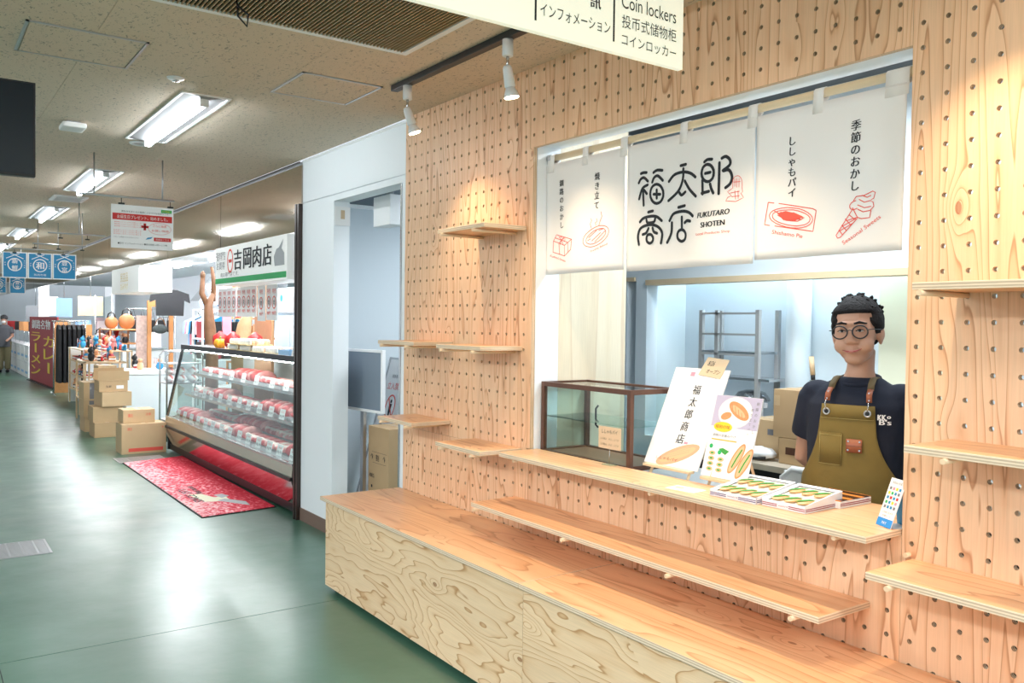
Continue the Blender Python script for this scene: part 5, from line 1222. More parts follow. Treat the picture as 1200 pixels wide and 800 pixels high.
def ap_patch(name, x0, x1, z0, z1, m, off=0.004, par=apron, thick=0.002):
    b = MB(); nn = 8; g = [[b.bm.verts.new((x0+(x1-x0)*i/nn, chest_y(x0+(x1-x0)*i/nn, z)-off, z)) for i in range(nn+1)] for z in (z1, z0)]
    for i in range(nn): b._f([g[0][i], g[1][i], g[1][i+1], g[0][i+1]], True)
    o = b.build(name, m, par); md = o.modifiers.new('solidify', 'SOLIDIFY'); md.thickness = thick; md.offset = 0; return o
ap_patch('bib_band', -0.095, 0.095, 1.235, 1.284, 'olive', 0.0075)
ap_patch('stitch_line', -0.097, 0.097, 1.2335, 1.2350, 'stitch', 0.0095, thick=0.0006)
pk = ap_patch('pocket', -0.097, -0.012, 1.060, 1.180, 'olive', 0.0080)
ap_patch('stitch_line', -0.097, -0.012, 1.170, 1.1715, 'stitch', 0.0098, pk, 0.0006)
for x in (-0.0965, -0.0135): ap_patch('stitch_line', x, x+0.0012, 1.062, 1.178, 'stitch', 0.0098, pk, 0.0006)
ap_patch('stitch_line', -0.097, -0.012, 1.061, 1.0625, 'stitch', 0.0098, pk, 0.0006)
lp = ap_patch('leather_patch', 0.004, 0.060, 1.112, 1.162, 'tan_leather', 0.0085, thick=0.003)
ap_patch('seam', 0.004, 0.060, 1.136, 1.1375, 'walnut', 0.0108, lp, 0.0006)
for x in (0.012, 0.052):
    for z in (1.121, 1.153): MB().lathe([(0.0035, -0.0015), (0.0035, 0.0)], (x, chest_y(x, z)-0.0112, z), 10, 'y').build('rivet', 'steel', lp)
for sx, xs_ in ((-1, -0.074), (1, 0.074)):
    zt = 1.258
    yb_ = chest_y(xs_, zt)-0.012
    ey = MB(); ey.tube([(xs_+0.011*math.cos(a), yb_, zt+0.011*math.sin(a)) for a in (2*math.pi*k/16 for k in range(17))], 0.003, 6, cap=False); ey.build('eyelet', 'steel_rough', apron)
    MB().lathe([(0.009, -0.001), (0.009, 0.001)], (xs_, yb_+0.002, zt), 14, 'y').build('eyelet_hole', 'black', apron)
    MB().tube([(xs_, yb_-0.004, zt+0.005), (xs_+sx*0.004, yb_-0.006, zt+0.030), (xs_+sx*0.002, yb_, zt+0.042)], 0.0022, 6).build('snap_hook', 'steel', apron)
    def strap(pts, w, m, name):
        b = MB(); prev = None
        for k, p in enumerate(pts):
            a = b.bm.verts.new((p[0]-w/2, p[1], p[2])); c = b.bm.verts.new((p[0]+w/2, p[1], p[2]))
            if prev: b._f([prev[0], a, c, prev[1]], True)
            prev = (a, c)
        o = b.build(name, m, apron); md = o.modifiers.new('solidify', 'SOLIDIFY'); md.thickness = 0.003; md.offset = 0; return o
    def fy(z): return chest_y(xs_*0.9, min(z, 1.30))
    leather = [(xs_+sx*0.002, fy(1.30)-0.006, 1.298), (xs_, fy(1.31)-0.001, 1.325), (xs_-sx*0.002, -0.098, 1.345)]
    ls = strap(leather, 0.020, 'tan_leather', 'leather_tab')
    for q in (0, 1): MB().lathe([(0.003, -0.0015), (0.003, 0)], (leather[q][0], leather[q][1]-0.003, leather[q][2]+0.008), 8, 'y').build('rivet', 'steel', ls)
    strap([(xs_-sx*0.002, -0.097, 1.340), (xs_-sx*0.004, -0.080, 1.363), (xs_-sx*0.006, -0.045, 1.382), (xs_-sx*0.006, 0.0, 1.386), (xs_-sx*0.006, 0.05, 1.372), (xs_-sx*0.02, 0.11, 1.30), (xs_-sx*0.04, 0.135, 1.15)], 0.024, 'olive_strap', 'shoulder_strap')
def chest_warp(q): return Vector((q.x, chest_y(q.x, q.z)+0.001-(0.0 if True else 0), q.z))
P = Print(shirt, (0, 0, 0), (1, 0, 0), (0, 0, 1), 0.0, lambda q: Vector((q.x, chest_y(q.x, q.z)-0.001, q.z)))
P.text('KK', 0.119, 1.246, 0.020, 'paper', w=0.026, heavy=0.0012); P.text("B's", 0.130, 1.229, 0.020, 'paper', w=0.036, heavy=0.0012); P.text('o', 0.141, 1.247, 0.010, 'paper', heavy=0.001)
P.done()

# distant customer
cu = thing('person', 'distant shopper in dark cap, mask, grey vest and khaki trousers at the far stalls', 'person', (-27.8, 2.20, 0), math.radians(75))
b = MB(); b.ell((0, 0, 1.47), (0.075, 0.09, 0.11), 14, 10); b.ell((0, -0.085, 1.46), (0.014, 0.02, 0.02), 8, 6); b.tube([(0, 0.01, 1.42), (0, 0.02, 1.28)], [0.05, 0.06], 10)
loft(b, [(0.80, 0.14, 0.11, 0, 0.0, 1), (1.0, 0.15, 0.12, 0, 0, 1), (1.25, 0.17, 0.11, 0, 0, 1), (1.33, 0.10, 0.07, 0, 0.01, 1)], 16)
for sx in (-1, 1):
    b.tube([(sx*0.17, 0.0, 1.28), (sx*0.21, -0.02, 1.03), (sx*0.15, -0.24, 0.93)], [0.048, 0.040, 0.028], 10); hand(b, (sx*0.15, -0.24, 0.93), (-sx*0.1, -1, -0.1), sx, (0, 0, -1))
    b.tube([(sx*0.08, 0, 0.85), (sx*0.09, -0.01, 0.46), (sx*0.09, 0.0, 0.07)], [0.08, 0.055, 0.04], 10)
cb2 = fuse(b, 'body', 'skin', cu, 0.011, 3)
b = MB(); loft(b, [(0.72, 0.185, 0.15, 0, 0.0, 1), (1.0, 0.18, 0.145, 0, 0, 1), (1.26, 0.19, 0.125, 0, 0, 1), (1.35, 0.09, 0.075, 0, 0.01, 1)], 18)
for sx in (-1, 1): b.tube([(sx*0.16, 0.0, 1.28), (sx*0.205, -0.02, 1.10)], [0.068, 0.060], 12)
fuse(b, 'vest', mat('vest_grey', (0.10, 0.105, 0.12), 0.85).name, cu, 0.014, 4)
b = MB()
for sx in (-1, 1): b.tube([(sx*0.08, 0, 0.88), (sx*0.09, -0.01, 0.46), (sx*0.09, 0.0, 0.10)], [0.11, 0.088, 0.075], 12)
fuse(b, 'trousers', mat('khaki', (0.17, 0.15, 0.08), 0.85).name, cu, 0.014, 3)
for sx in (-1, 1): MB().ell((sx*0.09, -0.04, 0.045), (0.05, 0.13, 0.045), 12, 8).build('shoe', 'black', cu)
MB().lathe([(0.09, 1.50), (0.095, 1.54), (0.085, 1.59), (0.04, 1.625), (0.005, 1.63)], (0, 0.01, 0), 16).build('cap', mat('cap_grey', (0.05, 0.05, 0.055), 0.8).name, cu); MB().ell((0, -0.075, 1.425), (0.052, 0.035, 0.042), 12, 8).build('face_mask', 'bright_white', cu)
# ================================================================ meat shop
mat('meat_red', (0.55, 0.06, 0.06), 0.4, noise=0.5, nscale=25); mat('meat_pink', (0.82, 0.30, 0.28), 0.4, noise=0.35, nscale=30)
mat('meat_fat', (0.85, 0.70, 0.64), 0.45, noise=0.15, nscale=40); mat('tray_grey', (0.55, 0.57, 0.58), 0.35, 0.3)
mat('kick_panel', (0.72, 0.62, 0.60), 0.13, 1.0); mat('case_inner', (0.80, 0.82, 0.82), 0.4)
CX0, CX1 = -10.62, -6.52
t = thing('meat_showcase', 'long slanted glass refrigerated meat showcase along the corridor', 'showcase', (-8.57, 2.52, 0))
def L(x): return x+8.57
m_ = MB(); m_.box(CX0+8.57, CX1+8.57, 0.02, 0.95, 0.02, 0.25); m_.build('base_cabinet', 'black', t)
MB().prism([(L(CX0), 0.03, 0.05), (L(CX1), 0.03, 0.05), (L(CX1), -0.03, 0.285), (L(CX0), -0.03, 0.285)], (0, 0.004, 0)).build('kick_plate', 'kick_panel', t)
MB().box(L(CX0), L(CX1), -0.045, -0.02, 0.287, 0.315, 0.004).build('bumper_rail', 'black', t)
MB().prism([(L(CX0), -0.03, 0.318), (L(CX1), -0.03, 0.318), (L(CX1), -0.02, 0.405), (L(CX0), -0.02, 0.405)], (0, 0.01, 0)).build('lower_fascia', mat('fascia_beige', (0.62, 0.56, 0.47), 0.25, 0.7).name, t)
MB().box(L(CX0), L(CX1), -0.025, 0.01, 0.405, 0.425, 0.003).build('sill', 'steel', t)
MB().box(L(CX0), L(CX1), 0.01, 0.90, 0.36, 0.40).build('deck', 'case_inner', t)
MB().box(L(CX0), L(CX1), 0.90, 0.95, 0.25, 1.235).build('back_wall', 'case_inner', t)
gl_ = MB().prism([(L(CX0)+0.02, -0.015, 0.425), (L(CX1), -0.015, 0.425), (L(CX1), 0.17, 1.225), (L(CX0)+0.02, 0.17, 1.225)], (0, 0.005, 0)).build('front_glass', 'glass', t)
MB().box(L(CX0), L(CX1), 0.155, 0.95, 1.232, 1.262, 0.004).build('top_board', mat('case_top', (0.40, 0.42, 0.44), 0.25, 0.6).name, t)
MB().box(L(CX0), L(CX1), 0.148, 0.175, 1.215, 1.268, 0.003).build('top_rail', 'black', t)
MB().prism([(L(CX0), -0.02, 0.41), (L(CX0), 0.01, 0.41), (L(CX0), 0.19, 1.23), (L(CX0), 0.155, 1.23)], (0.022, 0, 0)).build('end_frame', 'black', t)
MB().prism([(L(CX0)+0.006, 0.01, 0.42), (L(CX0)+0.006, 0.90, 0.42), (L(CX0)+0.006, 0.90, 1.225), (L(CX0)+0.006, 0.18, 1.225)], (0.005, 0, 0)).build('end_glass', 'glass', t)
MB().box(L(CX0)+0.0, L(CX0)+0.03, 0.0, 0.95, 0.02, 0.41).build('end_panel', 'black', t)
for z, y0 in ((0.665, 0.20), (0.905, 0.30)):
    s = MB().box(L(CX0)+0.03, L(CX1), y0, 0.88, z, z+0.008).build('glass_shelf', 'glass_green', t)
    MB().box(L(CX0)+0.03, L(CX1), y0-0.012, y0, z-0.006, z+0.022).build('price_rail', 'steel', s)
    for bx_ in (-1.2, 0.3, 1.6): MB().box(bx_-0.012, bx_+0.012, y0+0.1, 0.89, z-0.035, z-0.002).build('bracket', 'steel_rough', s)
MB().tube([(L(CX0)+0.1, 0.24, 1.205), (L(CX1), 0.24, 1.205)], 0.010, 8).build('case_tube', mat('case_glow', (0.95, 0.95, 0.95), 0.5, emit=34).name, t)

def meat_tray(style, w, d):
    t = thing('meat_tray', 'meat tray', 'meat', (0, 0, 0), group='meat trays in the showcase')
    m_ = MB(); m_.box(-w/2, w/2, -d/2, d/2, 0, 0.006); m_.box(-w/2, w/2, -d/2, -d/2+0.006, 0.006, 0.022); m_.box(-w/2, w/2, d/2-0.006, d/2, 0.006, 0.022)
    m_.box(-w/2, -w/2+0.006, -d/2+0.006, d/2-0.006, 0.006, 0.022); m_.box(w/2-0.006, w/2, -d/2+0.006, d/2-0.006, 0.006, 0.022); m_.build('tray', 'tray_grey', t)
    rr = random.Random(style*7+1)
    n = 7 if style != 2 else 4
    for k in range(n):
        x = -w/2+w*(k+0.5)/n; R = Matrix.Rotation(rr.uniform(-0.25, 0.25), 3, 'Z') @ Matrix.Rotation(0.5, 3, 'Y')
        if style == 2:
            MB().ell((x, rr.uniform(-0.02, 0.02), 0.045), (w/n*0.55, d*0.40, 0.042), 12, 8, jit=0.12).build('meat_block', ('meat_red', 'meat_pink')[k % 2], t)
        else:
            b = MB(); b.ell((x, 0, 0.034), (w/n*0.75, d*0.42, 0.012), 12, 6, R, jit=0.10); o = b.build('meat_slice', (('meat_red', 'meat_pink', 'meat_red'), ('meat_pink', 'meat_fat', 'meat_pink'))[style % 2][k % 3], t)
            MB().ell((x+0.003, -d*0.20, 0.042), (w/n*0.55, d*0.10, 0.008), 8, 5, R, jit=0.15).build('fat_edge', 'meat_fat', o)
    return t
proto = [meat_tray(0, 0.37, 0.28), meat_tray(1, 0.37, 0.28), meat_tray(2, 0.37, 0.28)]
for q in proto: q.scale = (1, 1, 1.55)
kind = ['dark red slices', 'pink marbled slices', 'red meat blocks']
ordn = ['first', 'second', 'third', 'fourth', 'fifth', 'sixth', 'seventh', 'eighth', 'ninth', 'tenth', 'eleventh', 'twelfth', 'thirteenth', 'fourteenth']
used_t = [False]*3
rr = random.Random(11)
for lv, (z, y, lvn) in enumerate(((0.9135, 3.00, 'upper glass shelf'), (0.6735, 2.90, 'lower glass shelf'), (0.4005, 2.72, 'bottom deck front row'), (0.4005, 3.05, 'bottom deck back row'))):
    for k in range(10):
        x = -6.77-0.395*k; s = (k*2+lv+(k//3)) % 3
        lb = 'tray of %s, %s, %s from the right' % (kind[s], lvn, ordn[k])
        if not used_t[s]: used_t[s] = True; o = proto[s]; o.location = (x, y, z); o['label'] = lb
        else: dup(proto[s], (x, y, z), label=lb)
pc = thing('price_card', 'x', 'price card', (0, 0, 0), group='white price cards in the meat showcase')
b = MB().prism([(-0.064, 0, 0), (0.064, 0, 0), (0.064, 0.020, 0.092), (-0.064, 0.020, 0.092)], (0, 0.001, 0)).build('card_face', 'bright_white', pc)
P = Print(b, (0, 0, 0), (1, 0, 0), (0, 0.018, 0.075), 0.0008)
P.text('牛肉', 0, 0.068, 0.020, 'ink_red', w=0.07); P.text('100g 598', 0, 0.030, 0.026, 'ink', w=0.10); P.done()
first = True
for z, y, n, lvn, st in ((0.690, 2.70, 12, 'lower glass shelf', 0.31), (0.930, 2.80, 9, 'upper glass shelf', 0.40), (0.430, 2.545, 14, 'front edge of the bottom deck', 0.275)):
    for k in range(n):
        x = -6.66-st*k-0.05*rr.random(); lb = 'white price card on the %s, %s from the right end' % (lvn, ordn[k])
        if first: pc.location = (x, y, z); pc['label'] = lb; first = False
        else: dup(pc, (x, y, z), label=lb)

# red patterned floor mat
def mat_red():
    m, N, Lk = new_mat('mat_print'); b = N['Principled BSDF']; tc = N.new('ShaderNodeTexCoord'); sp = N.new('ShaderNodeSeparateXYZ'); Lk.new(tc.outputs['Object'], sp.inputs[0])
    n = N.new('ShaderNodeTexNoise'); n.inputs['Scale'].default_value = 34; n.inputs['Detail'].default_value = 3; Lk.new(tc.outputs['Object'], n.inputs[0])
    n0 = N.new('ShaderNodeTexNoise'); n0.inputs['Scale'].default_value = 2.0; Lk.new(tc.outputs['Object'], n0.inputs[0])
    g = math_node(N, Lk, 'ADD', math_node(N, Lk, 'MULTIPLY', sp.outputs[1], 1.25), math_node(N, Lk, 'MULTIPLY_ADD', n0.outputs['Fac'], 0.7, -0.35))
    v = math_node(N, Lk, 'ADD', math_node(N, Lk, 'MULTIPLY_ADD', g, -0.62, -0.02), math_node(N, Lk, 'MULTIPLY', n.outputs['Fac'], 1.5))
    rp = N.new('ShaderNodeValToRGB'); e = rp.color_ramp.elements
    e[0].position = 0.45; e[0].color = (0.62, 0.008, 0.035, 1); e[1].position = 0.99; e[1].color = (0.95, 0.60, 0.62, 1)
    k = e.new(0.66); k.color = (0.75, 0.035, 0.07, 1); k = e.new(0.82); k.color = (0.85, 0.20, 0.25, 1)
    Lk.new(v, rp.inputs[0]); Lk.new(rp.outputs[0], b.inputs[0]); b.inputs['Roughness'].default_value = 0.85; MATS['mat_print'] = m
mat_red()
t = thing('floor_mat', 'red and pink printed floor mat with black lettering in front of the meat showcase', 'mat', (-8.37, 2.19, 0.0005))
pts = [(-1.53, -0.29), (1.50, -0.29), (1.42, 0.32), (-1.70, 0.36)]
MB().prism([(x, y, 0) for x, y in [(a*1.008, b*1.04) for a, b in pts]], (0, 0, 0.006)).build('rubber_base', 'rubber', t)
mt = MB().prism([(x, y, 0.0062) for x, y in pts], (0, 0, 0.003)).build('pile', 'mat_print', t)
P = Print(mt, (0, 0, 0.0094), (-1, 0, 0), (0, -1, 0), 0.0005)
P.text('SINCE 1971', -0.62, 0.155, 0.075, 'ink', w=0.62, slant=0.1, heavy=0.003); P.text('Meat market', -0.38, 0.06, 0.06, 'ink', w=0.40, heavy=0.002)
P.done()
P = Print(mt, (0, 0, 0.0094), (1, 0, 0), (0, 1, 0), 0.0005)
P.poly([(0.55, -0.17), (0.95, -0.12), (1.02, 0.08), (0.78, 0.10), (0.80, 0.0), (0.6, -0.05)], mat('cow_cream', (0.85, 0.80, 0.62), 0.8).name, 'printed_shape'); P.poly([(0.95, -0.02), (1.28, 0.16), (1.10, 0.18), (0.9, 0.06)], 'grey_plastic', 'printed_shape', 1.5); P.poly([(0.70, 0.02), (0.86, 0.05), (0.80, 0.13), (0.68, 0.10)], 'grey_plastic', 'printed_shape', 1.5)
P.done()

# drain gratings
def grating(x0, x1, y0, y1, label, cols):
    t = thing('drain_grating', label, 'grating', ((x0+x1)/2, (y0+y1)/2, 0.0005)); w, d = (x1-x0)/2, (y1-y0)/2
    m_ = MB()
    for a, b, c, e in ((-w, w, -d, -d+0.015), (-w, w, d-0.015, d), (-w, -w+0.015, -d+0.015, d-0.015), (w-0.015, w, -d+0.015, d-0.015)): m_.box(a, b, c, e, 0, 0.005)
    m_.build('frame', 'steel_rough', t); MB().box(-w+0.015, w-0.015, -d+0.015, d-0.015, 0, 0.0015).build('pit', 'joint_dark', t)
    n = cols
    for k in range(n):
        x = -w+0.02+(2*w-0.04)*(k+0.5)/n; q = (2*w-0.04)/n*0.36; MB().box(x-q, x+q, -d+0.016, d-0.016, 0.0016, 0.0045).build('bar', 'steel_rough', t)
    for k in range(3): MB().box(-w+0.02, w-0.02, -d+(k+1)*d/2-0.006, -d+(k+1)*d/2+0.006, 0.0046, 0.0056).build('cross_bar', 'steel_rough', t)
grating(-6.79, -6.37, 0.46, 0.785, 'square steel drain grating in the floor at the left edge of the picture', 14)
grating(-10.30, -9.92, 1.86, 2.36, 'steel drain grating between the cartons and the red mat', 12)
grating(-9.9, -6.9, 2.545-0.002, 2.62, 'narrow drain channel cover under the meat showcase', 40) if False else None

# meat shop sign and white sign further on
t = thing('shop_sign', 'lit white meat shop sign with black characters, red oval and green stripe', 'sign', (-7.64, 2.50, 1.905))
sb = MB().box(-0.98, 0.975, -0.005, 0.28, 0, 0.370, 0.003).build('sign_box', mat('sign_white', (0.92, 0.93, 0.90), 0.4, emit=0.10).name, t)
P = Print(t, (0, -0.006, 0), (1, 0, 0), (0, 0, 1), 0.0015)
P.rect(-0.975, 0.018, 0.970, 0.068, 'green_print', 'printed_panel'); P.text('国産肉専門店', -0.80, 0.285, 0.085, 'ink_grey', w=0.30); P.text('お買得', -0.80, 0.19, 0.075, 'ink_grey', w=0.26)
P.ring(-0.50, 0.225, 0.078, 0.105, 0.018, 'ink_red'); P.text('一', -0.50, 0.225, 0.03, 'ink_red', w=0.08, heavy=0.006)
for ch, x in (('吉', -0.27), ('岡', 0.0), ('肉', 0.26), ('店', 0.52)): P.text(ch, x, 0.225, 0.185, 'ink', w=0.215, heavy=0.008)
P.poly([(0.70, 0.12), (0.93, 0.12), (0.92, 0.22), (0.86, 0.26), (0.90, 0.335), (0.80, 0.27), (0.74, 0.26), (0.68, 0.20)], 'grey_plastic', 'printed_drawing'); P.text('肉の専門店です。', -0.52, 0.10, 0.045, 'ink_grey', w=0.55)
P.done()
t = thing('shop_sign', 'square white lit sign with faint yellow lettering, left of the meat shop sign', 'sign', (-12.98, 2.50, 1.93))
MB().box(-0.92, 0.90, -0.005, 0.42, 0, 0.36, 0.003).build('sign_box', 'sign_white', t)
P = Print(t, (0, -0.006, 0), (1, 0, 0), (0, 0, 1), 0.003); P.text('民芸品', 0.0, 0.22, 0.13, mat('pale_yellow', (0.80, 0.66, 0.36), 0.6).name, w=0.5); P.text('おみやげ', 0.0, 0.09, 0.10, 'pale_yellow', w=0.5); P.done()

# on top of the meat showcase
egg = thing('egg_carton', 'x', 'eggs', (0, 0, 0), group='egg cartons on the meat showcase')
MB().box(-0.15, 0.15, -0.13, 0.13, 0, 0.008).build('egg_tray', 'pale_yellow', egg)
for i in range(5):
    for j in range(4): MB().ell((-0.115+i*0.058, -0.09+j*0.06, 0.032), (0.022, 0.022, 0.029), 8, 6).build('egg', ('bright_white', mat('egg_brown', (0.86, 0.58, 0.42), 0.5).name)[(j) % 2], egg)
spots_ = [(-8.35, 2.80, 1.2625), (-7.98, 2.80, 1.2625), (-8.75, 2.80, 1.2625), (-8.33, 2.80, 1.323), (-8.68, 2.80, 1.323), (-7.66, 2.82, 1.2625)]
lbs = ['egg carton in the bottom layer, middle', 'egg carton in the bottom layer, second from the blue tray', 'egg carton in the bottom layer, next to the red toys', 'egg carton on the top layer, right', 'egg carton on the top layer, left', 'egg carton in the bottom layer, nearest the blue tray']
for k, p_ in enumerate(spots_):
    if k == 0: egg.location = p_; egg['label'] = lbs[0]
    else: dup(egg, p_, label=lbs[k])
t = thing('blue_tray', 'pale blue plastic tray on the meat showcase', 'tray', (-7.36, 2.83, 1.2625))
m_ = MB(); m_.box(-0.13, 0.13, -0.10, 0.10, 0, 0.012, 0.003); m_.box(-0.13, 0.13, -0.10, -0.09, 0.012, 0.045); m_.box(-0.13, 0.13, 0.09, 0.10, 0.012, 0.045); m_.box(-0.13, -0.12, -0.09, 0.09, 0.012, 0.045); m_.box(0.12, 0.13, -0.09, 0.09, 0.012, 0.045); m_.build('tray_shell', 'light_blue', t)
t = thing('menu_card', 'white leaning card with small print at the right end of the meat showcase', 'sign', (-6.98, 2.72, 1.2625), math.radians(25))
b = MB().prism([(-0.085, 0, 0), (0.085, 0, 0), (0.085, 0.04, 0.14), (-0.085, 0.04, 0.14)], (0, 0.002, 0)).build('card_face', 'bright_white', t)
P = Print(b, (0, 0, 0), (1, 0, 0), (0, 0.04, 0.14), 0.001)
for k in range(5): P.text('おすすめ商品', 0, 0.12-0.024*k, 0.012, 'ink_grey', w=0.13)
P.done()
# red ornaments
pots = [(-9.05, 2.80, 'red'), (-9.22, 2.86, 'red'), (-9.42, 2.78, 'orange_wood'), (-9.62, 2.84, 'red'), (-8.98, 3.02, 'red')]
orn = None
ow = ['nearest the egg cartons', 'second from the egg cartons', 'third from the egg cartons', 'farthest from the egg cartons', 'behind the others beside the eggs']
for k, (x, y, m) in enumerate(pots):
    if m == 'red':
        if orn is None:
            orn = thing('red_lantern', 'round red paper ornament on the meat showcase, '+ow[k], 'ornament', (x, y, 1.2625), group='red ornaments on the meat showcase')
            MB().lathe([(0.03, 0), (0.075, 0.03), (0.085, 0.08), (0.075, 0.13), (0.03, 0.16), (0.012, 0.18)], n=14).build('lantern_body', 'red', orn)
            MB().lathe([(0.032, 0.0), (0.034, 0.01)], n=12).build('ring', 'black', orn)
        else: dup(orn, (x, y, 1.2625), label='round red paper ornament on the meat showcase, '+ow[k])
    else:
        t = thing('pumpkin_ornament', 'orange pumpkin shaped ornament between the red ones', 'ornament', (x, y, 1.2625))
        m_ = MB()
        for q in range(8): a = q*math.pi/4; m_.ell((0.035*math.cos(a), 0.035*math.sin(a), 0.05), (0.035, 0.035, 0.05), 8, 6)
        m_.build('rind', mat('orange', (0.90, 0.38, 0.02), 0.45).name, t); MB().tube([(0, 0, 0.09), (0.01, 0, 0.125)], 0.008, 6).build('stalk', 'leaf_green', t)
t = thing('red_flag_pole', 'pink and red paper streamer standing behind the ornaments', 'streamer', (-9.75, 2.95, 1.2625))
MB().tube([(0, 0, 0), (0, 0, 0.34)], 0.006, 6).build('pole', 'pale_wood', t); MB().box(0.008, 0.012, -0.05, 0.05, 0.06, 0.34).build('paper', 'pink_print', t)

# behind the showcase
def fridge():
    # stands right of the brown board as seen from the corridor
    t = thing('shop_fridge', 'tall pale blue grey refrigerator at the right of the meat shop', 'fridge', (-9.32, 3.56, 0))
    MB().box(-0.50, 0.50, 0, 0.7, 0.05, 1.95, 0.006).build('cabinet', mat('fridge_blue', (0.55, 0.67, 0.75), 0.35).name, t)
    for sx in (-0.25, 0.25):
        dd = MB().box(sx-0.235, sx+0.235, -0.03, -0.002, 0.15, 1.62, 0.004).build('door', 'fridge_blue', t); MB().box(sx+(0.18 if sx < 0 else -0.20), sx+(0.20 if sx < 0 else -0.18), -0.05, -0.031, 0.9, 1.2, 0.003).build('handle', 'grey_plastic', dd)
    MB().box(-0.49, 0.49, -0.02, -0.002, 1.66, 1.93, 0.003).build('top_panel', 'grey_plastic', t)
    P = Print(t, (0, -0.0205, 0), (1, 0, 0), (0, 0, 1), 0.001); P.disc(-0.3, 1.83, 0.04, 0.04, 'bright_blue'); P.done()
    for sx in (-0.42, 0.42): MB().box(sx-0.04, sx+0.04, 0.05, 0.12, 0, 0.05).build('foot', 'black', t)
fridge()
t = thing('wood_partition', 'brown wooden board standing behind the meat showcase with pinned price sheets', 'board', (-9.18, 3.17, 0)); MB().box(-0.27, 0.27, 0, 0.03, 0, 2.05).build('board', mat('board_brown', (0.42, 0.23, 0.11), 0.5, noise=0.15).name, t)
for k, (x, y, w, h, z, lb) in enumerate(((-9.05, 2.74, 0.62, 0.30, 1.603, 'large price sheet with red circles hanging under the meat shop sign'), (-8.42, 2.74, 0.60, 0.30, 1.603, 'second large price sheet under the meat shop sign'), (-7.98, 2.74, 0.22, 0.34, 1.563, 'narrow price sheet with red print under the meat shop sign'), (-7.70, 2.74, 0.28, 0.33, 1.573, 'price sheet closest to the refrigerator, under the sign'))):
    t = thing('price_sheet', lb, 'poster', (x, y, z), group='price sheets under the meat shop sign'); b = MB().box(-w/2, w/2, 0, 0.003, 0, h).build('sheet', 'bright_white', t)
    P = Print(b, (0, -0.0005, 0), (1, 0, 0), (0, 0, 1), 0.0012); n = max(1, int(w/0.13))
    for i in range(n):
        cx = -w/2+w*(i+0.5)/n; P.ring(cx, h*0.5, 0.045, 0.055, 0.010, 'ink_red'); P.text('肉', cx, h*0.5, 0.05, 'ink'); P.text('特売', cx, h*0.82, 0.045, 'ink_red'); P.text('980円', cx, h*0.2, 0.035, 'ink_red', w=0.10)
    P.done()
# hanging advertising and shelves behind the meat counter
t = thing('steel_hood', 'steel ventilation hood over the souvenir shop behind the white sign', 'hood', (-16.9, 5.3, 1.95)); MB().prism([(-1.5, -0.5, 0), (1.5, -0.5, 0), (1.1, -0.2, 0.5), (-1.1, -0.2, 0.5)], (0, 0.9, 0)).build('hood_shell', 'steel', t); MB().box(-0.3, 0.3, 0.0, 0.4, 0.5, 0.77).build('duct', 'steel', t)
# ================================================================ cartons on the floor
rt_ = (('x', '割', -0.16, 0.40, 0.04, 0.05, 'ink_red'), ('x', '#', 0.0, 0.055, 0.05, 0.40, 'ink_red'), ('x', '↑', 0.19, 0.40, 0.03, 0.03, 'ink_red'))
carton((-10.72, 2.245, 0.0), 0.34, 0.49, 0.345, 'largest cardboard box on the floor next to the meat showcase', 'cardboard boxes beside the meat showcase', m='card_light', text=(('x', '割', -0.16, 0.29, 0.035, 0.045, 'ink_red'), ('x', '#', 0.02, 0.045, 0.04, 0.38, 'ink_red'), ('x', '↑', 0.20, 0.30, 0.025, 0.03, 'ink_red')))
carton((-10.80, 2.21, 0.347), 0.30, 0.35, 0.155, 'small cardboard box with red stamps on top of the largest one', 'cardboard boxes beside the meat showcase', m='card_light', text=(('x', '割', -0.10, 0.09, 0.04, 0.05, 'ink_red'), ('x', '注意', 0.10, 0.10, 0.03, 0.06, 'ink_red')))
carton((-12.40, 2.14, 0.0), 0.40, 0.31, 0.195, 'bottom cardboard box of the middle stack', 'cardboard boxes in the middle stack', m='card')
carton((-12.42, 2.15, 0.197), 0.40, 0.36, 0.205, 'second cardboard box from the floor in the middle stack', 'cardboard boxes in the middle stack', m='card')
carton((-12.40, 2.24, 0.404), 0.40, 0.37, 0.19, 'third cardboard box of the middle stack with creased corners', 'cardboard boxes in the middle stack', m='card_light', rz=0.08)
t = carton((-12.42, 2.22, 0.597), 0.36, 0.35, 0.145, 'open cardboard box with raised flap on top of the middle stack', 'cardboard boxes in the middle stack', m='card', tape=False, text=(('x', '#', 0.08, 0.06, 0.045, 0.09, 'bright_white'), ('x', '生鮮', -0.06, 0.07, 0.03, 0.07, 'ink')))
MB().prism([(-0.18, -0.19, 0.146), (-0.18, 0.19, 0.146), (-0.14, 0.19, 0.30), (-0.14, -0.19, 0.30)], (0.004, 0, 0)).build('flap', 'card', t)
MB().prism([(0.18, -0.19, 0.146), (0.18, 0.19, 0.146), (0.19, 0.19, 0.275), (0.19, -0.19, 0.275)], (0.004, 0, 0)).build('flap', 'card', t)
carton((-13.10, 2.06, 0.0), 0.40, 0.17, 0.20, 'bottom narrow cardboard box behind the middle stack', 'cardboard boxes behind the middle stack', m='card_light')
carton((-13.10, 2.06, 0.202), 0.42, 0.20, 0.24, 'second narrow cardboard box behind the middle stack with dark end', 'cardboard boxes behind the middle stack', m='card_light', text=(('x', '#', 0.03, 0.12, 0.22, 0.12, 'ink_grey'),))
carton((-13.10, 2.07, 0.444), 0.42, 0.22, 0.24, 'third narrow cardboard box behind the middle stack with dark end', 'cardboard boxes behind the middle stack', m='card_light', text=(('x', '#', 0.03, 0.12, 0.22, 0.13, 'ink_grey'),))
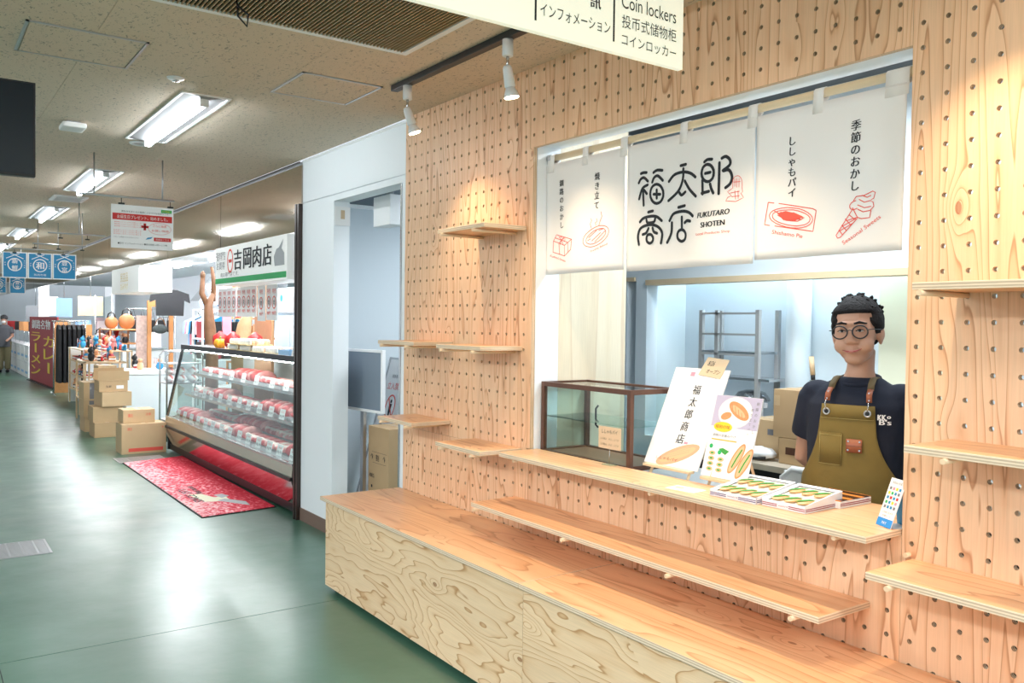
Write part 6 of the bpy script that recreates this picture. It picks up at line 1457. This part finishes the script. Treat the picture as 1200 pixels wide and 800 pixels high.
carton((-13.30, 2.30, 0.0), 0.38, 0.24, 0.90, 'tall cardboard box standing behind the open one', 'cardboard boxes behind the middle stack', m='card_light')

# ================================================================ souvenir shop and stalls further down the corridor
t = thing('chest_freezer', 'white chest freezer between the cartons and the meat showcase', 'freezer', (-13.55, 2.95, 0))
MB().box(-0.30, 0.30, -0.38, 0.34, 0.06, 0.74, 0.01).build('cabinet', mat('freezer_white', (0.80, 0.86, 0.90), 0.35).name, t); MB().box(-0.31, 0.31, -0.39, 0.35, 0.745, 0.815, 0.012).build('lid', 'bright_white', t)
for sx in (-0.25, 0.25):
    for sy in (-0.33, 0.29): MB().lathe([(0.02, 0), (0.02, 0.06)], (sx, sy, 0), 10).build('foot', 'black', t)
t = thing('wire_cart', 'tubular metal cart with wrapped goods at the left end of the meat showcase', 'cart', (-11.35, 2.86, 0))
for sx in (-0.18, 0.18): MB().tube([(sx, -0.22, 0.03), (sx, -0.22, 1.10), (sx, -0.18, 1.16), (sx, 0.18, 1.16), (sx, 0.22, 1.10), (sx, 0.22, 0.03)], 0.011, 8).build('side_frame', 'steel', t)
for z in (0.28, 0.75, 1.0): MB().box(-0.18, 0.18, -0.22, 0.22, z, z+0.012).build('shelf_board', 'steel_rough', t)
goods = None
gw = ['lower left', 'lower middle', 'lower right', 'upper left', 'upper middle', 'upper right']
k = 0
for z in (0.764, 0.864):
    for y in (2.72, 2.86, 3.00):
        lb = 'white and red wrapped parcel on the wire cart, '+gw[k]; k += 1
        if goods is None:
            goods = thing('wrapped_parcel', lb, 'parcel', (-11.35, y, z), group='wrapped parcels on the wire cart'); MB().ell((0, 0, 0.045), (0.13, 0.065, 0.045), 12, 8, jit=0.12).build('wrapping', 'bright_white', goods); MB().ell((0.02, 0, 0.05), (0.115, 0.03, 0.046), 10, 6, jit=0.2).build('printed_band', 'meat_pink', goods)
        else: dup(goods, (-11.35, y, z), label=lb)

def wood_rack(loc, w, d, h, zs, m, label, name='display_rack'):
    t = thing(name, label, 'rack', loc)
    for sx in (-w/2, w/2-0.025):
        for sy in (-d/2, d/2-0.025): MB().box(sx, sx+0.025, sy, sy+0.025, 0, h).build('post', m, t)
    for z in zs: MB().box(-w/2, w/2, -d/2, d/2, z-0.02, z).build('shelf_board', m, t)
    return t
wood_rack((-16.9, 2.80, 0), 1.6, 0.72, 1.0, (0.28, 0.55, 0.80, 1.02), 'pale_wood', 'pale wooden display rack of souvenirs behind the cartons')
t = thing('rack_end', 'white end panel of the pale souvenir rack', 'panel', (-17.80, 2.56, 0)); MB().box(-0.02, 0.02, -0.11, 0.10, 0, 1.02).build('panel', 'bright_white', t)
wood_rack((-16.3, 3.05, 1.022), 1.0, 0.5, 0.36, (0.12, 0.36), 'orange_wood', 'orange wooden tabletop rack with round bags on top', 'tabletop_rack')
wood_rack((-14.35, 2.38, 0.0), 0.8, 0.5, 0.92, (0.35, 0.92), 'pale_wood', 'low souvenir table behind the open carton', 'souvenir_table')
wood_rack((-15.3, 2.72, 0.0), 1.0, 0.5, 1.05, (0.5, 1.05), 'pale_wood', 'second souvenir table crowded with small figures', 'souvenir_table')

# small souvenirs
cols = [('red', 'red'), ('bright_white', 'white'), ('black', 'black'), ('orange_wood', 'brown wooden'), ('meat_pink', 'pink'), ('blue_print', 'blue'), ('pastry_pale', 'peach'), ('dark_red', 'dark red')]
protos = {}
def souvenir(kind, m):
    t = thing('souvenir_'+kind, 'x', 'souvenir', (0, 0, 0), group='small souvenirs on the stalls')
    if kind == 'doll':
        MB().lathe([(0.03, 0), (0.045, 0.02), (0.05, 0.06), (0.035, 0.10), (0.02, 0.11)], n=10).build('doll_body', m, t); MB().ell((0, 0, 0.135), (0.032, 0.032, 0.035), 10, 7).build('head', 'pastry_pale', t)
    elif kind == 'bear':
        m_ = MB(); m_.ell((0, 0, 0.05), (0.07, 0.035, 0.04), 10, 7); m_.ell((0.07, 0, 0.075), (0.03, 0.026, 0.026), 8, 6)
        for a in (-0.045, 0.045):
            for b in (-0.018, 0.018): m_.tube([(a, b, 0.04), (a, b, 0.0)], 0.013, 6)
        m_.build('carving', m, t)
    elif kind == 'box':
        MB().box(-0.06, 0.06, -0.045, 0.045, 0, 0.07, 0.002).build('packet', m, t); MB().box(-0.0605, 0.0605, -0.0455, 0.0455, 0.02, 0.045).build('printed_band', 'bright_white' if m != 'bright_white' else 'red', t)
    elif kind == 'plush':
        m_ = MB(); m_.ell((0, 0, 0.07), (0.055, 0.05, 0.07), 10, 7, jit=0.06); m_.ell((0, -0.01, 0.165), (0.045, 0.042, 0.042), 10, 7); m_.ell((-0.035, 0, 0.21), (0.015, 0.012, 0.018), 6, 5); m_.ell((0.035, 0, 0.21), (0.015, 0.012, 0.018), 6, 5); m_.build('plush_body', m, t)
    elif kind == 'strap':
        MB().tube([(0, 0, 0.16), (0, 0, 0.06)], 0.003, 5).build('cord', 'red', t); MB().ell((0, 0, 0.035), (0.02, 0.02, 0.035), 8, 6).build('charm', m, t); MB().tube([(-0.05, 0, 0.16), (0.05, 0, 0.16)], 0.004, 5).build('peg_bar', 'steel_rough', t); MB().tube([(-0.05, 0, 0.16), (-0.05, 0, 0.0)], 0.004, 5).build('stand', 'steel_rough', t)
    return t
rows = [('on the low souvenir table', -14.35, 0.75, 2.16, 2.60, 0.921, 3, 8), ('on the second table', -15.3, 0.95, 2.52, 2.92, 1.051, 3, 9),
        ('on the pale rack top', -17.3, 0.7, 2.50, 2.95, 1.021, 3, 5), ('on the pale rack middle board', -16.9, 1.5, 2.47, 2.60, 0.551, 1, 9),
        ('on the pale rack lowest board', -16.9, 1.5, 2.47, 2.60, 0.281, 1, 8), ('on the pale rack upper board', -16.9, 1.5, 2.47, 2.62, 0.801, 1, 10),
        ('inside the orange tabletop rack', -16.3, 0.9, 2.84, 3.15, 1.143, 2, 6), ('on the chest freezer', -13.55, 0.5, 2.65, 3.20, 0.816, 2, 3)]
kinds = ['doll', 'box', 'bear', 'plush', 'strap']
rr = random.Random(5)
seen = {}
for desc, cx, w, ya, yb, z, nr, nc in rows:
    for j in range(nr):
        for i in range(nc):
            kd = rr.choice(kinds); m, cn = rr.choice(cols)
            if z in (0.551, 0.281, 0.801) and kd in ('plush', 'strap'): kd = 'box'
            x = cx-w/2+w*(i+0.5)/nc+rr.uniform(-0.01, 0.01); y = ya+(yb-ya)*((j+0.5)/nr)
            rowt = ['front', 'middle', 'back'][j if nr == 3 else (0 if j == 0 else 2)]
            lb = '%s %s %s, %s row, %s from right' % (cn, kd, desc, rowt, ordn[nc-1-i])
            key = (kd, m)
            if key not in protos: protos[key] = souvenir(kd, m); o = protos[key]; o.location = (x, y, z); o.rotation_euler = (0, 0, 0); o['label'] = lb
            else: dup(protos[key], (x, y, z), rz=rr.uniform(-0.5, 0.5) if kd != 'strap' else 0, label=lb)

# bags on the tabletop rack
def bag(loc, m, r, label, name='round_bag'):
    t = thing(name, label, 'bag', loc, group='handbags at the souvenir shop'); MB().ell((0, 0, r), (r*0.45, r, r), 14, 10).build('bag_body', m, t)
    MB().tube([(0, -r*0.6, r*1.6), (0, -r*0.45, r*2.35), (0, 0, r*2.7), (0, r*0.45, r*2.35), (0, r*0.6, r*1.6)], 0.012, 6).build('strap', 'black', t); return t
mat('brown_leather', (0.42, 0.17, 0.06), 0.45)
bag((-16.2, 2.90, 1.383), 'brown_leather', 0.11, 'smaller round tan bag on the orange rack'); bag((-15.95, 3.10, 1.383), 'brown_leather', 0.135, 'larger round tan bag on the orange rack')
bag((-16.9, 2.84, 1.04), mat('silver_bag', (0.45, 0.42, 0.40), 0.4).name, 0.13, 'grey shiny bag leaning beside the black clothes', 'grey_bag')
hb = thing('pattern_handbag', 'black and white patterned handbag hanging on the wooden post frame', 'bag', (-14.19, 3.25, 1.35))
MB().ell((0, 0, 0.06), (0.05, 0.115, 0.075), 14, 10).build('bag_body', mat('bag_pattern', (0.07, 0.09, 0.09), 0.6, noise=0.9, nscale=60).name, hb); MB().tube([(0, -0.08, 0.11), (0, -0.05, 0.20), (0, 0, 0.23), (0, 0.05, 0.20), (0, 0.08, 0.11)], 0.007, 6).build('handle', 'brown_leather', hb)
t = thing('post_frame', 'orange brown wooden frame stand holding hanging bags', 'stand', (-14.3, 3.30, 0))
for sy in (-0.19, 0.14): MB().box(-0.03, 0.03, sy-0.03, sy+0.03, 0, 1.86, 0.003).build('post', 'orange_wood', t)
MB().box(-0.03, 0.03, -0.16, 0.11, 1.76, 1.86, 0.003).build('top_rail', 'orange_wood', t); MB().box(-0.25, 0.25, -0.24, 0.20, 0, 0.04).build('foot', 'orange_wood', t)
t = thing('paper_screen', 'tall narrow board covered in pink and white paper beside the wooden frame', 'board', (-14.65, 3.08, 0)); MB().box(-0.02, 0.02, -0.09, 0.10, 0, 1.62).build('panel', mat('pink_paper', (0.80, 0.55, 0.50), 0.7, noise=0.5, nscale=22).name, t)
# wooden carvings
t = thing('wood_carving', 'tall brown carved wooden figure on a stand beside the meat showcase', 'carving', (-11.05, 3.15, 0))
m_ = MB(); m_.tube([(0, 0, 0.0), (0, 0.01, 1.1), (0.01, -0.02, 1.45), (0, -0.04, 1.75), (0.01, 0.02, 1.90)], [0.09, 0.08, 0.075, 0.055, 0.03], 10); m_.tube([(0, -0.04, 1.72), (0, -0.12, 1.90), (0, -0.11, 2.10)], [0.04, 0.035, 0.028], 8); m_.ell((0, -0.11, 2.13), (0.036, 0.032, 0.055), 12, 8)
m_.tube([(0, 0.02, 1.80), (0, 0.03, 2.05), (0, 0.0, 2.24)], [0.035, 0.03, 0.02], 8); m_.build('carved_trunk', mat('carving_wood', (0.22, 0.10, 0.045), 0.5, noise=0.4, nscale=9, bump=0.5, bscale=25).name, t)
t = thing('wood_carving', 'lighter carved driftwood figure leaning behind the red streamer', 'carving', (-10.82, 3.45, 0))
m_ = MB(); m_.tube([(0, 0, 0), (0, 0, 1.2), (0, 0.05, 1.5), (0, 0.13, 1.75)], [0.10, 0.12, 0.09, 0.04], 10); m_.tube([(0, 0.0, 1.25), (0, 0.20, 1.38), (0, 0.26, 1.28)], [0.06, 0.05, 0.02], 8); m_.tube([(0, 0, 1.75), (0, 0.17, 2.02), (0, 0.23, 2.10)], [0.03, 0.02, 0.01], 8); m_.build('carved_trunk', mat('driftwood', (0.42, 0.25, 0.12), 0.6, noise=0.4, nscale=8, bump=0.4, bscale=20).name, t)
# clothes pile and shelf behind
t = wood_rack((-12.6, 3.70, 0), 0.5, 0.62, 1.72, (0.6, 1.0, 1.30, 1.72), 'bright_white', 'white shelf of dark goods with blue clothes piled on top', 'goods_shelf')
pile = [('light_blue', 'light blue'), ('bright_white', 'white'), ('blue_print', 'blue'), ('pink_print', 'pink')]
for k, (m, cn) in enumerate(pile):
    tag(MB().ell((-12.6, 3.50+0.13*k, 1.805+0.05*(k % 2)), (0.2, 0.066, 0.085), 14, 8, jit=0.12).build('folded_shirt', m), cn+' garment bundled in the pile on top of the white shelf', 'clothes', 'garments piled on the white shelf')
for k in range(4):
    for q, z in enumerate((1.002, 1.302)):
        m = ('black', 'dark_red', 'black', 'grey_plastic')[(k+q) % 4]
        tag(MB().box(-12.75, -12.42, 3.42+k*0.145, 3.54+k*0.145, z, z+0.24, 0.01).build('dark_box', m), '%s item on the white goods shelf, %s board, %s from corridor' % ({'black': 'black', 'dark_red': 'dark red', 'grey_plastic': 'grey'}[m], ('lower', 'upper')[q], ordn[k]), 'box', 'dark items on the white goods shelf')
t = thing('hanging_tshirt', 'black t-shirt hanging above the souvenir shelves', 'clothes', (-13.8, 3.30, 1.62)); MB().tube([(0, -0.20, 0.36), (0, 0, 0.42), (0, 0.20, 0.36)], 0.006, 6).build('hanger', 'steel', t); MB().tube([(0, 0, 0.42), (0, 0, 1.10)], 0.003, 6).build('cord', 'steel', t)
MB().prism([(0, -0.20, 0), (0, 0.20, 0), (0, 0.21, 0.24), (0, 0.30, 0.20), (0, 0.28, 0.34), (0, 0.10, 0.40), (0, -0.10, 0.40), (0, -0.28, 0.34), (0, -0.30, 0.20), (0, -0.21, 0.24)], (0.03, 0, 0)).build('shirt', 'black', t)
t = thing('clothes_rail', 'steel rail of pale and blue shirts behind the souvenir tables', 'rail', (-15.0, 4.3, 0))
for sx in (-0.9, 0.9): MB().tube([(sx, 0, 0), (sx, 0, 1.7)], 0.014, 8).build('upright', 'steel', t)
MB().tube([(-0.95, 0, 1.7), (0.95, 0, 1.7)], 0.014, 8).build('rail', 'steel', t)
sh_ = {}
for k in range(14):
    m, cn = (('light_blue', 'light blue'), ('bright_white', 'white'), ('black_cloth', 'black'), ('pink_print', 'pink'), ('blue_print', 'dark blue'))[(k*3) % 5]
    mat('black_cloth', (0.012, 0.012, 0.014), 0.9)
    lb = '%s shirt on the steel rail behind the souvenir tables, %s from the right' % (cn, ordn[13-k]); loc = (-15.8+0.12*k, 4.3, 0.95)
    if m not in sh_:
        sh_[m] = thing('hanging_shirt', lb, 'clothes', loc, group='shirts on the steel rail')
        MB().prism([(0, -0.20, 0), (0, 0.20, 0), (0, 0.21, 0.42), (0, 0.30, 0.36), (0, 0.28, 0.58), (0, 0.08, 0.68), (0, -0.08, 0.68), (0, -0.28, 0.58), (0, -0.30, 0.36), (0, -0.21, 0.42)], (0.05, 0, 0)).build('shirt_body', m, sh_[m]); MB().tube([(0.025, 0, 0.67), (0.025, 0, 0.745)], 0.004, 6).build('hanger_hook', 'steel', sh_[m])
    else: dup(sh_[m], loc, label=lb)
t = wood_rack((-13.2, 4.4, 0), 1.4, 0.4, 1.9, (0.5, 0.9, 1.3, 1.6, 1.9), 'orange_wood', 'orange wooden shelf unit behind the chest freezer', 'tall_shelf')
rj = random.Random(9)
for q, z in enumerate((0.901, 1.301, 1.601, 1.901)):
    for k in range(8):
        m, cn = rj.choice(cols); lb = '%s packet on the orange shelf behind the freezer, board %s, %s from right' % (cn, ('one', 'two', 'three', 'four')[q], ordn[7-k])
        x = -13.8+0.17*k; hh = rj.uniform(0.10, 0.22)
        tag(MB().box(x-0.06, x+0.06, 4.22, 4.34, z, z+hh, 0.006).build('packet', m), lb, 'packet', 'packets on the orange shelf')
# garment rack with black clothes
t = thing('garment_rack', 'chrome garment rack on casters in front of the red banner', 'rack', (-18.9, 2.62, 0))
for sy in (-0.28, 0.28): MB().tube([(0, sy, 0.05), (0, sy, 1.50)], 0.014, 8).build('upright', 'steel', t); MB().tube([(-0.28, sy, 0.05), (0.28, sy, 0.05)], 0.014, 8).build('foot', 'steel', t)
MB().tube([(0, -0.32, 1.50), (0, 0.32, 1.50)], 0.014, 8).build('rail', 'steel', t)
MB().tube([(0.0, -0.28, 0.05), (0.28, -0.36, 0.12)], 0.014, 8).build('brace', 'bright_white', t)
gm = None
gl2 = ['nearest the corridor', 'second from the corridor', 'third from the corridor', 'fourth from the corridor', 'fifth from the corridor', 'sixth from the corridor']
for k in range(6):
    y = 2.40+0.085*k; lb = 'black garment on the chrome rack, '+gl2[k]
    if gm is None:
        gm = thing('black_garment', lb, 'clothes', (-18.9, y, 0.285), group='black garments on the chrome rack')
        MB().prism([(-0.24, 0, 0), (0.24, 0, 0), (0.21, 0, 1.05), (0.08, 0, 1.14), (-0.08, 0, 1.14), (-0.21, 0, 1.05)], (0, 0.05, 0)).build('garment', mat('black_cloth', (0.012, 0.012, 0.014), 0.9).name, gm); MB().tube([(0, 0.025, 1.13), (0, 0.025, 1.205)], 0.005, 6).build('hanger_hook', 'steel', gm)
    else: dup(gm, (-18.9, y, 0.285), label=lb)
# second rack with bags hanging in a row
t = thing('bag_rail', 'wire rail with black bags behind the orange rack', 'rail', (-16.6, 3.67, 0))
for sy in (-0.4, 0.4): MB().tube([(0, sy, 0), (0, sy, 1.75)], 0.010, 6).build('upright', 'steel', t)
for z in (1.75, 1.60): MB().tube([(0, -0.4, z), (0, 0.4, z)], 0.008, 6).build('wire', 'steel', t)
bb = None
for k in range(5):
    lb = 'black hanging bag on the wire rail, %s from the corridor' % ordn[k]
    if bb is None:
        bb = thing('hanging_bag', lb, 'bag', (-16.6, 3.34, 1.325), group='black bags on the wire rail'); MB().box(-0.03, 0.03, -0.06, 0.06, 0, 0.22, 0.02).build('bag_body', 'black_cloth', bb); MB().tube([(0, -0.05, 0.22), (0, 0, 0.42), (0, 0.05, 0.22)], 0.006, 6).build('strap', 'black', bb)
    else: dup(bb, (-16.6, 3.34+0.16*k, 1.325), label=lb)
# red banner
t = thing('red_banner_stand', 'dark red banner panel with tall yellow characters beyond the garment rack', 'banner', (-22.6, 2.56, 0), math.radians(2.0))
bz = MB().box(-1.9, 1.9, 0.0, 0.03, 0.02, 1.58).build('banner_face', mat('banner_red', (0.40, 0.045, 0.055), 0.6).name, t)
P = Print(t, (0, -0.002, 0), (1, 0, 0), (0, 0, 1), 0.003); P.text('釧路名物', -0.2, 1.40, 0.22, 'bright_white', w=2.6, heavy=0.02)
for k, ch in enumerate('ラーメン'): P.text('｜' if ch == 'ー' else ch, -0.9, 1.10-0.27*k, 0.22, 'yellow_print', w=1.3 if ch != 'ー' else 0.2, heavy=0.05)
for k, ch in enumerate('カレー'): P.text('｜' if ch == 'ー' else ch, 0.9, 1.02-0.30*k, 0.24, 'yellow_print', w=1.3 if ch != 'ー' else 0.2, heavy=0.05)
P.done()
MB().box(-1.8, 1.8, -0.08, 0.12, 0, 0.02).build('foot', 'black', t)
t = thing('brown_post', 'brown wooden arched panel between the banner and black clothes', 'panel', (-19.9, 2.62, 0)); MB().prism([(0, -0.16, 0), (0, 0.14, 0), (0, 0.14, 1.35), (0, 0.08, 1.50), (0, -0.08, 1.52), (0, -0.16, 1.40)], (0.03, 0, 0)).build('panel', 'orange_wood', t)
# white foam boxes in a row
fb = None
for k in range(9):
    x = -25.3-0.95*k
    for q in range(2):
        lb = 'white foam box past the red banner, %s layer, %s along' % (('lower', 'upper')[q], ordn[k])
        if fb is None:
            fb = thing('foam_box', lb, 'box', (x, 2.66, 0.0), group='white foam boxes past the banner'); MB().box(-0.40, 0.40, -0.16, 0.16, 0, 0.36, 0.01).build('box_body', 'bright_white', fb); MB().box(-0.41, 0.41, -0.17, 0.17, 0.362, 0.42, 0.01).build('lid', 'white', fb); MB().box(-0.3, 0.3, -0.1605, -0.160, 0.10, 0.16).build('blue_stripe', 'light_blue', fb)
        else: dup(fb, (x, 2.66, 0.421*q), label=lb)
# stalls behind: white counters, hanging lamps, big pot
for k, (x, y) in enumerate(((-22.5, 3.6), (-26.0, 3.6), (-29.5, 3.6), (-19.6, 3.9))):
    t = thing('stall_counter', 'white stall counter, %s past the souvenir shop' % ordn[k], 'counter', (x, y, 0), group='white stall counters in the distance'); MB().box(-1.2, 1.2, -0.4, 0.4, 0, 0.95, 0.01).build('counter_body', 'white', t); MB().box(-1.25, 1.25, -0.45, 0.45, 0.952, 0.99, 0.005).build('counter_top', 'steel_rough', t)
    MB().box(-1.1, 1.1, 0.30, 0.36, 0.99, 1.5).build('back_shelf', ('bright_white', 'light_blue', 'pale_wood', 'white')[k], t)
t = thing('big_kettle', 'large dark steel pot on the distant stall', 'pot', (-19.9, 3.55, 0.991)); MB().lathe([(0.20, 0.0), (0.24, 0.05), (0.24, 0.30), (0.10, 0.36), (0.05, 0.40)], (0, 0, 0), 18).build('pot_body', 'black', t); MB().lathe([(0.02, 0.40), (0.03, 0.44)], n=10).build('knob', 'steel', t)
for k, (x, y, z, w, h, m, lb) in enumerate(((-20.5, 3.25, 1.62, 0.5, 0.42, 'pale_wood', 'pale wooden menu board over the far stall'), (-22.5, 3.0, 1.58, 0.35, 0.45, 'light_blue', 'light blue board over the far stall'), (-25.5, 3.05, 1.62, 0.40, 0.5, 'bright_white', 'white board over the far stall'), (-28.0, 3.0, 1.50, 0.5, 0.4, 'grey_plastic', 'grey board over the farthest stall'))):
    t = thing('stall_board', lb, 'board', (x, y, z)); MB().box(-0.01, 0.01, -w/2, w/2, 0, h).build('panel', m, t)
    MB().tube([(0, 0, h), (0, 0, 2.72-z)], 0.006, 6).build('hanger', 'steel', t) if z > 1.4 else MB().box(-0.01, 0.01, -0.02, 0.02, 0.95-z, 0).build('stand', 'steel', t)
t = thing('white_column', 'white square column beyond the far stalls', 'column', (-26.3, 3.00, 0)); MB().box(-0.12, 0.12, -0.12, 0.12, 0, 2.72).build('shaft', 'bright_white', t)
# light fittings inside the shops
sl_ = None
pos = [(-7.6, 3.5), (-9.2, 3.5), (-9.2, 4.6), (-11.0, 3.6), (-11.0, 4.8), (-13.2, 3.4), (-13.2, 4.6), (-15.6, 3.4), (-15.6, 4.6), (-18.2, 3.4), (-18.2, 4.6), (-21.0, 3.5), (-24.0, 3.5), (-27.0, 3.5), (-30.0, 3.5)]
for k, (x, y) in enumerate(pos):
    lb = 'fluorescent fitting inside the shops, number %d counted from the meat shop' % (k+1)
    lb = 'fluorescent fitting on the shop ceiling, %s counted from the meat shop, %s row' % ((ordn+['fifteenth'])[k], 'front' if y < 3.65 else 'back')
    if sl_ is None:
        sl_ = thing('shop_light', lb, 'ceiling light', (x, y, 2.72), group='fluorescent fittings inside the shops'); MB().box(-0.62, 0.62, -0.05, 0.05, -0.04, -0.0005).build('housing', 'bright_white', sl_); MB().tube([(-0.6, 0, -0.06), (0.6, 0, -0.06)], 0.018, 8).build('tube', 'shop_glow', sl_)
    else: dup(sl_, (x, y, 2.72), label=lb)

# goods on the distant stalls
rk = random.Random(21)
k = 0
for cx, w_ in (('third', -22.5), ('second', -26.0), ('far', -29.5)):
    for q in range(9):
        m, cn = rk.choice(cols); hh = rk.uniform(0.15, 0.45); x = w_-1.1+0.27*q
        tag(MB().box(x-0.10, x+0.10, 3.22+0.1*(q % 2), 3.42+0.1*(q % 2), 0.991, 0.991+hh, 0.01).build('stall_box', m), '%s box on the %s distant stall counter, %s from left' % (cn, cx, ordn[q]), 'box', 'boxes on the distant stalls')
for q in range(6):
    m, cn = rk.choice(cols[:6]); y = 2.62+0.22*(q % 2); x = -25.2-1.15*q
    t = thing('price_flag', cn+' price flag standing on the foam boxes, %s along' % ordn[q], 'sign', (x, 2.66, 0.842)); MB().tube([(0, 0, 0), (0, 0, 0.35)], 0.006, 6).build('stick', 'steel', t); MB().box(-0.004, 0.004, -0.12, 0.12, 0.35, 0.60).build('flag_card', m, t)
t = thing('glass_partition', 'clear glass screen on steel posts behind the garment rack', 'screen', (-19.0, 3.25, 0)); MB().box(-0.9, 0.9, -0.004, 0.004, 0.9, 2.0).build('pane', 'glass', t)
for sx in (-0.9, 0.9): MB().tube([(sx, 0, 0), (sx, 0, 2.05)], 0.016, 8).build('post', 'steel', t)
